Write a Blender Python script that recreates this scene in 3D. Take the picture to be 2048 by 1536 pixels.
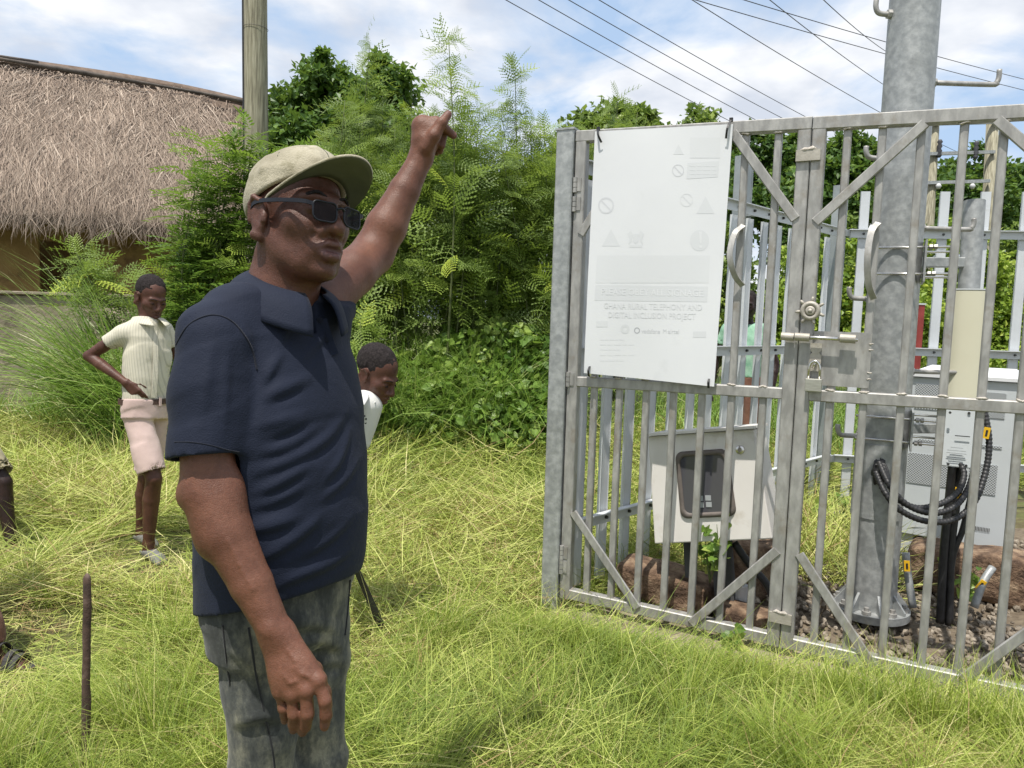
import bpy, math, os
import numpy as np
from mathutils import Vector, Matrix

for _o in list(bpy.data.objects):
    bpy.data.objects.remove(_o, do_unlink=True)
SC = bpy.context.scene
COL = SC.collection
R = math.radians
rng = np.random.default_rng(11)

# ------------------------------------------------------------------ camera
CAM_H, FPX, PITCH, ROLL = 1.38, 1480.0, R(5.0), 0.030
_f = np.array([0, math.cos(PITCH), -math.sin(PITCH)])
_U = np.array([0, math.sin(PITCH), math.cos(PITCH)])
_Rt = np.array([1.0, 0, 0])
CR = math.cos(ROLL) * _Rt + math.sin(ROLL) * _U
CU = math.cos(ROLL) * _U - math.sin(ROLL) * _Rt
CAM = np.array([0, 0, CAM_H])
cam_d = bpy.data.cameras.new('camera')
cam = bpy.data.objects.new('camera', cam_d)
COL.objects.link(cam)
cam.matrix_world = Matrix(((CR[0], CU[0], -_f[0], 0), (CR[1], CU[1], -_f[1], 0), (CR[2], CU[2], -_f[2], CAM_H), (0, 0, 0, 1)))
cam_d.sensor_width = 36.0
cam_d.lens = 36.0 * FPX / 2048.0
cam_d.clip_start = 0.05
cam_d.clip_end = 3000
SC.camera = cam

# ------------------------------------------------------------------ light
SUN_DIR = np.array([-0.16, -0.32, 0.93]); SUN_DIR /= np.linalg.norm(SUN_DIR)     # towards the sun
SUN_EL = math.asin(SUN_DIR[2]); SUN_AZ = math.atan2(SUN_DIR[0], SUN_DIR[1])
sl = bpy.data.lights.new('sun', 'SUN'); sl.energy = 4.0; sl.angle = R(0.6); sl.color = (1.0, 0.95, 0.87)
so = bpy.data.objects.new('sun', sl); COL.objects.link(so)
so.rotation_euler = Vector(SUN_DIR).to_track_quat('Z', 'Y').to_euler()
so.location = (-6, -6, 14)

W = bpy.data.worlds.new('World'); SC.world = W; W.use_nodes = True
nt = W.node_tree; nt.nodes.clear()
def wn(t, **k):
    n = nt.nodes.new(t)
    for a, b in k.items(): setattr(n, a, b)
    return n
sky = wn('ShaderNodeTexSky', sky_type='NISHITA', sun_disc=False, sun_elevation=SUN_EL, sun_rotation=SUN_AZ, air_density=1.0, dust_density=2.2, ozone_density=1.2)
tc = wn('ShaderNodeTexCoord'); sep = wn('ShaderNodeSeparateXYZ'); nt.links.new(tc.outputs['Generated'], sep.inputs[0])
zz = wn('ShaderNodeMath', operation='MAXIMUM'); zz.inputs[1].default_value = 0.0; nt.links.new(sep.outputs[2], zz.inputs[0])
za = wn('ShaderNodeMath', operation='ADD'); za.inputs[1].default_value = 0.22; nt.links.new(zz.outputs[0], za.inputs[0])
dvx = wn('ShaderNodeMath', operation='DIVIDE'); nt.links.new(sep.outputs[0], dvx.inputs[0]); nt.links.new(za.outputs[0], dvx.inputs[1])
dvy = wn('ShaderNodeMath', operation='DIVIDE'); nt.links.new(sep.outputs[1], dvy.inputs[0]); nt.links.new(za.outputs[0], dvy.inputs[1])
cmb = wn('ShaderNodeCombineXYZ'); nt.links.new(dvx.outputs[0], cmb.inputs[0]); nt.links.new(dvy.outputs[0], cmb.inputs[1])
cn = wn('ShaderNodeTexNoise'); cn.inputs['Scale'].default_value = 2.0; cn.inputs['Detail'].default_value = 9; cn.inputs['Roughness'].default_value = 0.56; cn.inputs['Distortion'].default_value = 0.35
mp = wn('ShaderNodeMapping'); mp.inputs['Location'].default_value = (3.1, 1.4, 0.0); nt.links.new(cmb.outputs[0], mp.inputs[0]); nt.links.new(mp.outputs[0], cn.inputs['Vector'])
rp = wn('ShaderNodeValToRGB'); rp.color_ramp.elements[0].position = 0.36; rp.color_ramp.elements[1].position = 0.55; nt.links.new(cn.outputs['Fac'], rp.inputs[0])
cn2 = wn('ShaderNodeTexNoise'); cn2.inputs['Scale'].default_value = 3.4; cn2.inputs['Detail'].default_value = 6; nt.links.new(mp.outputs[0], cn2.inputs['Vector'])
rp2 = wn('ShaderNodeValToRGB'); rp2.color_ramp.elements[0].position = 0.38; rp2.color_ramp.elements[1].position = 0.60
rp2.color_ramp.elements[0].color = (4.4, 4.75, 5.4, 1); rp2.color_ramp.elements[1].color = (6.5, 6.6, 6.8, 1); nt.links.new(cn2.outputs['Fac'], rp2.inputs[0])
hz = wn('ShaderNodeMix', data_type='RGBA'); hz.inputs[0].default_value = 0.72; nt.links.new(sky.outputs[0], hz.inputs[6]); hz.inputs[7].default_value = (3.5, 4.7, 6.4, 1)
mx = wn('ShaderNodeMix', data_type='RGBA'); nt.links.new(rp.outputs[0], mx.inputs[0]); nt.links.new(hz.outputs[2], mx.inputs[6]); nt.links.new(rp2.outputs[0], mx.inputs[7])
bg = wn('ShaderNodeBackground'); bg.inputs[1].default_value = 0.12; nt.links.new(mx.outputs[2], bg.inputs[0])
wo = wn('ShaderNodeOutputWorld'); nt.links.new(bg.outputs[0], wo.inputs[0])

vs = SC.view_settings
vs.view_transform = 'Standard'; vs.look = 'None'; vs.exposure = 0.40; vs.gamma = 1.0; vs.use_curve_mapping = False
SC.cycles.max_bounces = 5; SC.cycles.diffuse_bounces = 2; SC.cycles.glossy_bounces = 3; SC.cycles.transmission_bounces = 4; SC.cycles.transparent_max_bounces = 6
SC.cycles.sample_clamp_indirect = 6
SC.cycles.use_denoising = True

# ------------------------------------------------------------------ pixel helpers (photo pixels, 2048 x 1536)
def ray(px, py):
    return _f + (px - 1024.0) / FPX * CR - (py - 768.0) / FPX * CU
def P(px, py, d):
    return CAM + d * ray(px, py)
def PG(px, py, z=0.0):
    r = ray(px, py); return CAM + r * ((z - CAM_H) / r[2])
def on_plane(px, py, p0, n):
    r = ray(px, py); return CAM + r * (np.dot(p0 - CAM, n) / np.dot(r, n))
def proj(p):
    q = np.asarray(p) - CAM; d = q @ _f
    return 1024 + FPX * (q @ CR) / d, 768 - FPX * (q @ CU) / d, d
def nrm(v):
    v = np.asarray(v, float); return v / (np.linalg.norm(v) + 1e-12)

# ------------------------------------------------------------------ objects
WPOS = {}
def thing(name, loc, label, cat, group=None):
    o = bpy.data.objects.new(name, None); COL.objects.link(o)
    o.empty_display_size = 0.1
    o.location = loc; o['label'] = label; o['category'] = cat
    if group: o['group'] = group
    WPOS[o] = np.array(loc, float)
    return o
def tag(o, label, cat, group=None, kind=None):
    if label: o['label'] = label
    if cat: o['category'] = cat
    if group: o['group'] = group
    if kind: o['kind'] = kind
    return o
def mk_mesh(name, V, F, smooth=False, attrs=None, mats=None, fmat=None):
    """V (n,3); F list of int arrays with shape (m,k)."""
    me = bpy.data.meshes.new(name)
    V = np.ascontiguousarray(V, dtype=np.float32)
    me.vertices.add(len(V)); me.vertices.foreach_set('co', V.ravel())
    F = [np.asarray(f, dtype=np.int32) for f in F if len(f)]
    nl = sum(f.size for f in F); npoly = sum(len(f) for f in F)
    me.loops.add(nl); me.polygons.add(npoly)
    me.loops.foreach_set('vertex_index', np.concatenate([f.ravel() for f in F]))
    tot = np.concatenate([np.full(len(f), f.shape[1], np.int32) for f in F])
    st = np.concatenate([[0], np.cumsum(tot)[:-1]]).astype(np.int32)
    me.polygons.foreach_set('loop_start', st)
    me.polygons.foreach_set('use_smooth', np.full(npoly, smooth, dtype=bool))
    me.update(calc_edges=True)
    if attrs:
        for k, a in attrs.items():
            at = me.attributes.new(k, 'FLOAT', 'POINT'); at.data.foreach_set('value', np.asarray(a, dtype=np.float32))
    return me
def add(name, V, F, mat, parent=None, smooth=False, attrs=None, origin=None):
    V = np.asarray(V, float)
    if not isinstance(F, list) or (len(F) and not hasattr(F[0], 'shape')):
        F = _split_faces(F)
    if origin is None:
        mn, mxx = V.min(0), V.max(0); origin = np.array([(mn[0] + mxx[0]) / 2, (mn[1] + mxx[1]) / 2, mn[2]])
    me = mk_mesh(name, V - origin, F, smooth, attrs)
    o = bpy.data.objects.new(name, me); COL.objects.link(o)
    if mat is not None: me.materials.append(mat)
    WPOS[o] = origin
    if parent is not None:
        o.parent = parent; o.location = origin - WPOS[parent]
    else:
        o.location = origin
    return o
def _split_faces(F):
    by = {}
    for f in F: by.setdefault(len(f), []).append(f)
    return [np.array(v, np.int32) for v in by.values()]

class MB:
    """collects simple solids into one mesh"""
    def __init__(s): s.v = []; s.f = []; s.n = 0
    def raw(s, V, F):
        V = np.asarray(V, float); s.v.append(V)
        for f in F: s.f.append([int(i) + s.n for i in f])
        s.n += len(V); return s
    def bar(s, p0, p1, w, h, up=(0, 0, 1), ch=0.0):
        """prism from p0 to p1; w along side axis, h along the up axis"""
        p0 = np.asarray(p0, float); p1 = np.asarray(p1, float); d = nrm(p1 - p0)
        side = np.cross(d, nrm(up)); 
        if np.linalg.norm(side) < 1e-6: side = np.cross(d, [1, 0, 0.01])
        side = nrm(side); u = np.cross(side, d)
        a, b = w / 2, h / 2
        if ch > 0:
            prof = [(-a + ch, -b), (a - ch, -b), (a, -b + ch), (a, b - ch), (a - ch, b), (-a + ch, b), (-a, b - ch), (-a, -b + ch)]
        else:
            prof = [(-a, -b), (a, -b), (a, b), (-a, b)]
        n = len(prof)
        V = [p0 + x * side + y * u for x, y in prof] + [p1 + x * side + y * u for x, y in prof]
        F = [[i, (i + 1) % n, n + (i + 1) % n, n + i] for i in range(n)] + [list(range(n))[::-1], list(range(n, 2 * n))]
        return s.raw(V, F)
    def box(s, c, ex, ey, ez, ch=0.0):
        """box with centre c and half-axis vectors"""
        ex, ey, ez = (np.asarray(t, float) for t in (ex, ey, ez))
        return s.bar(np.asarray(c) - ez, np.asarray(c) + ez, 2 * np.linalg.norm(np.cross(nrm(ez), nrm(ey))) * np.linalg.norm(ex), 2 * np.linalg.norm(ey), up=ey, ch=ch)
    def tube(s, pts, rad, n=10, cap=True):
        pts = np.asarray(pts, float); m = len(pts)
        rad = np.full(m, rad) if np.isscalar(rad) else np.asarray(rad, float)
        t = np.gradient(pts, axis=0); t /= np.linalg.norm(t, axis=1)[:, None] + 1e-12
        ref = np.array([0, 0, 1.0]) if abs(t[0][2]) < 0.9 else np.array([1.0, 0, 0])
        u = nrm(np.cross(t[0], ref)); V = []
        for i in range(m):
            u = nrm(u - t[i] * np.dot(u, t[i])); w = np.cross(t[i], u)
            for k in range(n):
                a = 2 * math.pi * k / n
                V.append(pts[i] + rad[i] * (math.cos(a) * u + math.sin(a) * w))
        F = [[i * n + k, i * n + (k + 1) % n, (i + 1) * n + (k + 1) % n, (i + 1) * n + k] for i in range(m - 1) for k in range(n)]
        if cap: F += [list(range(n))[::-1], list(range((m - 1) * n, m * n))]
        return s.raw(V, F)
    def prism(s, poly, ext):
        """closed polygon (3d points) extruded by vector"""
        poly = np.asarray(poly, float); n = len(poly)
        V = np.vstack([poly, poly + np.asarray(ext)])
        F = [[i, (i + 1) % n, n + (i + 1) % n, n + i] for i in range(n)] + [list(range(n))[::-1], list(range(n, 2 * n))]
        return s.raw(V, F)
    def build(s, name, mat, parent=None, smooth=False, origin=None, bevel=0.0):
        o = add(name, np.vstack(s.v), _split_faces(s.f), mat, parent, smooth, origin=origin)
        fix_normals(o.data)
        if smooth == 'auto':
            pass
        if bevel > 0:
            b = o.modifiers.new('bevel', 'BEVEL'); b.width = bevel; b.segments = 2; b.limit_method = 'ANGLE'; b.angle_limit = R(40)
        return o
import bmesh
def fix_normals(me):
    bm = bmesh.new(); bm.from_mesh(me); bmesh.ops.recalc_face_normals(bm, faces=bm.faces); bm.to_mesh(me); bm.free()
def smooth_by_angle(o, ang=40):
    me = o.data
    bm = bmesh.new(); bm.from_mesh(me)
    for f in bm.faces: f.smooth = True
    for e in bm.edges:
        if len(e.link_faces) == 2 and e.calc_face_angle(0) > R(ang): e.smooth = False
    bm.to_mesh(me); bm.free(); return o

def spline(pts, n=8):
    """Catmull-Rom through pts"""
    p = np.asarray(pts, float); p = np.vstack([2 * p[0] - p[1], p, 2 * p[-1] - p[-2]]); out = []
    for i in range(1, len(p) - 2):
        for t in np.linspace(0, 1, n, endpoint=False):
            a, b, c, d = p[i - 1], p[i], p[i + 1], p[i + 2]
            out.append(0.5 * (2 * b + (c - a) * t + (2 * a - 5 * b + 4 * c - d) * t * t + (-a + 3 * b - 3 * c + d) * t ** 3))
    out.append(p[-2]); return np.array(out)

# ------------------------------------------------------------------ materials
def _nodes(name):
    m = bpy.data.materials.new(name); m.use_nodes = True; t = m.node_tree; t.nodes.clear()
    out = t.nodes.new('ShaderNodeOutputMaterial'); b = t.nodes.new('ShaderNodeBsdfPrincipled'); t.links.new(b.outputs[0], out.inputs[0])
    return m, t, b, out
def _noise(t, vec, scale, detail=4, rough=0.55, dist=0.0, stretch=None):
    n = t.nodes.new('ShaderNodeTexNoise'); n.inputs['Scale'].default_value = scale; n.inputs['Detail'].default_value = detail
    n.inputs['Roughness'].default_value = rough; n.inputs['Distortion'].default_value = dist
    if stretch is not None:
        mpg = t.nodes.new('ShaderNodeMapping'); mpg.inputs['Scale'].default_value = stretch; t.links.new(vec, mpg.inputs[0]); vec = mpg.outputs[0]
    t.links.new(vec, n.inputs['Vector']); return n
def _ramp(t, fac, stops):
    r = t.nodes.new('ShaderNodeValToRGB'); e = r.color_ramp.elements
    e[0].position, e[0].color = stops[0][0], (*stops[0][1], 1); e[1].position, e[1].color = stops[-1][0], (*stops[-1][1], 1)
    for p_, c_ in stops[1:-1]:
        q = e.new(p_); q.color = (*c_, 1)
    t.links.new(fac, r.inputs[0]); return r
def pm(name, stops, scale=6.0, rough=0.6, metal=0.0, bump=0.0, bscale=None, detail=5, stretch=None, rvar=0.0, spec=0.5, dirt=None, sheen=0.0, sss=0.0, coat=0.0, bdist=0.01):
    """general procedural surface: colour ramp over noise in world position, with bump"""
    m, t, b, out = _nodes(name)
    g = t.nodes.new('ShaderNodeNewGeometry'); vec = g.outputs['Position']
    n = _noise(t, vec, scale, detail, stretch=stretch); r = _ramp(t, n.outputs['Fac'], stops); col = r.outputs[0]
    if dirt:                                                    # (colour, scale, low, high)
        n2 = _noise(t, vec, dirt[1], 6, 0.65); rr = _ramp(t, n2.outputs['Fac'], [(dirt[2], (0, 0, 0)), (dirt[3], (1, 1, 1))])
        mxn = t.nodes.new('ShaderNodeMix'); mxn.data_type = 'RGBA'; t.links.new(rr.outputs[0], mxn.inputs[0]); t.links.new(col, mxn.inputs[6]); mxn.inputs[7].default_value = (*dirt[0], 1); col = mxn.outputs[2]
    t.links.new(col, b.inputs['Base Color'])
    b.inputs['Roughness'].default_value = rough; b.inputs['Metallic'].default_value = metal; b.inputs['Specular IOR Level'].default_value = spec
    if rvar:
        mr = t.nodes.new('ShaderNodeMapRange'); mr.inputs[3].default_value = rough - rvar; mr.inputs[4].default_value = rough + rvar
        t.links.new(n.outputs['Fac'], mr.inputs[0]); t.links.new(mr.outputs[0], b.inputs['Roughness'])
    if sheen: b.inputs['Sheen Weight'].default_value = sheen
    if coat: b.inputs['Coat Weight'].default_value = coat
    if sss:
        b.inputs['Subsurface Weight'].default_value = sss; b.inputs['Subsurface Scale'].default_value = 0.006
    if bump:
        bn = _noise(t, vec, bscale or scale * 4, 6, 0.6, stretch=stretch); bp = t.nodes.new('ShaderNodeBump'); bp.inputs['Strength'].default_value = bump; bp.inputs['Distance'].default_value = bdist
        t.links.new(bn.outputs['Fac'], bp.inputs['Height']); t.links.new(bp.outputs[0], b.inputs['Normal'])
    return m
def leafm(name, stops, rough=0.5, trans=0.35, tcol=(0.30, 0.45, 0.06)):
    """leaf / blade: colour from per-leaf attribute v, part of the light passes through"""
    m, t, b, out = _nodes(name)
    a = t.nodes.new('ShaderNodeAttribute'); a.attribute_name = 'v'
    r = _ramp(t, a.outputs['Fac'], stops); t.links.new(r.outputs[0], b.inputs['Base Color']); b.inputs['Roughness'].default_value = rough
    b.inputs['Specular IOR Level'].default_value = 0.35
    tr = t.nodes.new('ShaderNodeBsdfTranslucent')
    mm = t.nodes.new('ShaderNodeMix'); mm.data_type = 'RGBA'; mm.blend_type = 'MIX'; mm.inputs[0].default_value = 0.5; t.links.new(r.outputs[0], mm.inputs[6]); mm.inputs[7].default_value = (*tcol, 1); t.links.new(mm.outputs[2], tr.inputs[0])
    ms = t.nodes.new('ShaderNodeMixShader'); ms.inputs[0].default_value = trans; t.links.new(b.outputs[0], ms.inputs[1]); t.links.new(tr.outputs[0], ms.inputs[2]); t.links.new(ms.outputs[0], out.inputs[0])
    return m

# ------------------------------------------------------------------ numpy noise
_perm = np.random.default_rng(5).random((64, 64, 64)).astype(np.float32)
def vnoise(p, scale):
    q = np.asarray(p, np.float32) * scale; i = np.floor(q).astype(np.int32); f = q - i; f = f * f * (3 - 2 * f)
    i &= 63; j = (i + 1) & 63
    x0, y0, z0 = i[..., 0], i[..., 1], i[..., 2]; x1, y1, z1 = j[..., 0], j[..., 1], j[..., 2]
    fx, fy, fz = f[..., 0], f[..., 1], f[..., 2]; g = _perm
    a = g[x0, y0, z0] * (1 - fx) + g[x1, y0, z0] * fx; b = g[x0, y1, z0] * (1 - fx) + g[x1, y1, z0] * fx
    c = g[x0, y0, z1] * (1 - fx) + g[x1, y0, z1] * fx; d = g[x0, y1, z1] * (1 - fx) + g[x1, y1, z1] * fx
    return (a * (1 - fy) + b * fy) * (1 - fz) + (c * (1 - fy) + d * fy) * fz - 0.5
def fbm(p, scale, oct=3):
    s = 0; a = 1.0
    for k in range(oct): s = s + a * vnoise(np.asarray(p) + 7.3 * k, scale * 2 ** k); a *= 0.5
    return s

_GA, _GB = PG(1110, 1200), PG(2300, 1452); _gt = nrm((_GB - _GA)[:2]); _gn = np.array([-_gt[1], _gt[0]])
def gz(x, y):
    """ground height"""
    x = np.asarray(x, float); y = np.asarray(y, float)
    p = np.stack([x, y, np.zeros_like(x)], -1)
    near = np.clip((y - 1.6) / 1.0, 0, 1)
    gd = np.abs((x - _GA[0]) * _gn[0] + (y - _GA[1]) * _gn[1]); gu = (x - _GA[0]) * _gt[0] + (y - _GA[1]) * _gt[1]     # shallow scrape along the gate
    dip = -.085 * np.clip(1.25 - gd / .38, 0, 1) * np.clip((gu + .25) / .2, 0, 1)
    near = near * (1 - .9 * np.clip(1.25 - gd / .38, 0, 1) * np.clip((gu + .25) / .2, 0, 1))
    return dip + (0.09 * vnoise(p, 0.9) + 0.05 * vnoise(p + 3, 2.3)) * near * np.clip((60 - y) / 40, 0, 1) - 0.01

# ------------------------------------------------------------------ leaf / blade scattering
def blades(name, roots, length, width, az, tilt, bend, mat, parent=None, v=None, segs=3, kind=None, curl=None):
    """grass blades: n roots (n,3); az direction, tilt from vertical at root, bend added towards tip"""
    n = len(roots); t = np.linspace(0, 1, segs + 1)
    ang = tilt[:, None] + bend[:, None] * t[None, :]                 # angle from vertical
    azz = az[:, None] + (0 if curl is None else curl[:, None] * t[None, :])
    dl = (length / segs)[:, None]
    dx = np.sin(ang) * np.cos(azz) * dl; dy = np.sin(ang) * np.sin(azz) * dl; dz = np.cos(ang) * dl
    c = np.zeros((n, segs + 1, 3)); c[:, 1:, 0] = np.cumsum(dx[:, :-1], 1); c[:, 1:, 1] = np.cumsum(dy[:, :-1], 1); c[:, 1:, 2] = np.cumsum(dz[:, :-1], 1)
    c += roots[:, None, :]
    sw = rng.uniform(-0.9, 0.9, n)                                   # ribbon twist
    side = np.stack([-np.sin(az) * np.cos(sw), np.cos(az) * np.cos(sw), np.sin(sw)], -1)
    prof = np.array([0.75, 1.0, 0.8, 0.5, 0.3])[:segs] if segs <= 5 else np.ones(segs)
    wv = width[:, None] * prof[None, :] / 2
    Lf = c[:, :segs] - side[:, None, :] * wv[..., None]; Rf = c[:, :segs] + side[:, None, :] * wv[..., None]
    V = np.concatenate([Lf, Rf, c[:, segs:]], 1); m = 2 * segs + 1
    base = (np.arange(n) * m)[:, None]
    quads = [base + np.array([k, segs + k, segs + k + 1, k + 1])[None] for k in range(segs - 1)]
    tris = base + np.array([segs - 1, 2 * segs - 1, 2 * segs])[None]
    va = np.repeat(rng.random(n) if v is None else v, m)
    F = ([np.concatenate(quads)] if quads else []) + [tris]
    o = add(name, V.reshape(-1, 3), F, mat, parent, False, {'v': va})
    if kind: o['kind'] = kind
    return o
def rot_from(dirv, up, roll=None):
    """(n,3) direction -> rotation matrices with local x = direction, local z near 'up'"""
    d = dirv / (np.linalg.norm(dirv, axis=1)[:, None] + 1e-9)
    y = np.cross(up, d); y /= np.linalg.norm(y, axis=1)[:, None] + 1e-9; z = np.cross(d, y)
    if roll is not None:
        c, s = np.cos(roll)[:, None], np.sin(roll)[:, None]; y, z = c * y + s * z, -s * y + c * z
    return np.stack([d, y, z], -1)
def scatter(name, tmpl, pos, rotm, scale, mat, parent=None, v=None, kind=None):
    """copies of leaf template (V, F) joined in one foliage mesh"""
    TV, TF = tmpl; n = len(pos); m = len(TV)
    V = np.einsum('nij,mj->nmi', rotm, TV) * scale[:, None, None] + pos[:, None, :]
    F = [(np.asarray(f)[None] + (np.arange(n) * m)[:, None, None]).reshape(-1, np.asarray(f).shape[1]) for f in TF]
    va = np.repeat(rng.random(n) if v is None else v, m)
    o = add(name, V.reshape(-1, 3), F, mat, parent, False, {'v': va})
    if kind: o['kind'] = kind
    return o
def unit(n):
    a = rng.normal(size=(n, 3)); return a / np.linalg.norm(a, axis=1)[:, None]
def want(k): return True
# ================================================================== materials of the place
M = {}
M['soil'] = pm('soil', [(0.3, (0.06, 0.045, 0.022)), (0.5, (0.10, 0.085, 0.035)), (0.7, (0.16, 0.155, 0.06))], scale=7, rough=0.95, bump=0.6, bscale=40, dirt=((0.11, 0.16, 0.03), 1.2, 0.45, 0.62))
M['laterite'] = pm('laterite', [(0.36, (0.075, 0.045, 0.028)), (0.5, (0.19, 0.12, 0.075)), (0.64, (0.34, 0.24, 0.155))], scale=14, rough=0.95, bump=1.0, bscale=60, bdist=0.02)
M['concrete'] = pm('concrete', [(0.3, (0.20, 0.16, 0.11)), (0.6, (0.34, 0.29, 0.21))], scale=9, rough=0.9, bump=0.8, bscale=50, dirt=((0.10, 0.08, 0.05), 3, 0.5, 0.7))
M['gravel'] = pm('gravel', [(0.35, (0.10, 0.078, 0.055)), (0.5, (0.20, 0.165, 0.125)), (0.65, (0.36, 0.31, 0.245))], scale=22, rough=0.9, bump=0.5, bscale=90)
M['gravel_bed'] = pm('gravel_bed', [(0.3, (0.10, 0.075, 0.05)), (0.7, (0.20, 0.16, 0.11))], scale=30, rough=0.95, bump=0.9, bscale=70)
M['plaster'] = pm('plaster', [(0.25, (0.16, 0.13, 0.095)), (0.5, (0.27, 0.23, 0.17)), (0.75, (0.36, 0.31, 0.24))], scale=1.8, rough=0.95, bump=0.7, bscale=16, dirt=((0.13, 0.11, 0.08), 2.6, 0.50, 0.66), bdist=0.03)
M['mud'] = pm('mud', [(0.3, (0.30, 0.18, 0.065)), (0.6, (0.40, 0.26, 0.10))], scale=2.5, rough=0.95, bump=0.5, bscale=20, dirt=((0.19, 0.11, 0.05), 3.0, 0.55, 0.7))
M['thatch_base'] = pm('thatch_base', [(0.3, (0.10, 0.07, 0.05)), (0.7, (0.20, 0.145, 0.11))], scale=8, rough=0.95, bump=0.8, bscale=50)
M['thatch'] = leafm('thatch', [(0.0, (0.10, 0.075, 0.058)), (0.35, (0.30, 0.23, 0.18)), (0.75, (0.48, 0.385, 0.305)), (1.0, (0.64, 0.54, 0.44))], rough=0.8, trans=0.08, tcol=(0.4, 0.3, 0.2))
M['pole_wood'] = pm('pole_wood', [(0.36, (0.16, 0.145, 0.10)), (0.5, (0.27, 0.25, 0.175)), (0.64, (0.37, 0.345, 0.255))], scale=9, rough=0.85, bump=0.5, bscale=14, stretch=(6, 6, 0.35), detail=8)
M['dark_wood'] = pm('dark_wood', [(0.3, (0.06, 0.05, 0.043)), (0.7, (0.15, 0.125, 0.105))], scale=7, rough=0.9, bump=0.5, bscale=25)
M['bark'] = pm('bark', [(0.3, (0.06, 0.05, 0.03)), (0.7, (0.17, 0.14, 0.09))], scale=9, rough=0.9, bump=0.6, bscale=30)
M['green_stem'] = pm('green_stem', [(0.3, (0.05, 0.07, 0.02)), (0.7, (0.13, 0.15, 0.05))], scale=9, rough=0.7)
M['black'] = pm('black_rubber', [(0.3, (0.012, 0.012, 0.013)), (0.7, (0.03, 0.03, 0.032))], scale=30, rough=0.5)
M['wire'] = pm('wire', [(0.3, (0.035, 0.035, 0.04)), (0.7, (0.07, 0.07, 0.08))], scale=5, rough=0.6)
M['hay'] = leafm('hay', [(0.0, (0.13, 0.19, 0.028)), (0.4, (0.35, 0.42, 0.08)), (0.75, (0.55, 0.57, 0.18)), (0.92, (0.66, 0.60, 0.29)), (1.0, (0.34, 0.235, 0.11))], rough=0.6, trans=0.16, tcol=(0.50, 0.52, 0.08))
M['grass'] = leafm('grass', [(0.0, (0.08, 0.135, 0.015)), (0.5, (0.21, 0.30, 0.036)), (0.85, (0.37, 0.44, 0.075)), (1.0, (0.56, 0.53, 0.21))], rough=0.5, trans=0.25, tcol=(0.42, 0.52, 0.05))
M['reed'] = leafm('reed', [(0.0, (0.085, 0.17, 0.024)), (0.5, (0.20, 0.33, 0.06)), (0.85, (0.33, 0.46, 0.12)), (1.0, (0.48, 0.48, 0.22))], rough=0.4, trans=0.3)
M['leucaena'] = leafm('leucaena', [(0.0, (0.075, 0.115, 0.034)), (0.45, (0.155, 0.225, 0.055)), (0.8, (0.26, 0.36, 0.075)), (1.0, (0.46, 0.55, 0.08))], rough=0.5, trans=0.40, tcol=(0.34, 0.46, 0.06))
M['neem'] = leafm('neem', [(0.0, (0.065, 0.13, 0.026)), (0.5, (0.13, 0.225, 0.042)), (0.85, (0.25, 0.36, 0.06)), (1.0, (0.42, 0.50, 0.08))], rough=0.32, trans=0.35)
M['leaf_dark'] = leafm('leaf_dark', [(0.0, (0.035, 0.08, 0.016)), (0.6, (0.085, 0.165, 0.028)), (1.0, (0.19, 0.29, 0.05))], rough=0.45, trans=0.28)
M['leaf_mid'] = leafm('leaf_mid', [(0.0, (0.065, 0.11, 0.026)), (0.6, (0.165, 0.24, 0.048)), (1.0, (0.33, 0.41, 0.085))], rough=0.45, trans=0.35)
M['leaf_lime'] = leafm('leaf_lime', [(0.0, (0.10, 0.18, 0.022)), (0.5, (0.27, 0.38, 0.05)), (1.0, (0.50, 0.58, 0.09))], rough=0.45, trans=0.38)
M['creeper'] = leafm('creeper', [(0.0, (0.06, 0.13, 0.022)), (0.5, (0.17, 0.28, 0.05)), (0.85, (0.34, 0.44, 0.10)), (1.0, (0.52, 0.54, 0.15))], rough=0.4, trans=0.35)

# ================================================================== leaf templates
def t_frond(npair=7, L=1.0, droop=0.35, sub=4):
    V = []; F = []
    def rach(x): return np.array([x, 0, -droop * x * x])
    for i in range(npair):
        x = 0.14 + 0.86 * i / (npair - 1); b = rach(x)
        pl = 0.46 * (1 - 0.5 * abs(i / (npair - 1) - 0.42))
        for s in (-1, 1):
            a = R(62 - 26 * i / (npair - 1)); d = np.array([math.cos(a), s * math.sin(a), 0.05])
            wv = nrm(np.array([-d[1] * s * 0.9, d[0] * s * 0.9, 0.3]))
            for j in range(sub):
                t0 = (j + 0.0) / sub * pl; t1 = (j + 1.0) / sub * pl; tm = (t0 + t1) / 2
                w = 0.044 * (1 - 0.45 * j / sub)
                dz = lambda t: np.array([0, 0, -0.55 * t * t])
                n = len(V)
                V += [b + d * t0 + dz(t0), b + d * (tm + .015) + wv * w + dz(tm), b + d * t1 + dz(t1), b + d * (tm + .015) - wv * w + dz(tm)]
                F.append([n, n + 1, n + 2, n + 3])
    for i in range(4):                                       # rachis
        a = rach(i / 4 * 1.0); c = rach((i + 1) / 4 * 1.0); n = len(V); w = np.array([0, 0.008, 0])
        V += [a - w, a + w, c + w, c - w]; F.append([n, n + 1, n + 2, n + 3])
    return np.array(V) * L, [np.array(F)]
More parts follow.
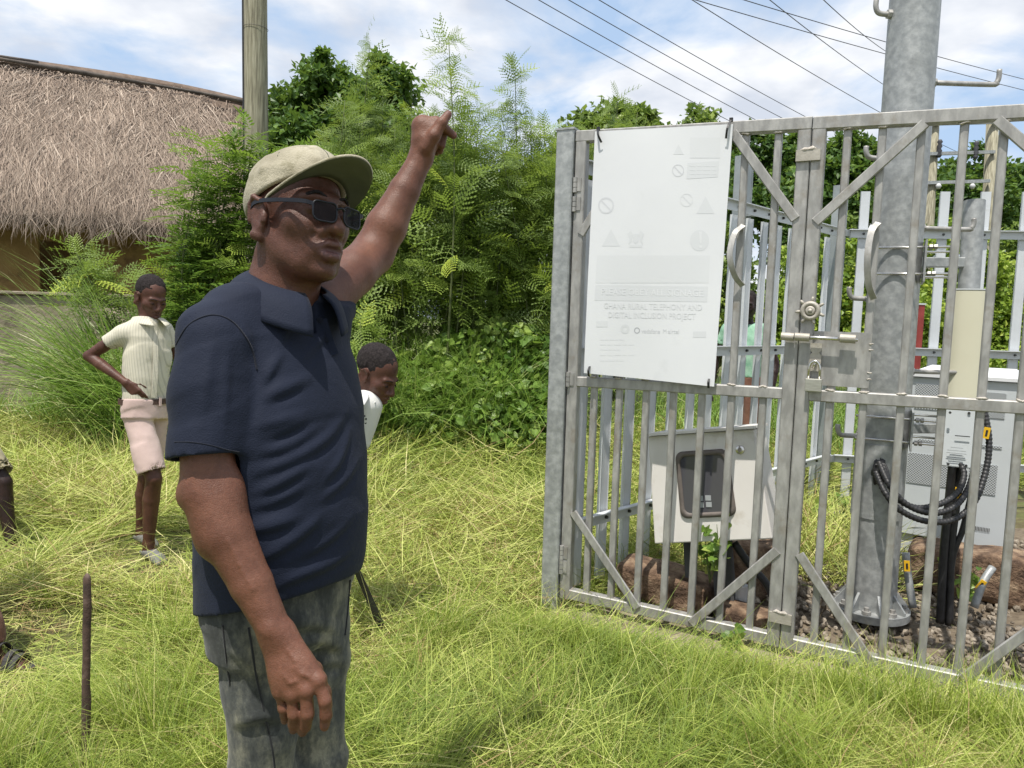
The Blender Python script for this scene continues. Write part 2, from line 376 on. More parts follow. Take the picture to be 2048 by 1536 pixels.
def t_pinnate(npair=6, droop=0.3):
    V = []; F = []
    for i in range(npair):
        x = 0.2 + 0.75 * i / (npair - 1); b = np.array([x, 0, -droop * x * x])
        for s in (-1, 1):
            a = R(66 - 22 * i / npair); d = np.array([math.cos(a), s * math.sin(a), 0.0]); w = np.array([-d[1] * s, d[0] * s, 0])
            l = 0.36 * (1 - 0.35 * i / npair); n = len(V)
            V += [b, b + d * l * .45 + w * .055 + [0, 0, .02], b + d * l + [0.03, 0, -.06], b + d * l * .45 - w * .045 + [0, 0, -.02]]
            F.append([n, n + 1, n + 2, n + 3])
    n = len(V); V += [[0, -.008, 0], [0, .008, 0], [1, .004, -droop], [1, -.004, -droop]]; F.append([n, n + 1, n + 2, n + 3])
    return np.array(V), [np.array(F)]
def t_leaf(w=0.32):
    V = np.array([[0, 0, 0], [0.45, w, 0.08], [1, 0, -0.12], [0.45, -w, 0.08]])
    return V, [np.array([[0, 2, 1], [0, 3, 2]])]
def t_heart():
    V = np.array([[0, 0, 0], [-.12, .25, .05], [.1, .5, .06], [.5, .4, .02], [1, 0, -.12], [.5, -.4, .02], [.1, -.5, .06], [-.12, -.25, .05]])
    return V, [np.array([[0, 1, 2, 3], [0, 3, 4, 5], [0, 5, 6, 7]])]
FROND = [t_frond(7, 1, 0.40), t_frond(6, 1, 0.75), t_frond(8, 1, 0.25)]
PINN = [t_pinnate(6, .3), t_pinnate(7, .5)]
LEAF, HEART = t_leaf(), t_heart()

# ================================================================== ground, house wall, house
if want('env'):
    xs = np.concatenate([np.linspace(-260, -12, 14), np.linspace(-11.6, 11.6, 150), np.linspace(12, 260, 14)])
    ys = np.concatenate([np.linspace(-40, 1.0, 10), np.linspace(1.2, 16, 120), np.linspace(16.5, 500, 22)])
    X, Y = np.meshgrid(xs, ys, indexing='ij'); Z = gz(X, Y); nx, ny = X.shape
    idx = np.arange(nx * ny).reshape(nx, ny)
    Fq = np.stack([idx[:-1, :-1], idx[1:, :-1], idx[1:, 1:], idx[:-1, 1:]], -1).reshape(-1, 4)
    g = add('ground', np.stack([X, Y, Z], -1).reshape(-1, 3), [Fq], M['soil'], smooth=True, origin=np.zeros(3))
    g['kind'] = 'structure'

    # ---- low plaster wall at the left, in front of the house
    wl = thing('compound_wall', P(60, 830, 8.6) * [1, 1, 0], 'low weathered grey plaster wall in front of the thatched house', 'wall')
    y0 = 8.6; x0, x1 = -9.0, P(335, 700, 8.6)[0]
    n = 60; xs = np.linspace(x0, x1, n)
    top = 1.50 + 0.03 * vnoise(np.stack([xs, xs * 0, xs * 0], -1), 1.5)
    V = []; 
    for i, x in enumerate(xs):
        for (dy, z) in ((0, -0.1), (0.02, 0.5), (0.0, 1.0), (0.01, top[i] - .015), (0.03, top[i]), (0.20, top[i]), (0.22, -0.1)):
            V.append([x, y0 + dy + (0.02 * float(vnoise(np.array([x, z, 3.0]), 2.2)) if dy < 0.02 else 0), z])
    F = [[i * 7 + k, (i + 1) * 7 + k, (i + 1) * 7 + k + 1, i * 7 + k + 1] for i in range(n - 1) for k in range(6)] + [list(range(7)), list(range((n - 1) * 7, n * 7))[::-1]]
    o = add('wall_panel', V, _split_faces(F), M['plaster'], wl, True); fix_normals(o.data); smooth_by_angle(o, 50)
    mb = MB(); mb.bar([x0, y0 + .10, 1.515], [x1 + .02, y0 + .10, 1.515], 0.27, 0.035, ch=.006); mb.build('wall_coping', M['plaster'], wl)

    # ---- thatched house
    rR = P(462, 216, 14.5); zr = rR[2]
    r0 = ray(0, 126); dL = (zr - CAM_H) / r0[2]; rL = CAM + r0 * dL
    hd = nrm(rL - rR); rLL = rR + hd * 9.0                                   # ridge runs on out of the frame
    out = nrm([-hd[1], hd[0], 0]); out = out if np.dot(out, -rR) > 0 else -out   # towards the camera
    SP, ze = 2.9, 2.62
    house = thing('thatched_house', (rR + hd * 4) * [1, 1, 0], 'mud walled house with a shaggy thatched roof, left of the wooden pole', 'house')
    def roofpt(s, t, side=1):                                               # s along ridge (m), t 0 ridge .. 1 eave
        t = np.asarray(t); s = np.asarray(s)
        z = zr - (zr - ze) * t + 0.30 * np.sin(np.clip(t, 0, 1) * math.pi) * 0.45
        sag = 0.10 * np.sin(s * 0.7 + 1) * (1 - t)
        p = rR[None] + s[..., None] * hd + (SP * t)[..., None] * out * side
        p[..., 2] = z + sag; return p
    ss, tt = np.meshgrid(np.linspace(-0.3, 9.0, 40), np.linspace(-0.02, 1.0, 18), indexing='ij')
    V = roofpt(ss, tt); V = V + 0.10 * vnoise(V, 1.6)[..., None] * np.array([0, 0, 1.0]); V2 = roofpt(ss, tt, -1)
    idx = np.arange(40 * 18).reshape(40, 18); Fq = np.stack([idx[:-1, :-1], idx[1:, :-1], idx[1:, 1:], idx[:-1, 1:]], -1).reshape(-1, 4)
    VA = np.concatenate([V.reshape(-1, 3), V2.reshape(-1, 3)]); roof = add('roof', VA, [np.concatenate([Fq, Fq + 720])], M['thatch_base'], house, True)
    sd = roof.modifiers.new('thick', 'SOLIDIFY'); sd.thickness = 0.16; sd.offset = -1
    # straw strands laid down the slope in courses
    n = 76000
    s = rng.uniform(-0.4, 8.6, n); t = rng.uniform(-0.02, 0.97, n); clump = rng.integers(0, 1400, n); cc = rng.uniform(size=(1400, 5))
    s = 0.35 * s + 0.65 * (cc[clump, 0] * 9.0 - 0.4 + rng.normal(0, .12, n)); t = np.clip(0.35 * t + 0.65 * (cc[clump, 1] * 1.0 + rng.normal(0, .05, n)), -0.02, 0.975)
    p0 = roofpt(s, t); ln = rng.uniform(0.4, 1.2, n)
    ang = (cc[clump, 2] - 0.5) * .75 - .20 + rng.normal(0, .16, n)
    t1 = t + ln * np.cos(ang) / 4.3; s1 = s + ln * np.sin(ang) * -1.0
    p1 = roofpt(s1, np.minimum(t1, 1.0)); hang = np.clip(t1 - 1.0, 0, 1)[:, None]
    p1 = p1 + hang * np.array([0, 0, -2.0]) + hang * out * 0.25
    lift0 = 0.02 + 0.05 * vnoise(p0, 1.6)[:, None] * 2 + 0.05 * rng.random((n, 1)); lift1 = 0.03 + 0.10 * vnoise(p1, 1.6)[:, None] + 0.10 * rng.random((n, 1)) ** 2
    p0 = p0 + lift0 * np.array([0, 0, 1.0]) + 0.5 * lift0 * out; p1 = p1 + lift1 * np.array([0, 0, 1.0]) + 0.6 * lift1 * out
    pm_ = (p0 + p1) / 2 + np.array([0, 0, 1.0]) * rng.uniform(0, .05, (n, 1))
    sd_ = np.cross(p1 - p0, unit(n) * 0.25 + out); sd_ /= np.linalg.norm(sd_, axis=1)[:, None]; w = rng.uniform(.0025, .0065, n)[:, None]
    V = np.stack([p0 - sd_ * w, p0 + sd_ * w, pm_ + sd_ * w, pm_ - sd_ * w, p1], 1).reshape(-1, 3); b = np.arange(n)[:, None] * 5
    va = np.clip(0.45 * cc[clump, 3] + 0.60 * rng.random(n) - .03, 0, 1)
    st = add('straw', V, [b + np.array([[0, 1, 2, 3]]), b + np.array([[3, 2, 4]])], M['thatch'], roof, False, {'v': np.repeat(va, 5)}); st['kind'] = 'stuff'
    # ridge pole lying on the near slope just under the crest
    mb = MB(); q = [roofpt(np.array([u]), np.array([0.055 + 0.02 * math.sin(u)]))[0] + np.array([0, 0, .15]) + out * .1 for u in np.linspace(-0.9, 8.8, 14)]
    mb.tube(q, [.035 + .012 * math.sin(i * 1.7) for i in range(14)], 8); mb.build('ridge_pole', M['dark_wood'], house, True)
    mb = MB(); q = [roofpt(np.array([u]), np.array([0.03 + 0.012 * math.sin(u * 1.3)]))[0] + np.array([0, 0, .16]) + out * .06 for u in np.linspace(3.2, 8.8, 9)]
    mb.tube(q, .028, 8); mb.build('ridge_pole', M['dark_wood'], house, True)
    # mud walls set back under the eave, doorway between them
    def wp(s, o_, z): p = rR + hd * s + out * o_; return np.array([p[0], p[1], z])
    def wseg(s0, s1, z0, z1, o_=1.95, th=0.22, name='wall'):
        m2 = MB(); m2.bar(wp((s0 + s1) / 2, o_, z0), wp((s0 + s1) / 2, o_, z1), abs(s1 - s0), th, up=out, ch=.015); return m2.build(name, M['mud'], house)
    def s_at(px):                                                            # where the facade plane is met by a pixel column
        p = on_plane(px, 520, rR + out * 1.95, out); return np.dot(p - rR, hd)
    s0 = s_at(78); s1 = s_at(190)
    wseg(s0, 9.0, 0, 2.75); wseg(0.2, s1, 0, 2.75)
    m2 = MB(); m2.bar(wp((s0 + s1) / 2, 1.95, 2.35), wp((s0 + s1) / 2, 1.95, 2.74), abs(s0 - s1) - .005, .20, up=out); m2.build('wall', M['mud'], house)
    m2 = MB(); m2.bar(wp(.3, -1.9, 0), wp(.3, -1.9, 2.7), .5, .2, up=out); m2.bar(wp(4.6, -1.95, 0), wp(4.6, -1.95, 2.7), 8.7, .2, up=out); m2.build('back_wall', M['mud'], house)
    m2 = MB(); m2.bar(wp(.31, 0, 0), wp(.31, 0, 2.9), .2, 3.65, up=out); m2.build('end_wall', M['mud'], house)

    # ---- wooden utility pole with a cable down its left side
    pt = P(511, 0, 8.3); pb = np.array([pt[0] + .0, pt[1] + .1, 0.0]); up_ = thing('wooden_pole', pb, 'pale round timber utility pole between the thatched house and the bushes', 'pole')
    ptop = pb + (pt - pb) * 1.9
    mb = MB(); mb.tube([pb + (ptop - pb) * k / 12 for k in range(13)], [.135 - .018 * k / 12 for k in range(13)], 24); mb.build('shaft', M['pole_wood'], up_, True)
    sdv = np.array([-1, -.15, 0]) * .141
    mb = MB(); mb.tube([pb + (ptop - pb) * k / 12 + sdv * (1 - .012 * k) for k in range(13)], .017, 8); mb.build('cable', M['black'], up_, True)
    for z in (2.9, 4.55):
        c = pb + (ptop - pb) * z / ptop[2]; mb = MB(); mb.tube([c + .134 * np.array([math.cos(a), math.sin(a), .02 * math.sin(a * 2)]) for a in np.linspace(0, 2 * math.pi, 25)], .0022, 5, False); mb.build('wire_band', M['wire'], up_, True)

# ================================================================== vegetation
def tree(name, label, blobs, base, nleaf, lsize, mat, tmpl=LEAF, cat='tree', group=None, up=0.5, trunk_r=.14, spread=0.55):
    """blobs: list (centre, radius)"""
    t = thing(name, base, label, cat, group); base = np.asarray(base, float)
    blobs = list(blobs)
    for k in range(len(blobs)):                                     # ragged outgrowths break the outline
        for _ in range(3):
            c0, r0 = blobs[k]; dv = unit(1)[0]; dv[2] = abs(dv[2]) * .9 + .1; blobs.append((c0 + dv * r0 * rng.uniform(.75, 1.2), r0 * rng.uniform(.22, .45)))
    C = np.array([b[0] for b in blobs]); r = np.array([b[1] for b in blobs])
    mb = MB(); fork = base + (C.mean(0) - base) * [0.3, 0.3, 0.45]
    mb.tube(spline([base - [0, 0, .1], base + (fork - base) * .5 + rng.normal(0, .06, 3), fork], 4), np.linspace(trunk_r, trunk_r * .75, 9), 9)
    for c in C[:len(C) // 4]:
        mb.tube(spline([fork, fork + (c - fork) * .5 + rng.normal(0, .12, 3), c], 4), np.linspace(trunk_r * .5, trunk_r * .1, 9), 6)
    mb.build('trunk', M['bark'], t, True)
    w = r ** 2 / np.sum(r ** 2); k = rng.choice(len(blobs), nleaf, p=w)
    # sub clumps on every blob give light and dark masses
    ncl = 26; cd = unit(len(blobs) * ncl).reshape(len(blobs), ncl, 3); cd[..., 2] = np.abs(cd[..., 2]) * 1.0 - 0.25
    ci = rng.integers(0, ncl, nleaf)
    ctr = C[k] + cd[k, ci] * (r[k] * rng.uniform(.55, 1.0, nleaf))[:, None] * [1, 1, .9]
    dv = unit(nleaf); rr = (rng.random(nleaf) ** .6) * r[k] * 0.48
    pos = ctr + dv * rr[:, None]
    dirv = unit(nleaf) + dv * .6 + np.array([0, 0, -.2]); upv = unit(nleaf) * spread + np.array([0, -.2, up]) + dv * .4
    cv = rng.random((len(blobs), ncl)); v = np.clip(.78 * cv[k, ci] + .40 * rng.random(nleaf) - .09, 0, 1)
    scatter('crown', tmpl, pos, rot_from(dirv, upv), lsize * rng.uniform(.6, 1.25, nleaf), mat, t, v)
    return t
def blob(px, py, d, rpx): return (P(px, py, d), rpx / FPX * d)

if want('veg'):
    bgT = 'broad leaved trees behind the bushes'
    def base_of(px, d): p = P(px, 640, d); return (p[0], p[1], 0)
    tree('broadleaf_tree', 'dark round-topped tree behind the raised arm and wooden pole', [blob(645, 180, 14, 62), blob(578, 222, 14.5, 50), blob(610, 285, 13.6, 70), blob(705, 215, 14, 65), blob(790, 195, 14.5, 62), blob(560, 330, 13.8, 60), blob(760, 290, 13.5, 80), blob(690, 370, 13, 90)], base_of(680, 14.5), 26000, .15, M['leaf_dark'], group=bgT)
    tree('broadleaf_tree', 'green bushy tree rising above the left gate post', [blob(1235, 255, 12.5, 62), blob(1170, 285, 12.5, 55), blob(1295, 285, 12.5, 55), blob(1235, 350, 12, 85), blob(1330, 360, 12.5, 70), blob(1140, 360, 12, 70), blob(1250, 460, 12, 90)], base_of(1230, 12.5), 20000, .13, M['leaf_mid'], group=bgT)
    tree('broadleaf_tree', 'small distant tree top peeking over the white board', [blob(1395, 262, 17, 38), blob(1440, 300, 17, 40), blob(1365, 300, 17, 40), blob(1410, 350, 17, 60), blob(1450, 420, 17, 80)], base_of(1400, 17), 9000, .16, M['leaf_mid'], group=bgT)
    tree('broadleaf_tree', 'dark leafy tree behind the middle of the gate', [blob(1530, 330, 15, 62), blob(1610, 335, 15, 62), blob(1690, 325, 15, 58), blob(1745, 330, 15, 55), blob(1570, 410, 14.5, 75), blob(1680, 405, 14.5, 75), blob(1770, 410, 14.5, 70), blob(1500, 430, 14.5, 75), blob(1620, 500, 14.3, 80)], base_of(1620, 15), 24000, .15, M['leaf_dark'], group=bgT)
    tree('broadleaf_tree', 'dark tree line behind the twin wooden poles at right', [blob(1890, 390, 19, 62), blob(1965, 365, 19, 55), blob(2040, 385, 19, 60), blob(2110, 380, 19, 65), blob(1930, 460, 18.5, 75), blob(2030, 465, 18.5, 80), blob(1850, 470, 18.5, 60)], base_of(1960, 19), 20000, .18, M['leaf_dark'], group=bgT)
    for i, (px, py, d, lab) in enumerate([(1720, 590, 9.6, 'yellow green shrub behind the white fence beside the steel pole'), (1880, 560, 11, 'light green shrub behind the beige panel antenna'), (2030, 560, 11, 'leafy shrub at the right edge behind the white fence'), (1590, 600, 9.5, 'leafy shrub behind the gate where its two leaves meet'), (1440, 560, 10, 'leafy shrub behind the white signboard'), (1300, 560, 10.5, 'leafy shrub between the gate post and signboard'), (1800, 570, 11.5, 'leafy shrub hidden behind the steel pole'), (1960, 600, 10.5, 'leafy shrub right of the beige antenna'), (1650, 540, 11, 'leafy shrub behind the corner fence post')]):
        s_ = d / FPX
        tree('shrub', lab, [blob(px, py, d, 62), blob(px - 50, py + 40, d, 60), blob(px + 52, py + 45, d, 62), blob(px, py + 105, d, 75), blob(px - 60, py + 120, d, 60), blob(px + 60, py + 120, d, 60), blob(px + 10, py - 70, d, 45)], (P(px, 640, d)[0], P(px, 640, d)[1], 0), 8000, .085, M['leaf_lime' if i in (0, 1, 3, 7) else 'leaf_mid'], cat='shrub', group='shrubs beyond the white fence', trunk_r=.05)

    for px, d, sc_, lab in ((620, 10.2, 1., 'dense green thicket behind the cap of the man'), (800, 10.4, 1.05, 'dense green thicket behind the raised forearm'), (980, 10.0, 1.05, 'dense green thicket right of the raised hand'), (1120, 10.6, .95, 'dense green thicket behind the left gate post'), (430, 9.9, .85, 'dense green thicket at the end of the thatched house')):
        y0 = 430 if px > 450 else 480; B_ = []
        for k in range(15): B_.append(blob(px + rng.uniform(-95, 95), y0 + rng.uniform(-110, 230), d + rng.uniform(-.4, .5), rng.uniform(45, 75) * sc_))
        tree('thicket', lab, B_, (P(px, 640, d)[0], d, 0), 15000, .105, M['leaf_dark' if px in (620, 980) else 'leaf_mid'], cat='thicket', group='thickets behind the feathery bushes', trunk_r=.05)
    # ---- neem sapling left of the man
    def neem(base, tops, n, lab):
        t = thing('neem_sapling', base, lab, 'shrub'); mb = MB(); pos = []; dr = []
        base = np.asarray(base, float)
        for tp in tops:
            path = spline([base + rng.normal(0, .12, 3) * [1, 1, 0], base * .45 + tp * .55 + rng.normal(0, .12, 3), tp], 6); mb.tube(path, np.linspace(.018, .004, len(path)), 6)
            m = n // len(tops); u = rng.uniform(.22, 1.0, m) ** .8 * (len(path) - 1.01); i = u.astype(int); f = (u - i)[:, None]
            p = path[i] * (1 - f) + path[i + 1] * f; d = unit(m); d[:, 2] = np.abs(d[:, 2]) * .5 + .12
            pos.append(p + d * rng.uniform(0, .14, m)[:, None]); dr.append(d)
        mb.build('stem', M['green_stem'], t, True)
        pos = np.vstack(pos); dr = np.vstack(dr); m = len(pos)
        h = (pos[:, 2] - pos[:, 2].min()) / np.ptp(pos[:, 2])
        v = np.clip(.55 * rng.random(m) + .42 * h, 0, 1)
        for k in range(2):
            q = np.arange(m) % 2 == k
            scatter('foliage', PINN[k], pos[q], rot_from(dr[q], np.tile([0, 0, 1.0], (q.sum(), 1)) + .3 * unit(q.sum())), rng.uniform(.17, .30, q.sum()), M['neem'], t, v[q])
    d = 7.2
    neem(np.array([P(430, 640, d)[0], d, 0]), [P(x, y, d + rng.uniform(-.4, .4)) for x, y in [(415, 285), (445, 310), (475, 255), (505, 268), (395, 345), (375, 410), (425, 380), (485, 340), (535, 305), (480, 425), (405, 470), (365, 480), (445, 520), (560, 335), (375, 560), (600, 325), (620, 295)]], 1500, 'leafy sapling with pinnate leaves beside the cap and wooden pole')

    # ---- feathery leucaena bushes
    def leuc(base, tops, n, lab, fl=(.20, .40), lo=.34, bright=0.0):
        t = thing('leucaena_bush', base, lab, 'bush', 'feathery bushes behind the cut grass'); mb = MB(); pos = []; dr = []; fr = []
        base = np.asarray(base, float); wts = [np.linalg.norm(tp - base) for tp in tops]; sw = sum(wts)
        for tp, wt in zip(tops, wts):
            b0 = base + np.array([rng.normal(0, .35), rng.normal(0, .25), 0]); b0[0] = .5 * b0[0] + .5 * (tp[0] + rng.normal(0, .1))
            path = spline([b0, b0 * .4 + tp * .6 + rng.normal(0, .10, 3), tp], 6); mb.tube(path, np.linspace(.016, .003, len(path)), 5)
            m = max(8, int(n * wt / sw)); u = (lo + (1 - lo) * rng.random(m) ** .85) * (len(path) - 1.01); i = u.astype(int); f = (u - i)[:, None]
            p = path[i] * (1 - f) + path[i + 1] * f; az = rng.uniform(0, 2 * math.pi, m); el = rng.uniform(-.35, 1.15, m)
            d = np.stack([np.cos(az) * np.cos(el), np.sin(az) * np.cos(el), np.sin(el)], -1)
            lat = (1 - u / (len(path) - 1))                                  # side branches are longer low down
            pos.append(p + d * (lat * rng.uniform(0, .55, m))[:, None]); dr.append(d); fr.append(u / (len(path) - 1))
        mb.build('stem', M['green_stem'], t, True)
        pos = np.vstack(pos); dr = np.vstack(dr); fr = np.concatenate(fr); m = len(pos)
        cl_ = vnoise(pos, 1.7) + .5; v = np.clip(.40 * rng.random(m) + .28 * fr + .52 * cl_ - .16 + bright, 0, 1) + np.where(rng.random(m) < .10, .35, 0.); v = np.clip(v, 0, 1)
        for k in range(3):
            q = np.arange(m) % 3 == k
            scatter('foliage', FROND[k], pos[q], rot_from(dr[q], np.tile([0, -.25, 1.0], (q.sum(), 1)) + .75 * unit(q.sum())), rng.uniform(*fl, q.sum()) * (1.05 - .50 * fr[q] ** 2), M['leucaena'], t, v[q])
    def tops(lst, d, j=.5): return [P(x, y, d + rng.uniform(-j, j)) for x, y in lst]
    leuc([P(720, 640, 8.3)[0], 8.3, 0], tops([(740, 85), (690, 200), (765, 190), (650, 275), (620, 330), (690, 230), (720, 260), (680, 330), (755, 300), (640, 420), (700, 420), (770, 400), (590, 390), (730, 500), (660, 540), (780, 540)], 8.3), 1500, 'feathery bush left of the raised hand, one tall sprig above')
    leuc([P(880, 640, 7.8)[0], 7.8, 0], tops([(897, 72), (865, 225), (935, 230), (820, 225), (790, 255), (850, 250), (910, 260), (960, 215), (800, 320), (870, 340), (940, 330), (990, 300), (830, 420), (900, 440), (970, 420), (790, 470), (860, 540), (930, 530), (990, 520)], 7.8), 1750, 'tall feathery bush directly behind the raised hand', bright=.04)
    leuc([P(1050, 640, 7.9)[0], 7.9, 0], tops([(1030, 132), (1005, 240), (1062, 250), (1090, 265), (1000, 280), (1110, 270), (1040, 320), (1090, 340), (1130, 330), (1020, 400), (1080, 430), (1130, 430), (1000, 480), (1060, 520), (1120, 530)], 7.9), 1450, 'feathery bush between the raised hand and the gate post', bright=.02)
    leuc([P(1200, 640, 9.2)[0], 9.2, 0], tops([(1235, 185), (1190, 240), (1150, 250), (1275, 225), (1175, 280), (1230, 290), (1150, 380), (1210, 400), (1280, 330), (1320, 380), (1180, 500), (1260, 480), (1330, 500)], 9.2), 800, 'feathery bush behind the gate post and signboard')
    leuc([P(370, 640, 7.9)[0], 7.9, 0], tops([(160, 490), (200, 560), (330, 545), (390, 540), (450, 560), (480, 600), (300, 600), (420, 640), (150, 500), (510, 470), (545, 420), (330, 640), (440, 480), (500, 540)], 7.4), 700, 'low feathery bush behind the boy with hands on hips', fl=(.25, .45), bright=.08)
    leuc([P(690, 640, 6.7)[0], 6.7, 0], tops([(690, 600), (720, 640), (665, 660), (700, 700)], 6.7, .15), 70, 'small bright feathery sprig beside the dark blue sleeve', fl=(.3, .45), bright=.15, lo=.3)

    # ---- tall reed grass at the foot of wall and bushes
    def reeds(lab, n, xr, dr_, Lr, azr, wr=(.006, .013), name='tall_grass'):
        px = rng.uniform(*xr, n); dd = rng.uniform(*dr_, n); x = (px - 1024) / FPX * dd; ro = np.stack([x, dd, gz(x, dd)], -1)
        ncl = max(4, n // 60); c = rng.integers(0, ncl, n); cx = rng.permutation(n)[:ncl]; ro = ro * .3 + ro[cx][c] * .7
        ro[:, 2] = gz(ro[:, 0], ro[:, 1])
        o = blades(name, ro, rng.uniform(*Lr, n), rng.uniform(*wr, n), rng.uniform(*azr, n), rng.uniform(.02, .55, n), rng.uniform(.6, 2.1, n), M['reed'], None, np.clip(rng.normal(.55, .27, n), 0, 1), 5)
        return tag(o, lab, 'grass', None, 'stuff')
    reeds('tall arching green grass growing along the plaster wall', 2300, (185, 430), (6.6, 8.2), (.7, 1.9), (0, 6.28), (.010, .020))
    reeds('scattered grass tufts at the foot of the plaster wall', 500, (-60, 190), (7.6, 8.4), (.3, .9), (0, 6.28), (.008, .016))
    reeds('tall green grass blades leaning over the wall end', 330, (150, 330), (6.8, 7.6), (1.3, 2.5), (2.2, 4.1), (.012, .022))
    reeds('tall grass at the foot of the feathery bushes', 4200, (600, 1120), (7.0, 8.0), (.7, 1.6), (0, 6.28), (.009, .018))
    reeds('rough grass and weeds outside the white fence', 7000, (1150, 2300), (7.0, 11), (.5, 1.3), (0, 6.28))
    # ---- broad leaved creeper covering the bank
    n = 9500
    px = rng.uniform(690, 1150, n); u = rng.random(n) ** .8; topy = 690 - 40 * np.sin((px - 700) / 70.0) + 40 * np.abs(vnoise(np.stack([px / 60, px * 0, px * 0], -1), 1.0)) - np.clip((px - 940) / 200, 0, 1) * 60
    dd = 6.9 + .9 * u + rng.normal(0, .12, n) + .35 * vnoise(np.stack([px / 80, u * 3, u], -1), 1.0)
    z = np.clip((u ** .8) * 1.15 * (1 + .6 * vnoise(np.stack([px / 90, u * 0, u * 0 + 4], -1), 1.0)), .02, 1.6) + rng.normal(0, .05, n)
    pos = np.stack([(px - 1024) / FPX * dd, dd, np.maximum(z, .03)], -1)
    cl = vnoise(pos, 3.0) + .5
    o = scatter('creeper_leaves', HEART, pos, rot_from(unit(n) + [0, -.3, -.3], unit(n) * .55 + [0, -.5, .7]), rng.uniform(.035, .095, n), M['creeper'], None, np.clip(.55 * cl + .5 * rng.random(n) - .05, 0, 1))
    tag(o, 'broad leaved creeper covering the bank below the feathery bushes', 'creeper', None, 'stuff')

# ================================================================== grass
if want('grass'):
    def wedge(n, y0, y1, pw=1.0, margin=1.18):
        y = y0 * (y1 / y0) ** (rng.random(n) ** pw); x = rng.uniform(-1, 1, n) * (.70 * margin * y + .4); return x, y
    GP = [PG(1100, 1225)[:2], PG(2048, 1420)[:2], PG(2700, 1500)[:2], PG(2500, 960)[:2], PG(1700, 985)[:2]]
    def inside(x, y, poly):
        c = np.zeros(len(x), bool); j = len(poly) - 1
        for i in range(len(poly)):
            xi, yi = poly[i]; xj, yj = poly[j]
            c ^= ((yi > y) != (yj > y)) & (x < (xj - xi) * (y - yi) / (yj - yi) + xi); j = i
        return c
    FEET = [(PG(172, 1518)[:2], .13), (PG(305, 1122)[:2], .40), (PG(340, 1095)[:2], .25), (PG(15, 1310)[:2], .46), (PG(25, 1098)[:2], .34)]
    def clear(x, y):
        m = np.zeros(len(x), bool)
        for c, r in FEET: m |= (x - c[0]) ** 2 + (y - c[1]) ** 2 < r * r
        return m
    # cut grass lying as hay in swathes
    n = 168000
    x, y = wedge(n, 1.9, 9.5, .92); keep = ~inside(x, y, GP) & ~(clear(x, y) & (rng.random(n) < .5)); x, y = x[keep], y[keep]; n = len(x)
    pz = np.stack([x, y, x * 0], -1); low = np.where(clear(x, y), .15, 1.)
    sw = vnoise(pz, .8) * 2.6 * math.pi; az = sw + rng.normal(0, .85, n) + np.where(rng.random(n) < .35, math.pi, 0)
    pile = np.clip(vnoise(pz + 9, 1.3) + .5 * vnoise(pz + 4, 4.) + .25, 0, 1) * .20 * np.clip((y - 2.2) / 1.5, .35, 1)
    bank = np.clip((y - 5.6) / 1.6, 0, 1) * np.clip(1 - np.abs((x + .5) / 3.5), 0, 1) * .26
    ro = np.stack([x, y, gz(x, y) + rng.random(n) ** 1.3 * (pile + .04 + bank) * low], -1)
    wd = rng.uniform(.0015, .0042, n) * np.clip(y / 3.2, .8, 2.2); ln = rng.uniform(.10, .55, n) * np.clip(y / 4, .75, 1.3) * np.where(low < 1, .5, 1)
    tone = np.clip(.45 - .16 * np.clip((3.6 - y) / 1.2, 0, 1) + .8 * vnoise(pz + 5, 1.1) + .6 * vnoise(pz + 8, 3.5) + rng.normal(0, .28, n) + np.where(rng.random(n) < .06, .6, 0), 0, 1)
    tl = np.clip(rng.normal(1.36, .24, n), .55, 1.75)
    o = blades('cut_grass', ro, ln, wd, az, np.where(low < 1, 1.5, tl), rng.uniform(-.25, .45, n) * low, M['hay'], None, tone, 2, 'stuff', rng.uniform(-.8, .8, n))
    tag(o, 'yellow green cut grass lying flat over the clearing', 'grass')
    # standing grass: fountains of blades from tufts
    n = 62000; ncl = 1250
    cx, cy = wedge(ncl, 1.9, 8.0, 1.0); cr = rng.uniform(.012, .06, ncl); chh = rng.uniform(.09, .30, ncl) * np.where(rng.random(ncl) < .25, 1.3, .9)
    dens = np.clip(.42 + 1.3 * vnoise(np.stack([cx, cy, cx * 0 + 2], -1), .9) + .5 * np.clip((3.3 - cy) / 1.0, -.8, 1.0) + .25 * np.clip(cx / 1.0, -.5, 1), .02, 1.2); k = rng.choice(ncl, n, p=dens / dens.sum())
    an = rng.uniform(0, 6.28, n); rr = np.abs(rng.normal(0, 1, n)); x = cx[k] + np.cos(an) * rr * cr[k]; y = cy[k] + np.sin(an) * rr * cr[k]
    gd = np.abs((x - GP[0][0]) * (GP[1][1] - GP[0][1]) - (y - GP[0][1]) * (GP[1][0] - GP[0][0])) / np.hypot(GP[1][0] - GP[0][0], GP[1][1] - GP[0][1])   # distance to the gate line
    keep = ~inside(x, y, GP) & ~clear(x, y); x, y, k, an, rr, gd = [q[keep] for q in (x, y, k, an, rr, gd)]; n = len(x)
    ca = rng.uniform(0, 6.28, ncl); az = np.where(rng.random(n) < .62, an + rng.normal(0, .5, n), ca[k] + rng.normal(0, .6, n)); stunt = np.clip(.22 + gd / .6 * .78, .22, 1.)
    o = blades('standing_grass', np.stack([x, y, gz(x, y)], -1), chh[k] * rng.uniform(.45, 1.3, n) * np.clip(1.1 - .05 * (y - 2), .7, 1.1) * np.where((x > -.2), stunt, 1.), rng.uniform(.0013, .0030, n) * np.clip(y / 3.0, .8, 2), az, rng.uniform(.05, .40, n) + .22 * np.minimum(rr, 1.5), rng.uniform(.3, 1.8, n), M['grass'], None, np.clip(rng.normal(.55, .22, n) + .5 * (rng.random(ncl)[k] - .5), 0, 1), 4, 'stuff')
    tag(o, 'loose green tufts of standing grass in the foreground', 'grass')
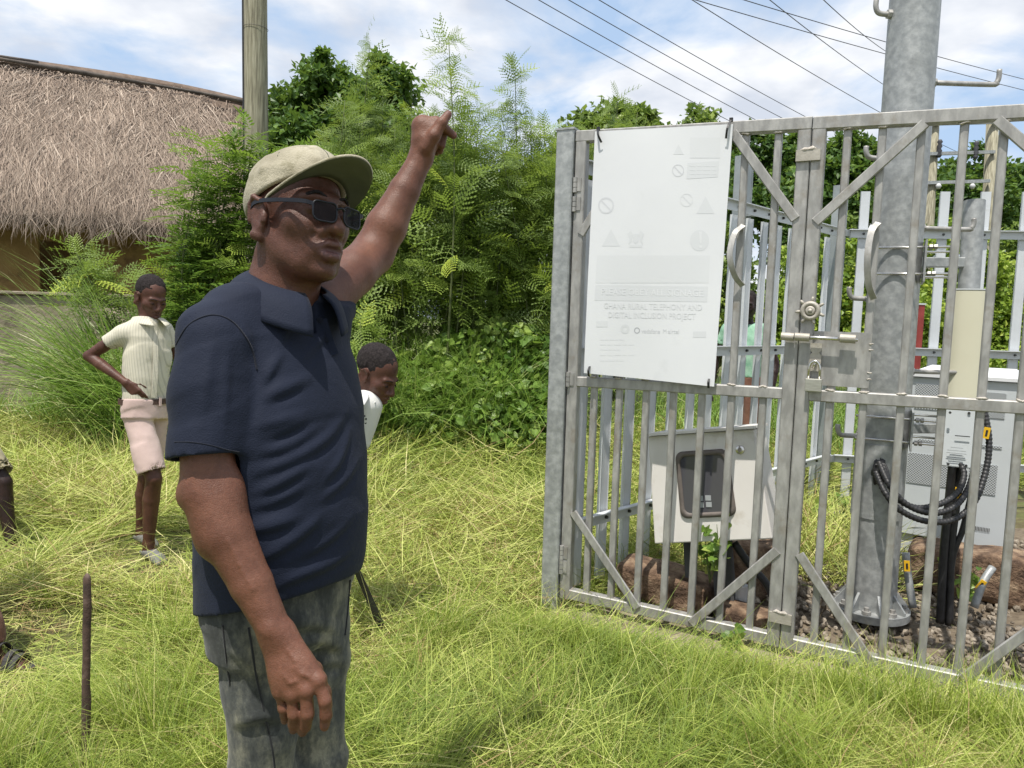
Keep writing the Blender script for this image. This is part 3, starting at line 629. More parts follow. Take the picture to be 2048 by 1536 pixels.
    # fringe of longer grass along the gate footing
    n = 5200; u = rng.random(n) ** .75; cl_ = rng.random(60); u = np.where(rng.random(n) < .75, cl_[rng.integers(0, 60, n)] + rng.normal(0, .012, n), u); a = PG(1085, 1215); b = PG(2300, 1490); q = a + (b - a) * u[:, None] + np.stack([rng.normal(0, .04, n) - .11, rng.normal(0, .05, n) - .28, np.zeros(n)], -1)
    q[:, 2] = gz(q[:, 0], q[:, 1])
    o = blades('gate_fringe_grass', q, rng.uniform(.06, .20, n) * (1 + .9 * np.clip((u - .35) * 3, 0, 1)), rng.uniform(.0016, .0036, n), rng.uniform(0, 6.28, n), rng.uniform(.0, .6, n), rng.uniform(.2, 1.5, n), M['grass'], None, np.clip(rng.normal(.6, .22, n), 0, 1), 4, 'stuff')
    tag(o, 'long green grass growing along the foot of the gate', 'grass')
# ================================================================== gate and fence steel
M['galv'] = pm('galvanised_steel', [(0.36, (0.285, 0.278, 0.265)), (0.5, (0.345, 0.337, 0.32)), (0.64, (0.415, 0.405, 0.385))], scale=34, rough=0.5, metal=0.35, bump=0.14, bscale=60, rvar=.10, stretch=(1, 1, .35), dirt=((0.26, 0.23, 0.19), 9, .54, .72))
M['galv_cool'] = pm('galvanised_cool', [(0.36, (0.285, 0.297, 0.297)), (0.5, (0.345, 0.357, 0.355)), (0.64, (0.42, 0.432, 0.428))], scale=30, rough=0.5, metal=0.35, bump=0.15, bscale=45, rvar=.12, dirt=((0.23, 0.24, 0.238), 5, .52, .74))
M['weld'] = pm('weld', [(0.3, (0.40, 0.36, 0.31)), (0.7, (0.60, 0.56, 0.50))], scale=60, rough=.6, metal=.3, bump=.6, bscale=200)
M['white_steel'] = pm('white_powder_coat', [(0.3, (0.52, 0.545, 0.57)), (0.7, (0.62, 0.645, 0.665))], scale=4, rough=0.4, metal=0.0, bump=.05, bscale=60, dirt=((0.50, 0.51, 0.50), 5, .58, .75))
M['bolt'] = pm('dark_bolt', [(0.3, (0.05, 0.05, 0.05)), (0.7, (0.12, 0.12, 0.12))], scale=40, rough=.5, metal=.6)
M['chrome'] = pm('polished_steel', [(0.3, (0.55, 0.53, 0.50)), (0.7, (0.72, 0.70, 0.66))], scale=30, rough=.22, metal=.95)
M['lockbody'] = pm('lock_brass', [(0.3, (0.42, 0.41, 0.36)), (0.7, (0.55, 0.54, 0.48))], scale=(24), rough=.38, metal=.7, stretch=(1, 1, 9))
M['cream_paint'] = pm('cream_paint', [(0.3, (0.34, 0.315, 0.27)), (0.7, (0.45, 0.42, 0.365))], scale=25, rough=.55, metal=.25, bump=.2, bscale=80)

GL, GR = PG(1122, 1197), PG(2048, 1398)
GU = nrm((GR - GL) * [1, 1, 0]); GN = nrm([GU[1], -GU[0], 0])            # GN points to the camera
if np.dot(GN, CAM - GL) < 0: GN = -GN
ZU = np.array([0, 0, 1.0])
def gp(px, py, off=0.0): return on_plane(px, py, GL + GN * off, GN)
def guz(px, py, off=0.0):
    p = gp(px, py, off); return np.dot((p - GL)[:2], GU[:2]), p[2]
def gat(u, z, off=0.0): return GL + GU * u + GN * off + ZU * (z - GL[2])
def line(p1, p2):
    (u1, z1), (u2, z2) = guz(*p1), guz(*p2); return lambda u: z1 + (z2 - z1) * (u - u1) / (u2 - u1)
if want('gate'):
    def gbar(parent, name, a, b, w, t, mat='galv', off=0.0, ch=.004):
        """bar in the gate plane between (u,z) points, w in plane, t through"""
        m = MB(); m.bar(gat(*a, off), gat(*b, off), w, t, up=GN, ch=ch); return m.build(name, M[mat], parent)
    def weld(parent, u, z, off, s=.012):
        m = MB(); c = gat(u, z, off); m.tube([c + GU * (k - 2) * s * .8 + ZU * float(rng.normal(0, s * .15)) for k in range(5)], [s * .2, s * .45, s * .4, s * .5, s * .15], 5); return m.build('weld_bead', M['weld'], parent, True)
    ztop = line((1185, 260), (2048, 209)); zmid = line((1200, 765), (2048, 815)); zbot = line((1135, 1190), (2048, 1393))
    uS = [guz(1140, 974)[0], guz(1566, 974)[0], guz(1594, 974)[0]]       # stiles: left leaf hinge stile, left leaf meeting stile, right leaf meeting stile
    leafw = uS[1] - uS[0]; uS.append(uS[2] + leafw)
    barsL = [guz(x, 974)[0] for x in (1180.5, 1230.5, 1284, 1338, 1394.5, 1453, 1515.5)]
    barsR = [guz(x, 911)[0] for x in (1652, 1719, 1794, 1876, 1953, 2033)] + [uS[3] - .115]
    SW, BT = .052, .040
    def leaf(label, ua, ub, bars, braces, cells):
        t = thing('gate_leaf', gat((ua + ub) / 2, 0), label, 'gate', 'steel palisade gate leaves')
        h = SW / 2
        for u in (ua, ub):
            gbar(t, 'stile', (u, zbot(u) - .012), (u, ztop(u) - .055), SW, .05)
        gbar(t, 'top_rail', (ua - h, ztop(ua) - .029), (ub + h, ztop(ub) - .029), .052, .05)
        gbar(t, 'mid_rail', (ua + h, zmid(ua)), (ub - h, zmid(ub)), .048, .046)
        gbar(t, 'bottom_rail', (ua + h, zbot(ua) + .012), (ub - h, zbot(ub) + .012), .050, .046)
        for u in bars:
            gbar(t, 'bar', (u, zbot(u) + .02), (u, ztop(u) - .056), .030, .030, off=-.004)
            weld(t, u, ztop(u) - .058, .018); weld(t, u, zmid(u) + .026, .02); 
        for a, b in braces: gbar(t, 'brace', a, b, .040, .012, off=.026)
        return t
    L0, L1, R0, R1 = uS
    gL = leaf('left leaf of the grey steel palisade gate, carrying the white board', L0, L1, barsL,
              [(guz(1468, 268), guz(1592, 440)), (guz(1150, 1022), guz(1278, 1212)), (guz(1385, 1243), guz(1556, 1098)), (guz(1166, 470), guz(1290, 268))], None)
    gR = leaf('right leaf of the grey steel palisade gate, with lock plate and bolt', R0, R1, barsR,
              [(guz(1632, 446), guz(1850, 250)), (guz(1992, 243), guz(2110, 345)), (guz(1600, 1105), guz(1748, 1330)), (guz(1925, 1352), guz(2115, 1215))], None)
    # meeting brackets
    for (x, y, par) in ((1618, 314, gR), (1562, 1231, gL)):
        u, z = guz(x, y); gbar(par, 'meeting_bracket', (u, z - .022), (u, z + .022), .095, .012, 'cream_paint', off=.033, ch=.002)
        weld(par, u, z + .024, .034, .02)
    # pull handles: bent flat straps
    def handle(par, pts, nm='pull_handle'):
        pts = [gat(*guz(x, y), o_) for x, y, o_ in pts]; pts = spline(pts, 14); m = MB()
        for a, b in zip(pts[:-1], pts[1:]): m.bar(a, b + (b - a) * .15, .024, .006, up=np.cross(GU, b - a))
        return m.build(nm, M['galv'], par)
    handle(gL, [(1489, 452, .02), (1473, 472, .05), (1466, 515, .07), (1474, 552, .05), (1487, 572, .02)])
    handle(gR, [(1757, 447, .02), (1743, 468, .05), (1736, 520, .07), (1738, 570, .05), (1748, 598, .02)])
    # lock plate, slide bolt, wheel, hasp
    a, b = guz(1628, 662), guz(1737, 776); uc = (a[0] + b[0]) / 2
    m = MB(); m.bar(gat(uc, b[1], .012), gat(uc, a[1], .012), b[0] - a[0], .006, up=GN); m.build('lock_plate', M['galv'], gR)
    for y in (688, 700, 745, 758): weld(gR, b[0], guz(1737, y)[1], .016, .006)
    u0, zb = guz(1566, 672); u1 = guz(1712, 675)[0]
    m = MB(); m.tube([gat(u0, zb, .052), gat(u1 + .01, zb - .004, .052)], .0085, 12); sb = m.build('slide_bolt', M['chrome'], gR, True)
    for x0, x1, r in ((1566, 1591, .0165), (1593, 1622, .0165), (1682, 1713, .0175)):
        ua_, ub_ = guz(x0, 672)[0], guz(x1, 672)[0]; n = 16; V = []
        c0, c1 = gat(ua_, zb, .052), gat(ub_, zb - .002, .052); m = MB(); m.tube([c0, c1], r, 18); smooth_by_angle(m.build('bolt_sleeve', M['cream_paint'], gL if x0 == 1566 else gR), 50)
    m = MB(); uw, zw = guz(1623, 622); wc = gat(uw, zw, .040)
    for r_, o_, rr in ((.030, .006, .010), (.012, .010, .008)):
        m.tube([wc + GN * o_ + r_ * (math.cos(t) * GU + math.sin(t) * ZU) for t in np.linspace(0, 2 * math.pi, 33)], rr, 8, False)
    m.tube([wc - GN * .012, wc + GN * .002], [.034, .034], 28); m.tube([wc, wc + GN * .02], [.012, .009], 12)
    wheel = m.build('lock_wheel', M['cream_paint'], gR, True)
    for k in range(7):
        t = k / 7 * 2 * math.pi + .55; d = math.cos(t) * GU + math.sin(t) * ZU; m = MB(); m.tube([wc + d * .034 + GN * .004, wc + d * .050 + GN * .004, wc + d * .058 + GN * .004], [.006, .0065, .004], 8); m.build('knob', M['cream_paint'], wheel, True)
    # hasp strip with waisted outline
    u, z0 = guz(1634, 686); z1 = guz(1634, 742)[1]; hh = z0 - z1
    prof = [(-.022, 0), (-.022, .24), (-.014, .34), (-.022, .44), (-.022, 1.0), (.022, 1.0), (.022, .44), (.014, .34), (.022, .24), (.022, 0)]
    m = MB(); m.prism([gat(u + x, z0 - hh * y, .022) for x, y in prof], GN * .005); m.build('hasp', M['cream_paint'], gR)
    m = MB(); su, sz = guz(1631, 728); m.tube([gat(su, sz, .018) + .016 * (math.cos(t) * GN + math.sin(t) * (ZU * .9 + GU * .3)) + GN * .010 for t in np.linspace(-1.2, math.pi + 1.2, 14)], .0045, 8); m.build('staple', M['chrome'], gR, True)
    # padlock
    pu, pz = guz(1628, 757, .04); pz2 = guz(1628, 783, .04)[1]; pl = thing('padlock', gat(pu, pz2, .045), 'brass padlock with steel shackle hanging from the gate hasp', 'padlock')
    pw, phh = .064, pz - pz2
    m = MB(); m.bar(gat(pu, pz2, .048), gat(pu, pz, .048), pw, .026, up=GN); m.build('lock_body', M['lockbody'], pl, bevel=.003)
    sh = guz(1630, 722, .04)[1] - pz
    m = MB(); q = [gat(pu - .021, pz - .004, .048)] + [gat(pu - .021 * math.cos(t) + .0, pz + sh * (.55 + .45 * math.sin(t)), .048) for t in np.linspace(0, math.pi, 11)] + [gat(pu + .021, pz - .004, .048)]
    m.tube(q, .0055, 10); m.build('shackle', M['chrome'], pl, True)

    # ---- gate posts
    def gpost(label, uc, ztopp, w, hinge_ys, px):
        base = gat(uc, -.1, 0); t = thing('gate_post', base * [1, 1, 0], label, 'post', 'steel gate posts')
        m = MB(); m.bar(base, gat(uc, ztopp), w, w, up=GN, ch=.006); m.build('shaft', M['galv_cool'], t)
        m = MB(); m.bar(gat(uc, ztopp - .001), gat(uc, ztopp + .008), w + .008, w + .008, up=GN); m.build('cap', M['galv_cool'], t)
        return t
    ua, zt = guz(1141, 263, .0); ub = guz(1098, 974)[0]; uc_ = (guz(1098, 974)[0] + guz(1126, 974)[0]) / 2
    pL = gpost('square grey steel gate post left of the white board', uc_, zt, .088, None, None)
    gpost('square grey steel gate post at the right edge of the enclosure', R1 + .10, ztop(R1) + .03, .088, None, None)
    for x, y in ((1151, 372), (1148, 410), (1135, 757), (1121, 1100), (1120, 1128)):
        u, z = guz(x, y); m = MB()
        for k in range(3): m.tube([gat(uc_ + .056, z - .036 + .024 * k, .030), gat(uc_ + .056, z - .0145 + .024 * k, .030)], .011, 10)
        m.bar(gat(uc_ + .070, z - .03, .027), gat(uc_ + .070, z + .03, .027), .03, .005, up=GN)
        smooth_by_angle(m.build('hinge', M['galv'], gL), 40)
    # ---- white notice board (back of a printed sheet) tied to the left leaf
    c4 = [gp(1190, 263, .052), gp(1466, 248, .052), gp(1429, 773, .060), gp(1168, 746, .060)]
    sgn = thing('notice_board', (c4[2] + c4[3]) / 2, 'white notice board with faint show-through print, tied to the gate', 'sign')
    M['board'] = pm('white_board', [(0.3, (0.66, 0.67, 0.695)), (0.7, (0.71, 0.72, 0.74))], scale=2.2, rough=.5, spec=.3, bump=.05, bscale=5, dirt=((0.62, 0.63, 0.65), 5, .62, .8))
    nu, nv = 14, 20; V = []
    for j in range(nv):
        for i in range(nu):
            s, t = i / (nu - 1), j / (nv - 1)
            p = (c4[0] * (1 - s) + c4[1] * s) * (1 - t) + (c4[3] * (1 - s) + c4[2] * s) * t
            bow = .010 * math.sin(s * math.pi) * math.sin(t * math.pi) + .008 * math.sin(s * 5 + t * 3) * t
            V.append(p + GN * bow)
    V = np.array(V); VB = V - GN * .003; idx = np.arange(nu * nv).reshape(nv, nu); N = nu * nv
    F = [[idx[j, i], idx[j, i + 1], idx[j + 1, i + 1], idx[j + 1, i]] for j in range(nv - 1) for i in range(nu - 1)]
    F += [[N + a for a in f[::-1]] for f in F]
    rim = list(idx[0]) + list(idx[1:, -1]) + list(idx[-1, :-1][::-1]) + list(idx[1:-1, 0][::-1])
    F += [[rim[k], rim[(k + 1) % len(rim)], N + rim[(k + 1) % len(rim)], N + rim[k]] for k in range(len(rim))]
    bo = add('board', np.vstack([V, VB]), _split_faces(F), M['board'], sgn, True); fix_normals(bo.data); smooth_by_angle(bo, 50)
    def bpt(s, t, lift=.0005):
        p = (c4[0] * (1 - s) + c4[1] * s) * (1 - t) + (c4[3] * (1 - s) + c4[2] * s) * t
        return p + GN * (.010 * math.sin(s * math.pi) * math.sin(t * math.pi) + .008 * math.sin(s * 5 + t * 3) * t + lift)
    def st(px, py):                                             # photo pixel -> board parameters
        s, t = .5, .5
        for _ in range(30):
            x, y, _d = proj(bpt(s, t)); e = 1e-3; xs, ys, _d = proj(bpt(s + e, t)); xt, yt, _d = proj(bpt(s, t + e))
            J = np.array([[(xs - x) / e, (xt - x) / e], [(ys - y) / e, (yt - y) / e]]); ds = np.linalg.solve(J, [px - x, py - y]); s += ds[0]; t += ds[1]
        return s, t
    def ink(name, g): return pm(name, [(0.3, (g[0] * .98, g[1] * .98, g[2] * .98)), (0.7, g)], scale=9, rough=.45)
    I1, I2, I3, I4 = ink('faint_print', (.640, .653, .674)), ink('faint_print_pale', (.660, .672, .692)), ink('faint_print_mid', (.595, .605, .63)), ink('faint_print_dark', (.42, .43, .455))
    def patch(name, poly, mat, lift=.0005):
        """flat printed shape; poly in photo pixels"""
        pts = [bpt(*st(x, y), lift) for x, y in poly]; c = np.mean(pts, 0); n = len(pts)
        return add(name, np.vstack([pts, c]), [np.array([[i, (i + 1) % n, n] for i in range(n)])], mat, sgn)
    def rect(x0, y0, x1, y1, sk=(0, 0)): return [(x0 + (x1 - x0) * a + sk[0] * b, y0 + (y1 - y0) * b + sk[1] * a) for a, b in [(i / 6, 0) for i in range(7)] + [(1, i / 6) for i in range(1, 7)] + [(1 - i / 6, 1) for i in range(1, 7)] + [(0, 1 - i / 6) for i in range(1, 6)]]
    def panel(x0, y0, x1, y1, mat, sk=(0, 0), lift=.0005, n=7):
        g_ = [bpt(*st(x0 + (x1 - x0) * i / (n - 1) + sk[0] * j / (n - 1), y0 + (y1 - y0) * j / (n - 1) + sk[1] * i / (n - 1)), lift) for j in range(n) for i in range(n)]
        return add('printed_panel', g_, [np.array([[j * n + i, (j + 1) * n + i, (j + 1) * n + i + 1, j * n + i + 1] for j in range(n - 1) for i in range(n - 1)])], mat, sgn)
    panel(1380, 275, 1440, 316, I2); panel(1375, 326, 1438, 358, I1, (-2, -4))
    panel(1194, 511, 1420, 566, I2, (-3, 0)); panel(1191, 570, 1416, 601, I1, (-2, 3))
    def tri(cx, cy, r): return [(cx, cy - r), (cx + r * .95, cy + r * .8), (cx, cy + r * .8), (cx - r * .95, cy + r * .8)]
    for cx, cy, r in ((1357, 300, 11), (1411, 412, 19), (1222, 477, 19)): patch('warning_triangle', tri(cx, cy, r), I1)
    def ring(cx, cy, r, w, mat, name='prohibition_ring', slash=True):
        n = 28; o_ = [bpt(*st(cx + r * math.cos(2 * math.pi * k / n), cy + 1.04 * r * math.sin(2 * math.pi * k / n))) for k in range(n)]; i_ = [bpt(*st(cx + (r - w) * math.cos(2 * math.pi * k / n), cy + 1.04 * (r - w) * math.sin(2 * math.pi * k / n))) for k in range(n)]
        V = np.array(o_ + i_); F = [[k, (k + 1) % n, n + (k + 1) % n, n + k] for k in range(n)]
        if slash:
            q = [bpt(*st(cx + a, cy + b)) for a, b in ((-r * .7, -r * .6), (-r * .58, -r * .74), (r * .7, r * .6), (r * .58, r * .74))]; V = np.vstack([V, q]); F.append([2 * n, 2 * n + 1, 2 * n + 2, 2 * n + 3])
        return add(name, V, _split_faces(F), mat, sgn)
    ring(1212, 411, 16, 3.2, I3); ring(1356, 341, 12, 1.8, I3); ring(1373, 400, 13, 2, I2); ring(1250, 658, 9, 5, I1, 'logo_ring', False); ring(1274, 661, 6, 2, I4, 'logo_ring', False)
    n = 24; patch('printed_disc', [(1399 + 19 * math.cos(2 * math.pi * k / n), 481 + 21 * math.sin(2 * math.pi * k / n)) for k in range(n)], I1)
    patch('exclamation_stroke', [(1398, 463), (1404, 463), (1403, 487), (1400, 487)], M['board'], .0010); patch('exclamation_dot', [(1399, 491), (1404, 491), (1404, 496), (1399, 496)], M['board'], .0010)
    # emblem: two eagle like supporters with a shield between them
    for pl_ in ([(1255, 468), (1262, 461), (1266, 470), (1263, 482), (1257, 490), (1259, 478)], [(1288, 468), (1281, 461), (1277, 470), (1280, 482), (1286, 490), (1284, 478)], [(1266, 468), (1277, 468), (1277, 482), (1271, 488), (1266, 482)], [(1259, 490), (1284, 490), (1284, 495), (1259, 495)]): patch('crest', pl_, I1)
    panel(1386, 663, 1412, 675, I1); panel(1192, 642, 1215, 654, I2)
    def text(s, px0, px1, py, hpx, mat, name='lettering', font_bold=0.0, lift=.0009, slope=0.0):
        cu = bpy.data.curves.new(name, 'FONT'); cu.body = s; cu.align_x = 'LEFT'; cu.size = 1.0; cu.resolution_u = 2; cu.offset = font_bold
        tmp = bpy.data.objects.new(name, cu); COL.objects.link(tmp); bpy.context.view_layer.update()
        dg = bpy.context.evaluated_depsgraph_get(); me = bpy.data.meshes.new_from_object(tmp.evaluated_get(dg)); bpy.data.objects.remove(tmp)
        V = np.zeros(len(me.vertices) * 3); me.vertices.foreach_get('co', V); V = V.reshape(-1, 3); w = np.ptp(V[:, 0]); hgt = .72; x0 = V[:, 0].min()
        a, b = st(px0, py), st(px1, py + slope); up_ = st(px0, py - hpx)
        out = np.array([bpt(a[0] + (b[0] - a[0]) * (x - x0) / w + (up_[0] - a[0]) * y / hgt, a[1] + (b[1] - a[1]) * (x - x0) / w + (up_[1] - a[1]) * y / hgt, lift) for x, y, _z in V])
        F = [list(p.vertices) for p in me.polygons]; bpy.data.meshes.remove(me)
        return add(name, out, _split_faces(F), mat, sgn)
    text('PLEASE OBEY ALL SIGNAGE', 1203, 1406, 589, 13, M['board'], font_bold=.012, lift=.0011, slope=4)
    text('GHANA RURAL TELEPHONY AND', 1208, 1404, 617, 12, I2, font_bold=.008, slope=4)
    text('DIGITAL INCLUSION PROJECT', 1217, 1391, 635, 12, I2, font_bold=.008, slope=4)
    text('vodafone', 1283, 1320, 666, 9, I3, slope=1); text('airtel', 1336, 1358, 667, 9, I3, slope=.5); text('M', 1326, 1333, 666, 8, I3)
    for y in (680, 690, 700, 711, 722): text('...... ..... ....... .... ......', 1200, 1240 + (y % 7) * 7, y, 8, I2)
    for y in (333, 341, 349): text('..... .... ...... ....', 1380, 1432, y, 9, M['board'], lift=.0011)
    # cable ties
    for (x0, y0, x1, y1) in ((1196, 258, 1203, 285), (1462, 240, 1452, 277), (1182, 728, 1178, 753), (1421, 750, 1417, 776)):
        t_ = thing('cable_tie', gp(x1, y1, .06), 'black cable tie at the %s corner of the white board' % {1196: 'upper left', 1462: 'upper right', 1182: 'lower left', 1421: 'lower right'}[x0], 'cable tie', 'cable ties holding the white board')
        m = MB(); a, b = gp(x0, y0, .045), gp(x1, y1, .066); q = spline([a, (a + b) / 2 + GN * .022, b], 6)
        for p, r_ in zip(q[:-1], q[1:]): m.bar(p, r_, .009, .003, up=GN)
        m.build('strap', M['black'], t_); m = MB(); m.bar(a - GN * .004 - ZU * .006, a - GN * .004 + ZU * .010, .015, .012, up=GN, ch=.002); m.build('head', M['black'], t_)

    # ---- white palisade fence behind the gate
    cornr = PG(1648, 998); cornr = np.array([cornr[0], cornr[1], 0]); lp = gat(uc_, 0) * [1, 1, 0]; bend = np.array([P(2048, 700, 5.75)[0], 5.7, 0]); bend = cornr + (bend - cornr) * 2.0
    def pal_run(label, a, b, spacing, rails, zt, skip=0.15, near=0):
        d = nrm(b - a); nn = nrm([d[1], -d[0], 0]); nn = nn if np.dot(nn, CAM - a) > 0 else -nn
        t = thing('palisade_fence', (a + b) / 2, label, 'fence', 'white palisade fence runs'); Ln = np.linalg.norm(b - a); n = int((Ln - skip) / spacing)
        for z in rails:
            m = MB(); m.bar(a + ZU * z + d * .05, b + ZU * z, .008, .062, up=ZU); m.bar(a + ZU * (z + .029) + d * .05 + nn * .018, b + ZU * (z + .029) + nn * .018, .032, .006, up=ZU)
            m.build('rail', M['white_steel'], t)
        pal = None
        for k in range(n):
            p = a + d * (skip + k * spacing)
            if pal is None:
                m = MB(); m.prism([p - nn * .012 + d * x + nn * y for x, y in ((-.034, 0), (-.030, -.004), (0, -.006), (.030, -.004), (.034, 0), (.034, -.020), (.030, -.020), (.029, -.006), (-.029, -.006), (-.030, -.020), (-.034, -.020))], ZU * zt)
                pal = m.build('pale', M['white_steel'], t, origin=p); p_first = p
                if near: pal.scale = (1, 1, .86)
            else:
                c = pal.copy(); COL.objects.link(c); c.parent = t; c.location = pal.location + Vector(p - p_first)
                if k < near: c.scale = (1, 1, .86 + .035 * k)
        bt = None
        for k in range(n):
            for z in rails:
                q = a + d * (skip + k * spacing + .0) + ZU * z + nn * .006
                if bt is None:
                    m = MB(); m.tube([q - nn * .004, q + nn * .012], [.010, .008], 6); bt = m.build('bolt', M['bolt'], t, origin=q); b_first = q
                else:
                    c = bt.copy(); COL.objects.link(c); c.parent = t; c.location = bt.location + Vector(q - b_first)
        return t, d, nn
    tL, dLn, nLn = pal_run('white palisade fence run going back from the left gate post', lp + nrm(cornr - lp) * .05, cornr, .205, (.34, 1.22, 2.13), 2.42, .15, 4)
    tB, dB, nB = pal_run('white palisade fence run across the back of the enclosure', cornr, bend, .29, (.34, 1.22, 2.13), 2.46, .16)
    M['fence_post'] = pm('fence_post_grey', [(0.3, (0.22, 0.25, 0.26)), (0.7, (0.36, 0.385, 0.39))], scale=5, rough=.5, metal=.35, bump=.1, bscale=40)
    for lab, p, zt, w in (('grey steel fence post seen right of the white board', lp + (cornr - lp) * .58 - nLn * .09, 2.50, .12), ('grey steel corner fence post behind the gate lock', cornr, 2.50, .115)):
        t = thing('fence_post', p, lab, 'post', 'steel posts of the white fence'); dd = dLn
        m = MB(); m.bar(p - ZU * .05, p + ZU * zt, .10, .008, up=nLn); m.bar(p - ZU * .05 + dd * .055 - nLn * .03, p + ZU * zt + dd * .055 - nLn * .03, .008, .075, up=nLn); m.bar(p - ZU * .05 - dd * .055 - nLn * .03, p + ZU * zt - dd * .055 - nLn * .03, .008, .075, up=nLn); m.build('shaft', M['fence_post'], t)
        for z in (.34, 1.22, 2.13):
            m = MB(); m.bar(p + ZU * z - dd * .03 + nLn * .03, p + ZU * z + dd * .03 + nLn * .03, .05, .05, up=ZU); m.build('rail_bracket', M['fence_post'], t)
# ================================================================== equipment inside the enclosure
M['cab'] = pm('cabinet_grey', [(0.3, (0.50, 0.53, 0.545)), (0.7, (0.56, 0.59, 0.60))], scale=3, rough=.45, bump=.03, bscale=80, dirt=((0.44, 0.46, 0.465), 4, .58, .78))
M['cab_top'] = pm('cabinet_white', [(0.3, (0.68, 0.69, 0.70)), (0.7, (0.74, 0.75, 0.76))], scale=3, rough=.45)
M['beige'] = pm('beige_radome', [(0.3, (0.55, 0.53, 0.40)), (0.7, (0.61, 0.59, 0.46))], scale=2, rough=.5, bump=.02, bscale=60)
M['meter_white'] = pm('meter_box_white', [(0.3, (0.68, 0.655, 0.62)), (0.7, (0.74, 0.715, 0.68))], scale=3, rough=.45, dirt=((0.52, 0.47, 0.40), 5, .55, .75))
M['yellow'] = pm('yellow_tag', [(0.3, (0.75, 0.42, 0.01)), (0.7, (0.85, 0.52, 0.02))], scale=30, rough=.5)
M['red'] = pm('red_paint', [(0.3, (0.20, 0.025, 0.022)), (0.7, (0.32, 0.05, 0.045))], scale=8, rough=.6)
M['pvc'] = pm('white_pvc', [(0.3, (0.50, 0.50, 0.51)), (0.7, (0.62, 0.62, 0.63))], scale=8, rough=.4)
M['rust'] = pm('rusty_iron', [(0.3, (0.030, 0.018, 0.013)), (0.55, (0.075, 0.045, 0.032)), (0.75, (0.17, 0.12, 0.10))], scale=22, rough=.9, bump=.8, bscale=90, bdist=.004)
M['print_ink'] = pm('print_ink', [(0.3, (0.30, 0.32, 0.33)), (0.7, (0.36, 0.38, 0.39))], scale=9, rough=.5)
M['dark_hole'] = pm('dark_vent', [(0.3, (0.05, 0.052, 0.055)), (0.7, (0.09, 0.092, 0.095))], scale=9, rough=.8)
def glassm():
    m, t, b, out = _nodes('dark_window'); b.inputs['Base Color'].default_value = (.075, .075, .085, 1); b.inputs['Roughness'].default_value = .08; b.inputs['Specular IOR Level'].default_value = .6; return m
M['dark_window'] = glassm()
def perfm():
    """perforated sheet: rows of round holes, flat print scale"""
    m, t, b, out = _nodes('perforated_sheet')
    g = t.nodes.new('ShaderNodeNewGeometry'); sp = t.nodes.new('ShaderNodeSeparateXYZ'); t.links.new(g.outputs['Position'], sp.inputs[0])
    dt = t.nodes.new('ShaderNodeVectorMath'); dt.operation = 'DOT_PRODUCT'; t.links.new(g.outputs['Position'], dt.inputs[0]); dt.inputs[1].default_value = tuple(GU)
    cb = t.nodes.new('ShaderNodeCombineXYZ'); t.links.new(dt.outputs['Value'], cb.inputs[0]); t.links.new(sp.outputs[2], cb.inputs[1])
    mpn = t.nodes.new('ShaderNodeMapping'); mpn.inputs['Rotation'].default_value = (0, 0, R(45)); mpn.inputs['Scale'].default_value = (95, 95, 95); t.links.new(cb.outputs[0], mpn.inputs[0])
    fr = t.nodes.new('ShaderNodeVectorMath'); fr.operation = 'FRACTION'; t.links.new(mpn.outputs[0], fr.inputs[0])
    sb = t.nodes.new('ShaderNodeVectorMath'); sb.operation = 'SUBTRACT'; sb.inputs[1].default_value = (.5, .5, 0); t.links.new(fr.outputs[0], sb.inputs[0])
    ln = t.nodes.new('ShaderNodeVectorMath'); ln.operation = 'LENGTH'; t.links.new(sb.outputs[0], ln.inputs[0])
    r = _ramp(t, ln.outputs['Value'], [(.36, (.12, .125, .13)), (.43, (.50, .53, .54))]); t.links.new(r.outputs[0], b.inputs['Base Color']); b.inputs['Roughness'].default_value = .5
    return m

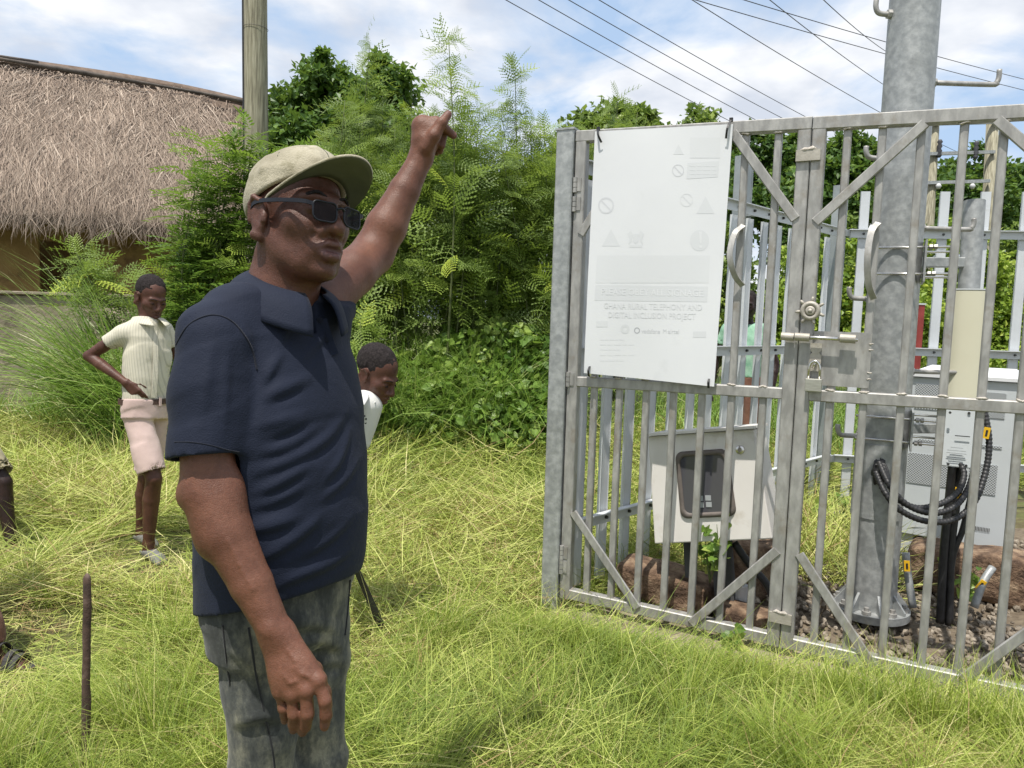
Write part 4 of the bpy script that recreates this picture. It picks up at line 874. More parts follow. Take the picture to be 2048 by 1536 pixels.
if want('site'):
    # ---- gravel bed and loose gravel
    def gin(u, v): return gat(u, 0) * [1, 1, 0] + nrm(-GN) * v
    V = []; nu, nv = 50, 40
    for i in range(nu):
        for j in range(nv):
            p = gin(.62 + 3.2 * i / (nu - 1), .03 + 2.9 * j / (nv - 1)); V.append([p[0], p[1], float(gz(p[0], p[1])) + .012 + .03 * float(vnoise(p, 5.)) + .02 * math.sin(math.pi * i / (nu - 1)) ])
    idx = np.arange(nu * nv).reshape(nu, nv); Fq = np.stack([idx[:-1, :-1], idx[1:, :-1], idx[1:, 1:], idx[:-1, 1:]], -1).reshape(-1, 4)
    o = add('gravel_bed', V, [Fq], M['gravel_bed'], smooth=True); o['kind'] = 'structure'
    # stones: 12-vertex lumps, past counting -> one mass
    ico = np.array([[0, 0, 1], [.89, 0, .45], [.28, .85, .45], [-.72, .53, .45], [-.72, -.53, .45], [.28, -.85, .45], [.72, .53, -.45], [-.28, .85, -.45], [-.89, 0, -.45], [-.28, -.85, -.45], [.72, -.53, -.45], [0, 0, -1]])
    icf = np.array([[0, 1, 2], [0, 2, 3], [0, 3, 4], [0, 4, 5], [0, 5, 1], [1, 6, 2], [2, 7, 3], [3, 8, 4], [4, 9, 5], [5, 10, 1], [2, 6, 7], [3, 7, 8], [4, 8, 9], [5, 9, 10], [1, 10, 6], [6, 11, 7], [7, 11, 8], [8, 11, 9], [9, 11, 10], [10, 11, 6]])
    n = 6000; u = .60 + 3.0 * rng.random(n); v = .06 + 2.5 * rng.random(n) ** 1.5; p = gin(0, 0)[None] + GU * u[:, None] - GN * v[:, None]
    sz = rng.uniform(.010, .024, n); shp = rng.uniform(.6, 1.25, (n, 12, 1)) * ico[None] * rng.uniform(.65, 1.2, (n, 1, 3)); rm = rot_from(unit(n), unit(n))
    shp = np.einsum('nij,nmj->nmi', rm, shp) * sz[:, None, None]; p[:, 2] = gz(p[:, 0], p[:, 1]) + .02 + rng.uniform(0, .035, n)
    o = add('gravel_stones', (shp + p[:, None]).reshape(-1, 3), [(icf[None] + (np.arange(n) * 12)[:, None, None]).reshape(-1, 3)], M['gravel'], None, False); tag(o, 'loose brown gravel stones on the enclosure floor', 'gravel', None, 'stuff')

    # ---- rough stones and concrete
    def lump(c, hx, hy, hz, rz=0., tilt=(0, 0), seed=0, amp=.16, n=12):
        """rounded irregular block"""
        q = np.linspace(-1, 1, n); pts = []; F = []
        for ax in range(3):
            for s_ in (-1, 1):
                b0 = len(pts)
                for i in range(n):
                    for j in range(n):
                        v3 = [0, 0, 0]; v3[ax] = s_; v3[(ax + 1) % 3] = q[i] * 1.0; v3[(ax + 2) % 3] = q[j]; pts.append(v3)
                F += [[b0 + i * n + j, b0 + (i + 1) * n + j, b0 + (i + 1) * n + j + 1, b0 + i * n + j + 1] for i in range(n - 1) for j in range(n - 1)]
        V = np.array(pts, float); l4 = (np.abs(V) ** 7).sum(1) ** (1 / 7.); V = V / l4[:, None]
        V = V * [hx, hy, hz]; dn = nrm_rows(V); V = V + dn * (fbm(V + seed * 3.1, 7., 3) * amp * min(hx, hy, hz) * 2)[:, None]
        mt = Matrix.Rotation(rz, 3, 'Z') @ Matrix.Rotation(tilt[0], 3, 'X') @ Matrix.Rotation(tilt[1], 3, 'Y'); V = V @ np.array(mt).T + np.asarray(c)
        return V, F
    def nrm_rows(a): return a / (np.linalg.norm(a, axis=1)[:, None] + 1e-9)
    def weldV(o):
        bm = bmesh.new(); bm.from_mesh(o.data); bmesh.ops.remove_doubles(bm, verts=bm.verts, dist=1e-4); bmesh.ops.recalc_face_normals(bm, faces=bm.faces); bm.to_mesh(o.data); bm.free(); smooth_by_angle(o, 55)
    gaz = math.atan2(GU[1], GU[0])
    for lab, c, h, rz, tl, mat, sd in (
        ('large reddish laterite block lying behind the left gate leaf', gp(1332, 1172, -.24), (.23, .10, .085), gaz + .05, (0.08, .13), 'laterite', 1),
        ('small brown broken block beside the white pipe stub', gp(1492, 1250, -.16), (.13, .08, .055), gaz + .2, (0, .05), 'laterite', 2),
        ('brown stone under the tilted meter box', gp(1500, 1120, -.60), (.18, .12, .15), gaz, (0, 0), 'laterite', 4),
        ('large brown block under the light grey equipment cabinet', P(1960, 1200, 3.95), (.36, .13, .13), gaz - .1, (0, 0), 'laterite', 6)):
        c = np.array(c); V, F = lump(c, *h, rz, tl, sd); V[:, 2] += max(0, -.03 - V[:, 2].min()) - max(0, V[:, 2].min() + .02); o = add('stone_block', V, _split_faces(F), M[mat], None, True); weldV(o); tag(o, lab, 'stone', 'rough blocks lying in the enclosure')
    m = gin(.0, 0); V, F = lump(gat(1.28, 0, -.005) * [1, 1, 0] + ZU * -.150, 1.38, .13, .115, gaz, (0, 0), 9, .10, 26); o = add('gate_footing', V, _split_faces(F), M['concrete'], None, True); weldV(o); tag(o, 'rough brown concrete footing strip under the gate', 'footing')
    for lab, px, py, d, r0 in (('white plastic pipe stub standing behind the left gate leaf', 1474, 1215, 3.55, .040),):
        p = P(px, py, d); t = MB(); t.tube([[p[0], p[1], -.03], [p[0] + .01, p[1], .15], [p[0] + .012, p[1], .152]], [r0, r0 * .92, r0 * .6], 18); o = t.build('pipe_stub', M['pvc'], None); smooth_by_angle(o, 50); tag(o, lab, 'pipe')

    # ---- tall steel pole
    pc = P(1738, 1240, 3.60); pc = np.array([pc[0], pc[1], 0]); pole = thing('steel_pole', pc, 'tall galvanised round steel pole with step rungs inside the gate', 'pole')
    dp = 3.60; rp_ = 44 / FPX * dp
    def pz(py):                                                     # height on the pole axis seen at photo row py
        z0_, z1_ = -1., 7.
        for _ in range(40):
            zm = (z0_ + z1_) / 2; z0_, z1_ = (zm, z1_) if proj([pc[0], pc[1], zm])[1] > py else (z0_, zm)
        return zm
    Hp = 6.2; nr = 20; V = []
    mb = MB(); mb.tube([pc + ZU * z for z in np.linspace(.05, Hp, nr)], np.linspace(rp_ * 1.04, rp_ * .93, nr), 48); smooth_by_angle(mb.build('shaft', M['galv_cool'], pole), 40)
    mb = MB(); mb.tube([pc + ZU * .015, pc + ZU * .050], [.175, .175], 40); smooth_by_angle(mb.build('base_flange', M['galv_cool'], pole), 40)
    for k in range(8):
        a = k / 8 * 2 * math.pi + .62; d = np.array([math.cos(a), math.sin(a), 0]); mb = MB()
        mb.prism([pc + d * rp_ + ZU * .05 + np.cross(ZU, d) * -.006, pc + d * .168 + ZU * .05 + np.cross(ZU, d) * -.006, pc + d * .168 + ZU * .065 + np.cross(ZU, d) * -.006, pc + d * rp_ + ZU * .14 + np.cross(ZU, d) * -.006], np.cross(ZU, d) * .012); mb.build('gusset', M['galv_cool'], pole)
        a += .39; d = np.array([math.cos(a), math.sin(a), 0]); mb = MB(); mb.tube([pc + d * .148 + ZU * .045, pc + d * .148 + ZU * .085], .012, 6); mb.tube([pc + d * .148 + ZU * .050, pc + d * .148 + ZU * .068], .021, 6); mb.build('anchor_bolt', M['galv'], pole)
    # rungs: horizontal arms with upturned ends
    def rung(px0, px1, py, upturn, side):
        z = pz(py); c = np.array([pc[0], pc[1], z]); dv = nrm(CR * [1, 1, 0]) * side; a = c + dv * (rp_ - .02); b = np.array(P(px1, py, dp)); ln = abs(np.dot(b - c, nrm(CR * [1, 1, 0])))
        e = c + dv * ln
        q = [a, e - dv * .035, e - dv * .010 + ZU * .008, e + ZU * .032, e + ZU * (.032 + upturn)]; mb = MB(); mb.tube(spline(q, 4), .0115, 10); mb.build('step_rung', M['galv'], pole, True)
        mb = MB(); mb.tube([c + dv * (rp_ - .012), c + dv * (rp_ + .014)], [.022, .020], 8); mb.build('rung_collar', M['galv'], pole)
    rung(1770, 1702, 30, .03, -1); rung(1862, 1938, 164, .035, 1); rung(1750, 1694, 318, .02, -1); rung(1838, 1905, 455, .02, 1); rung(1735, 1672, 599, .02, -1); rung(1825, 1892, 741, .02, 1); rung(1712, 1660, 873, .02, -1)
    # clamp bolts across the front and back plates
    fw = nrm((CAM - pc) * [1, 1, 0]); rt = nrm(np.cross(fw, ZU)) * -1; rt = rt if np.dot(rt, CR) > 0 else -rt
    for py in (500, 551, 830, 874):
        z = pz(py); c = np.array([pc[0], pc[1], z]); mb = MB(); x0 = -rp_ - .01; x1 = rp_ + .115
        mb.tube([c + fw * (rp_ + .008) + rt * x0, c + fw * (rp_ + .008) + rt * x1], .0058, 8); cb_ = mb.build('clamp_rod', M['chrome'], pole, True)
        for k in (.022, .040): mb = MB(); mb.tube([c + fw * (rp_ + .008) + rt * (rp_ + k), c + fw * (rp_ + .008) + rt * (rp_ + k + .014)], .0125, 6); mb.build('nut', M['galv'], cb_)
        mb = MB(); mb.tube([c - fw * (rp_ + .012) + rt * x0, c - fw * (rp_ + .012) + rt * x1], .0058, 8); mb.build('clamp_rod', M['chrome'], pole, True)
    for y0, y1 in ((486, 566), (816, 890)):
        za, zb_ = pz(y1), pz(y0); c = np.array([pc[0], pc[1], 0]); mb = MB(); mb.bar(c + rt * (rp_ + .010) + ZU * za, c + rt * (rp_ + .010) + ZU * zb_, .008, 2 * rp_ + .06, up=fw); mb.build('clamp_plate', M['galv_cool'], pole)
    # hatch plate where the cables leave the pole
    za, zb_ = pz(1030), pz(885); mb = MB(); n_ = 9
    arc = [(math.sin(a) * (rp_ + .010), math.cos(a) * (rp_ + .010)) for a in np.linspace(-1.45, .95, n_)]; inn = [(math.sin(a) * (rp_ + .004), math.cos(a) * (rp_ + .004)) for a in np.linspace(.95, -1.45, n_)]
    mb.prism([pc + rt * x + fw * y + ZU * za for x, y in arc + inn], ZU * (zb_ - za)); mb.build('hatch_sleeve', M['galv_cool'], pole)

    # ---- side pipe with beige panel antenna, held by brackets
    dpp = 3.62
    ant = thing('panel_antenna', P(1925, 800, dpp), 'tall beige panel antenna on a grey pipe beside the steel pole', 'antenna')
    a, b = P(1949, 402, dpp), P(1936, 600, dpp); ax = nrm(a - b)
    mb = MB(); mb.tube([b - ax * .55, b, a], 19.5 / FPX * dpp, 24); smooth_by_angle(mb.build('mount_pipe', M['galv_cool'], ant), 40)
    c0, c1 = P(1938, 581, dpp - .09), P(1922, 832, dpp - .09); w = 33 / FPX * dpp * 2
    V = []; pr = [(-.5, -.28), (-.5, .22), (-.38, .40), (-.18, .48), (.18, .48), (.38, .40), (.5, .22), (.5, -.28)]
    mb = MB(); mb.prism([c1 + rt * x * w + fw * y * w * .9 for x, y in pr], c0 - c1); o = mb.build('radome', M['beige'], ant, bevel=.004); smooth_by_angle(o, 35)
    mb = MB(); mb.prism([c0 + rt * x * w * 1.015 + fw * y * w * .93 for x, y in pr], nrm(c0 - c1) * .006); mb.build('radome_cap', M['cab'], ant)
    for y in (525, 856):
        p0 = P(1815, y, dp); p1 = P(1935, y, dpp); mb = MB(); mb.bar(p0, p1, .045, .048, ch=.004); mb.build('bracket_arm', M['galv_cool'], ant)
    # ---- small grey radio box under the antenna
    rb = thing('junction_box', P(1915, 935, 3.45), 'slim light grey junction box hanging under the beige antenna', 'box')
    c0, c1 = P(1922, 818, 3.47), P(1913, 934, 3.47); w = 56 / FPX * 3.47; mb = MB(); mb.bar(c1, c0, w, .06, up=fw); mb.build('case', M['cab'], rb, bevel=.005)
    for x, y in ((1896, 928), (1932, 931), (1900, 825), (1938, 826)):
        p = P(x, y, 3.43); mb = MB(); mb.tube([p, p + fw * .008], .006, 8); mb.build('screw', M['bolt'], rb)
    pp = P(1913, 905, 3.433); mb = MB()
    for k, (wd, yy) in enumerate([(.05, .022), (.075, .008), (.08, -.004), (.06, -.016), (.075, -.028)]): mb.bar(pp + ZU * yy - rt * wd * .5, pp + ZU * yy + rt * wd * .5, .0015, .003, up=ZU)
    mb.build('rating_label', M['print_ink'], rb)
    p = P(1920, 872, 3.43); mb = MB(); mb.bar(p - rt * .02, p + rt * .04, .003, .004, up=ZU); mb.build('cable_tie', M['black'], rb)

    # ---- equipment cabinet
    dc = 4.30; A_ = P(1800, 1066, dc + .22); B_ = P(2024, 1103, dc - .10); A_[2] = B_[2] = (A_[2] + B_[2]) / 2
    cu = nrm((B_ - A_) * [1, 1, 0]); cnn = nrm([cu[1], -cu[0], 0]); cnn = cnn if np.dot(cnn, CAM - A_) > 0 else -cnn; cw = np.linalg.norm((B_ - A_)[:2]); cz0 = A_[2]; cz1 = P(1900, 757, dc)[2]; cdp = .55
    cabt = thing('equipment_cabinet', (A_ + B_) / 2 * [1, 1, 0] - cnn * cdp / 2, 'light grey metal equipment cabinet with perforated vents and white top', 'cabinet')
    cc_ = (A_ + B_) / 2 - cnn * cdp / 2
    mb = MB(); mb.bar([*cc_[:2], cz0], [*cc_[:2], cz1 - .004], cw, cdp, up=cnn); mb.build('case', M['cab'], cabt, bevel=.006)
    tp = [(-.5, -.5), (.5, -.5), (.5, .5), (-.5, .5)]; V = [np.array([*(cc_ + cu * x * (cw + .03) + cnn * y * (cdp + .04))[:2], cz1]) for x, y in tp] + [np.array([*(cc_ + cu * x * (cw + .03) + cnn * y * (cdp + .04))[:2], cz1 + .02]) for x, y in tp] + [np.array([*(cc_ + cu * x * (cw - .12) + cnn * y * (cdp - .16))[:2], cz1 + .055]) for x, y in tp]
    F = [[3, 2, 1, 0]] + [[i, (i + 1) % 4, 4 + (i + 1) % 4, 4 + i] for i in range(4)] + [[4 + i, 4 + (i + 1) % 4, 8 + (i + 1) % 4, 8 + i] for i in range(4)] + [[8, 9, 10, 11]]
    o = add('top_cover', V, _split_faces(F), M['cab_top'], cabt); fix_normals(o.data)
    M['perf'] = perfm()
    hgt = cz1 - cz0
    for (f0, f1, u0, u1) in ((.80, .955, .04, .36), (.78, .93, .64, .84), (.33, .52, .02, .40), (.32, .50, .58, .82), (.595, .61, .1, .4), (.60, .615, .62, .84)):
        a = A_ + cu * cw * u0; b = A_ + cu * cw * u1; V = [np.array([*(q + cnn * .0045)[:2], cz0 + hgt * f]) for q, f in ((a, f0), (b, f0), (b, f1), (a, f1))]; V2 = [v - cnn * .004 for v in V]
        o = add('vent_panel', V + V2, _split_faces([[0, 1, 2, 3], [7, 6, 5, 4], [0, 4, 5, 1], [1, 5, 6, 2], [2, 6, 7, 3], [3, 7, 4, 0]]), M['perf'], cabt); fix_normals(o.data)
    for k in range(16):
        p = A_ + cu * cw * (.60 + .010 * k * 1.3) + cnn * .003; mb = MB(); mb.bar([*p[:2], cz0 + hgt * .095], [*p[:2], cz0 + hgt * .118], .0035, .004, up=cnn)
        mb.build('vent_slot', M['dark_hole'], cabt)
    for fu in (.06, .94):
        for s_ in (-.22, .22):
            p = A_ + cu * cw * fu - cnn * (cdp / 2 + s_); mb = MB(); mb.bar([*p[:2], -.02], [*p[:2], cz0], .07, .07, up=cnn); mb.build('foot', M['cab'], cabt)
    mb = MB(); mb.bar([*(cc_ - cnn * .02)[:2], .0], [*(cc_ - cnn * .02)[:2], cz0 - .002], cw - .16, cdp - .12, up=cnn); mb.build('plinth', M['dark_hole'], cabt)

    # ---- tilted meter box
    q = [gp(1296, 873, -.115), gp(1507, 858, -.10), gp(1545, 1078, -.065), gp(1309, 1088, -.08)]
    q = [np.array(t) for t in q]; ex = nrm(q[1] - q[0]); ey = nrm(q[0] - q[3]); en = nrm(np.cross(ex, ey)); en = en if np.dot(en, CAM - q[0]) > 0 else -en
    bx = thing('meter_box', q[3] * .5 + q[2] * .5, 'tilted white metal meter box with rounded dark window', 'meter box')
    dep = .26; V = q + [t - en * dep for t in q]; o = add('case', V, _split_faces([[0, 1, 2, 3], [7, 6, 5, 4], [0, 4, 5, 1], [1, 5, 6, 2], [2, 6, 7, 3], [3, 7, 4, 0]]), M['meter_white'], bx); fix_normals(o.data); bm_ = o.modifiers.new('bevel', 'BEVEL'); bm_.width = .006; bm_.segments = 2
    tpn = nrm(np.cross(q[1] - q[0], en)); tpn = tpn if tpn[2] > 0 else -tpn
    mb = MB(); cmid = (q[0] + q[1]) / 2 - en * (dep / 2 - .012) + tpn * .009; mb.bar(cmid - ex * (np.linalg.norm(q[1] - q[0]) / 2 + .014), cmid + ex * (np.linalg.norm(q[1] - q[0]) / 2 + .014), dep + .05, .012, up=tpn); mb.build('rain_hood', M['meter_white'], bx)
    def mp_(s, t, l=0.0): return (q[0] * (1 - s) + q[1] * s) * (1 - t) + (q[3] * (1 - s) + q[2] * s) * t + en * l
    def rrect(cx, cy, hw, hh, r, l, n=6):
        out_ = []
        for k, (sx, sy) in enumerate(((1, -1), (1, 1), (-1, 1), (-1, -1))):
            for a in np.linspace(0, math.pi / 2, n): ang = a - math.pi / 2 + k * math.pi / 2; out_.append(mp_(cx + sx * (hw - r) + r * math.cos(ang), cy + sy * (hh - r) + r * math.sin(ang), l))
        return out_
    ou, inr = rrect(.50, .47, .235, .30, .07, .012), rrect(.50, .47, .205, .265, .055, .012); n_ = len(ou); ob, ib = rrect(.50, .47, .245, .31, .07, .001), rrect(.50, .47, .20, .26, .055, .003)
    V = ob + ou + inr + ib; F = [[r_ * n_ + i, r_ * n_ + (i + 1) % n_, (r_ + 1) * n_ + (i + 1) % n_, (r_ + 1) * n_ + i] for r_ in range(3) for i in range(n_)]
    o = add('window_frame', V, _split_faces(F), pm('window_rubber', [(0.3, (0.10, 0.085, 0.075)), (0.7, (0.17, 0.145, 0.13))], scale=20, rough=.6), bx, True); fix_normals(o.data)
    wv = rrect(.50, .47, .207, .267, .055, .004); o = add('window_pane', wv + [mp_(.5, .47, .004)], [np.array([[i, (i + 1) % n_, n_] for i in range(n_)])], M['dark_window'], bx)
    mb = MB(); p = mp_(.855, .18, .0); mb.tube([p, p + en * .008, p + en * .010], [.021, .019, .010], 16); mb.build('lock', M['chrome'], bx)
    for s_, t_ in ((.45, .60), (.52, .60), (.45, .66), (.52, .66)):
        p = mp_(s_, t_, .006); mb = MB(); mb.bar(p - ey * .012, p + ey * .012, .026, .002, up=en); mb.build('meter_terminal', M['print_ink'], bx)
    leg0 = mp_(.52, .99, -.14); mb = MB(); mb.bar(np.array([leg0[0] + .05, leg0[1] - .02, -.05]), leg0, .09, .06, up=fw); mb.bar(np.array([leg0[0] - .10, leg0[1] + .05, -.05]), leg0 - ex * .16, .04, .04, up=fw); mb.build('leg', M['dark_hole'], bx)
    t_ = thing('armoured_cable', P(1560, 1180, 3.85) * [1, 1, 0], 'thick dark cable running from the meter box to the ground', 'cable'); mb = MB(); mb.tube(spline([gp(1468, 1085, -.22), gp(1500, 1130, -.22), gp(1540, 1180, -.2), gp(1566, 1225, -.16) * [1, 1, 0] - ZU * .03], 6), .018, 10); mb.build('cable_sheath', M['black'], t_, True)

    # ---- cables
    def cable(label, pts, r, name='corrugated_cable', rib=True, grp='black cables of the antenna'):
        pts = spline([P(*p) for p in pts], 14); t = thing(name, pts[-1], label, 'cable', grp)
        if rib:                                                   # corrugated hose: resample finely
            L = np.concatenate([[0], np.cumsum(np.linalg.norm(np.diff(pts, axis=0), axis=1))]); k = int(L[-1] / .0045); s = np.linspace(0, L[-1], k); pts = np.stack([np.interp(s, L, pts[:, i]) for i in range(3)], -1); rad = r * (1 + .07 * np.sign(np.sin(np.arange(k) * math.pi / 2 + .3)))
        else: rad = np.full(len(pts), r)
        mb = MB(); mb.tube(pts, rad, 10); mb.build('sheath', M['black'], t, True); return t
    cable('ribbed black cable, lowest of the loop from pole hatch to cabinet', [(1752, 945, 3.42), (1770, 985, 3.33), (1800, 1020, 3.30), (1850, 1042, 3.30), (1905, 1040, 3.32), (1948, 1005, 3.36), (1972, 940, 3.4), (1978, 880, 3.42), (1968, 815, 3.45)], .0135)
    cable('ribbed black cable, middle of the loop from pole hatch to cabinet', [(1758, 925, 3.42), (1778, 968, 3.34), (1812, 1008, 3.31), (1860, 1026, 3.31), (1905, 1016, 3.33), (1935, 980, 3.38), (1950, 930, 3.42), (1952, 880, 3.44), (1945, 820, 3.46)], .0135)
    cable('ribbed black cable, innermost of the loop from pole hatch', [(1765, 930, 3.41), (1790, 990, 3.33), (1830, 1015, 3.32), (1880, 1008, 3.34), (1915, 985, 3.38), (1928, 950, 3.42), (1920, 925, 3.45)], .0135)
    cable('left one of two straight black cables below the grey junction box', [(1905, 930, 3.47), (1898, 1000, 3.5), (1888, 1100, 3.52), (1880, 1245, 3.55)], .019, rib=False)
    cable('right one of two straight black cables below the grey junction box', [(1922, 932, 3.47), (1912, 1010, 3.5), (1902, 1100, 3.52), (1898, 1245, 3.55)], .019, rib=False)
    cable('black cable slanting down from the cable loop to the ground', [(1945, 980, 3.48), (1925, 1060, 3.5), (1905, 1120, 3.52), (1896, 1250, 3.54)], .014, rib=False)
    cable('thin black cable behind the cable loop', [(1750, 930, 3.42), (1770, 930, 3.40), (1780, 960, 3.37), (1790, 985, 3.35)], .006, rib=False)
    # putty-like black seal bundle at the hatch
    c = P(1758, 945, 3.43); V = []; 
    th, ph = np.meshgrid(np.linspace(0, math.pi, 18), np.linspace(0, 2 * math.pi, 24, endpoint=False), indexing='ij'); S = np.stack([np.sin(th) * np.cos(ph), np.sin(th) * np.sin(ph), np.cos(th)], -1).reshape(-1, 3)
    V = c + S * [.028, .028, .062] * (1 + .55 * fbm(S + 3, 3.2, 3))[:, None]; idx = np.arange(18 * 24).reshape(18, 24); Fq = [[idx[i, j], idx[i, (j + 1) % 24], idx[i + 1, (j + 1) % 24], idx[i + 1, j]] for i in range(17) for j in range(24)]
    o = add('cable_seal', V, _split_faces(Fq), M['black'], None, True); tag(o, 'lumpy black tape seal where cables leave the steel pole', 'cable seal')
    for lab, px, py, d, an in (('yellow cable tag at upper right of the cable loop', 1973, 866, 3.40, .1), ('yellow cable tag below the grey junction box', 1916, 986, 3.43, 0), ('yellow cable tag low beside the steel pole foot', 1814, 1132, 3.6, -.1), ('yellow cable tag on the lowest conduit at right', 1962, 1170, 3.55, .5)):
        t = thing('cable_tag', P(px, py, d), lab, 'tag', 'yellow cable tags'); p = P(px, py, d); up_ = ZU * math.cos(an) + rt * math.sin(an); mb = MB(); mb.bar(p - up_ * .026, p + up_ * .026, .026, .006, up=fw, ch=.001); mb.build('plate', M['yellow'], t)
        mb = MB(); mb.bar(p - up_ * .014 + fw * .004, p + up_ * .014 + fw * .004, .009, .0012, up=fw); mb.build('printed_strip', M['black'], t)
    for lab, pts in (('grey conduit rising beside the steel pole foot', [(1811, 1105, 3.66), (1816, 1150, 3.64), (1826, 1215, 3.62)]), ('grey conduit leaning out of the ground at right', [(1985, 1135, 3.58), (1966, 1165, 3.56), (1948, 1215, 3.55)])):
        t = thing('conduit', P(*pts[-1]), lab, 'conduit', 'grey conduits'); mb = MB(); mb.tube(spline([P(*p) for p in pts], 5), .018, 12); mb.build('pipe', M['galv_cool'], t, True)

    # ---- weeds growing between the equipment
    def weed(label, base, n, h, w, size):
        t = thing('weed_plant', base, label, 'plant', 'weeds inside the enclosure'); pos = []; dr = []
        for k in range(max(3, n // 9)):
            tip = base + np.array([rng.normal(0, w), rng.normal(0, w * .5), h * rng.uniform(.5, 1.)]); path = spline([base, base * .5 + tip * .5 + rng.normal(0, w * .3, 3), tip], 5); mb = MB(); mb.tube(path, np.linspace(.004, .0015, len(path)), 5); mb.build('stem', M['green_stem'], t, True)
            m_ = 9; i = rng.integers(3, len(path), m_); pos.append(path[i] + rng.normal(0, .018, (m_, 3))); dr.append(unit(m_) + [0, -.3, -.1])
        pos = np.vstack(pos); dr = np.vstack(dr); scatter('foliage', HEART, pos, rot_from(dr, unit(len(pos)) * .5 + [0, -.6, .7]), rng.uniform(.6, 1.2, len(pos)) * size, M['creeper'], t)
    weed('leafy creeper climbing in front of the tilted meter box', gp(1420, 1165, -.05), 45, .30, .075, .050)
    weed('small green weed between the conduits behind the gate', P(1925, 1195, 3.7), 40, .20, .07, .045)
    weed('tiny green weed at the bottom rail of the left gate leaf', gp(1462, 1292, .05), 12, .06, .03, .045)
    weed('green weed on the gravel beside the corner fence post', P(1700, 1060, 5.2) * [1, 1, 0], 50, .25, .2, .06)
    n = 5200; uu = rng.uniform(.15, 1.5, n); vv = rng.uniform(.9, 2.4, n); q_ = gin(0, 0)[None] + GU * uu[:, None] - GN * vv[:, None]; q_[:, 2] = gz(q_[:, 0], q_[:, 1]) + rng.random(n) * .10 * np.clip(1 - np.abs(vv - 1.6), 0, 1)
    o = blades('dry_grass', q_, rng.uniform(.12, .5, n), rng.uniform(.003, .007, n), rng.uniform(0, 6.28, n), rng.uniform(.5, 1.5, n), rng.uniform(0, .7, n), M['hay'], None, np.clip(rng.normal(.55, .3, n), 0, 1), 3, 'stuff'); tag(o, 'heap of dry cut grass lying inside the enclosure', 'grass')

    # ---- things beyond the fence
    p = P(1838, 640, 9.0); t = thing('red_post', (p[0], p[1], 0), 'red painted steel post beyond the white fence', 'post'); mb = MB(); mb.bar([p[0], p[1], -.05], [p[0], p[1], 1.70], .085, .085, ch=.01); mb.build('shaft', M['red'], t); mb = MB(); mb.bar([p[0], p[1], 1.701], [p[0], p[1], 1.72], .10, .1, ch=.005); mb.build('cap', M['cab'], t)
    dh = 13.; hp = thing('twin_pole_structure', (P(1920, 640, dh)[0], dh, 0), 'twin wooden power poles with steel cross arms beyond the fence', 'power pole')
    xa = []
    for x0, x1 in ((1868, 1850), (1986, 1972)):
        a, b = P(x0, 225, dh), P(x1, 530, dh); e = b + (b - a) * ((-b[2]) / (b[2] - a[2])) * -1 if False else b + (b - a) * (b[2] / (a[2] - b[2])); mb = MB(); mb.tube([e, b, a], [.12, .11, .095], 12); mb.build('pole_shaft', M['pole_wood'], hp, True)
    for y, x0, x1, nm in ((247, 1855, 1992, 'cross_arm'), (307, 1858, 1985, 'cross_arm'), (365, 1850, 1975, 'cross_arm')):
        mb = MB(); mb.bar(P(x0 - 4, y + 1, dh - .12), P(x1 + 4, y - 3, dh - .12), .05, .055); mb.build(nm, M['galv_cool'], hp)
    for x, y in ((1879, 297), (1952, 300)):
        mb = MB(); c = P(x, y, dh - .14); k = np.arange(9); mb.tube([c + ZU * (.15 - .038 * i) for i in k], [.025 + .022 * (i % 2) for i in k], 10); mb.build('insulator', M['wire'], hp, True)
    for x, y in ((1877, 372), (1945, 372)):
        c = P(x, y, dh - .14); mb = MB(); mb.tube([c + ZU * .04, c, c - ZU * .05], [.025, .05, .025], 10); mb.build('insulator', M['pvc'], hp, True)
    p = P(1898, 492, 12.); t = thing('finned_box', (p[0], p[1], 0), 'small finned grey box on a post beyond the fence', 'box')
    for k in range(9):
        mb = MB(); c = p + np.array([(-4 + k) * .035, 0, 0]); mb.bar(c - ZU * .13, c + ZU * .13, .018, .16); mb.build('fin', M['cab'], t)
    mb = MB(); mb.bar([p[0], p[1] + .12, -.1], [p[0], p[1] + .12, p[2] + .12], .05, .05); mb.build('post', M['cab'], t)
    wires = [((1040, 0), (1490, 240), 'lowest of the slanting lines, nearest the bushes'), ((1105, 0), (1540, 237), 'second of the slanting lines from the left'), ((1165, 0), (1590, 232), 'third of the slanting lines from the left'), ((1225, 0), (1630, 226), 'fourth of the slanting lines from the left'), ((1410, 0), (1760, 207), 'fifth slanting line, meeting the steel pole at the gate top'), ((1560, 0), (1765, 150), 'sixth slanting line, passing behind the steel pole'), ((1665, 0), (1772, 85), 'steep line crossing behind the upper left step rung'), ((1445, 0), (2048, 163), 'lower of the two long lines running to the right edge'), ((1540, 0), (2048, 141), 'upper of the two long lines running to the right edge')]
    for (a, b, lab) in wires:
        a, b = np.array(a, float), np.array(b, float); a2, b2 = a - (b - a) * .9, b + (b - a) * .55
        pa, pb_ = P(*a2, 16.), P(*b2, 42.); n_ = 24; s_ = np.linspace(0, 1, n_)[:, None]
        # straight in the picture: interpolate in inverse depth, then let it sag a little
        q = pa * (1 - s_) + pb_ * s_; q[:, 2] -= (.35 * 4 * s_ * (1 - s_))[:, 0]
        mb = MB(); mb.tube(q, .0125, 5); o = mb.build('power_line', M['wire'], None, True); tag(o, 'thin dark power line, ' + lab, 'power line', 'overhead power lines')
    mb = MB()
    # ---- rusty iron stake and the dark blade behind the man
    a, b = PG(172, 1500), P(173, 1155, 2.36); a = PG(170, 1522); dd_ = (a - CAM) @ _f; b = P(174, 1155, dd_); k = 12; rs = np.random.default_rng(4)
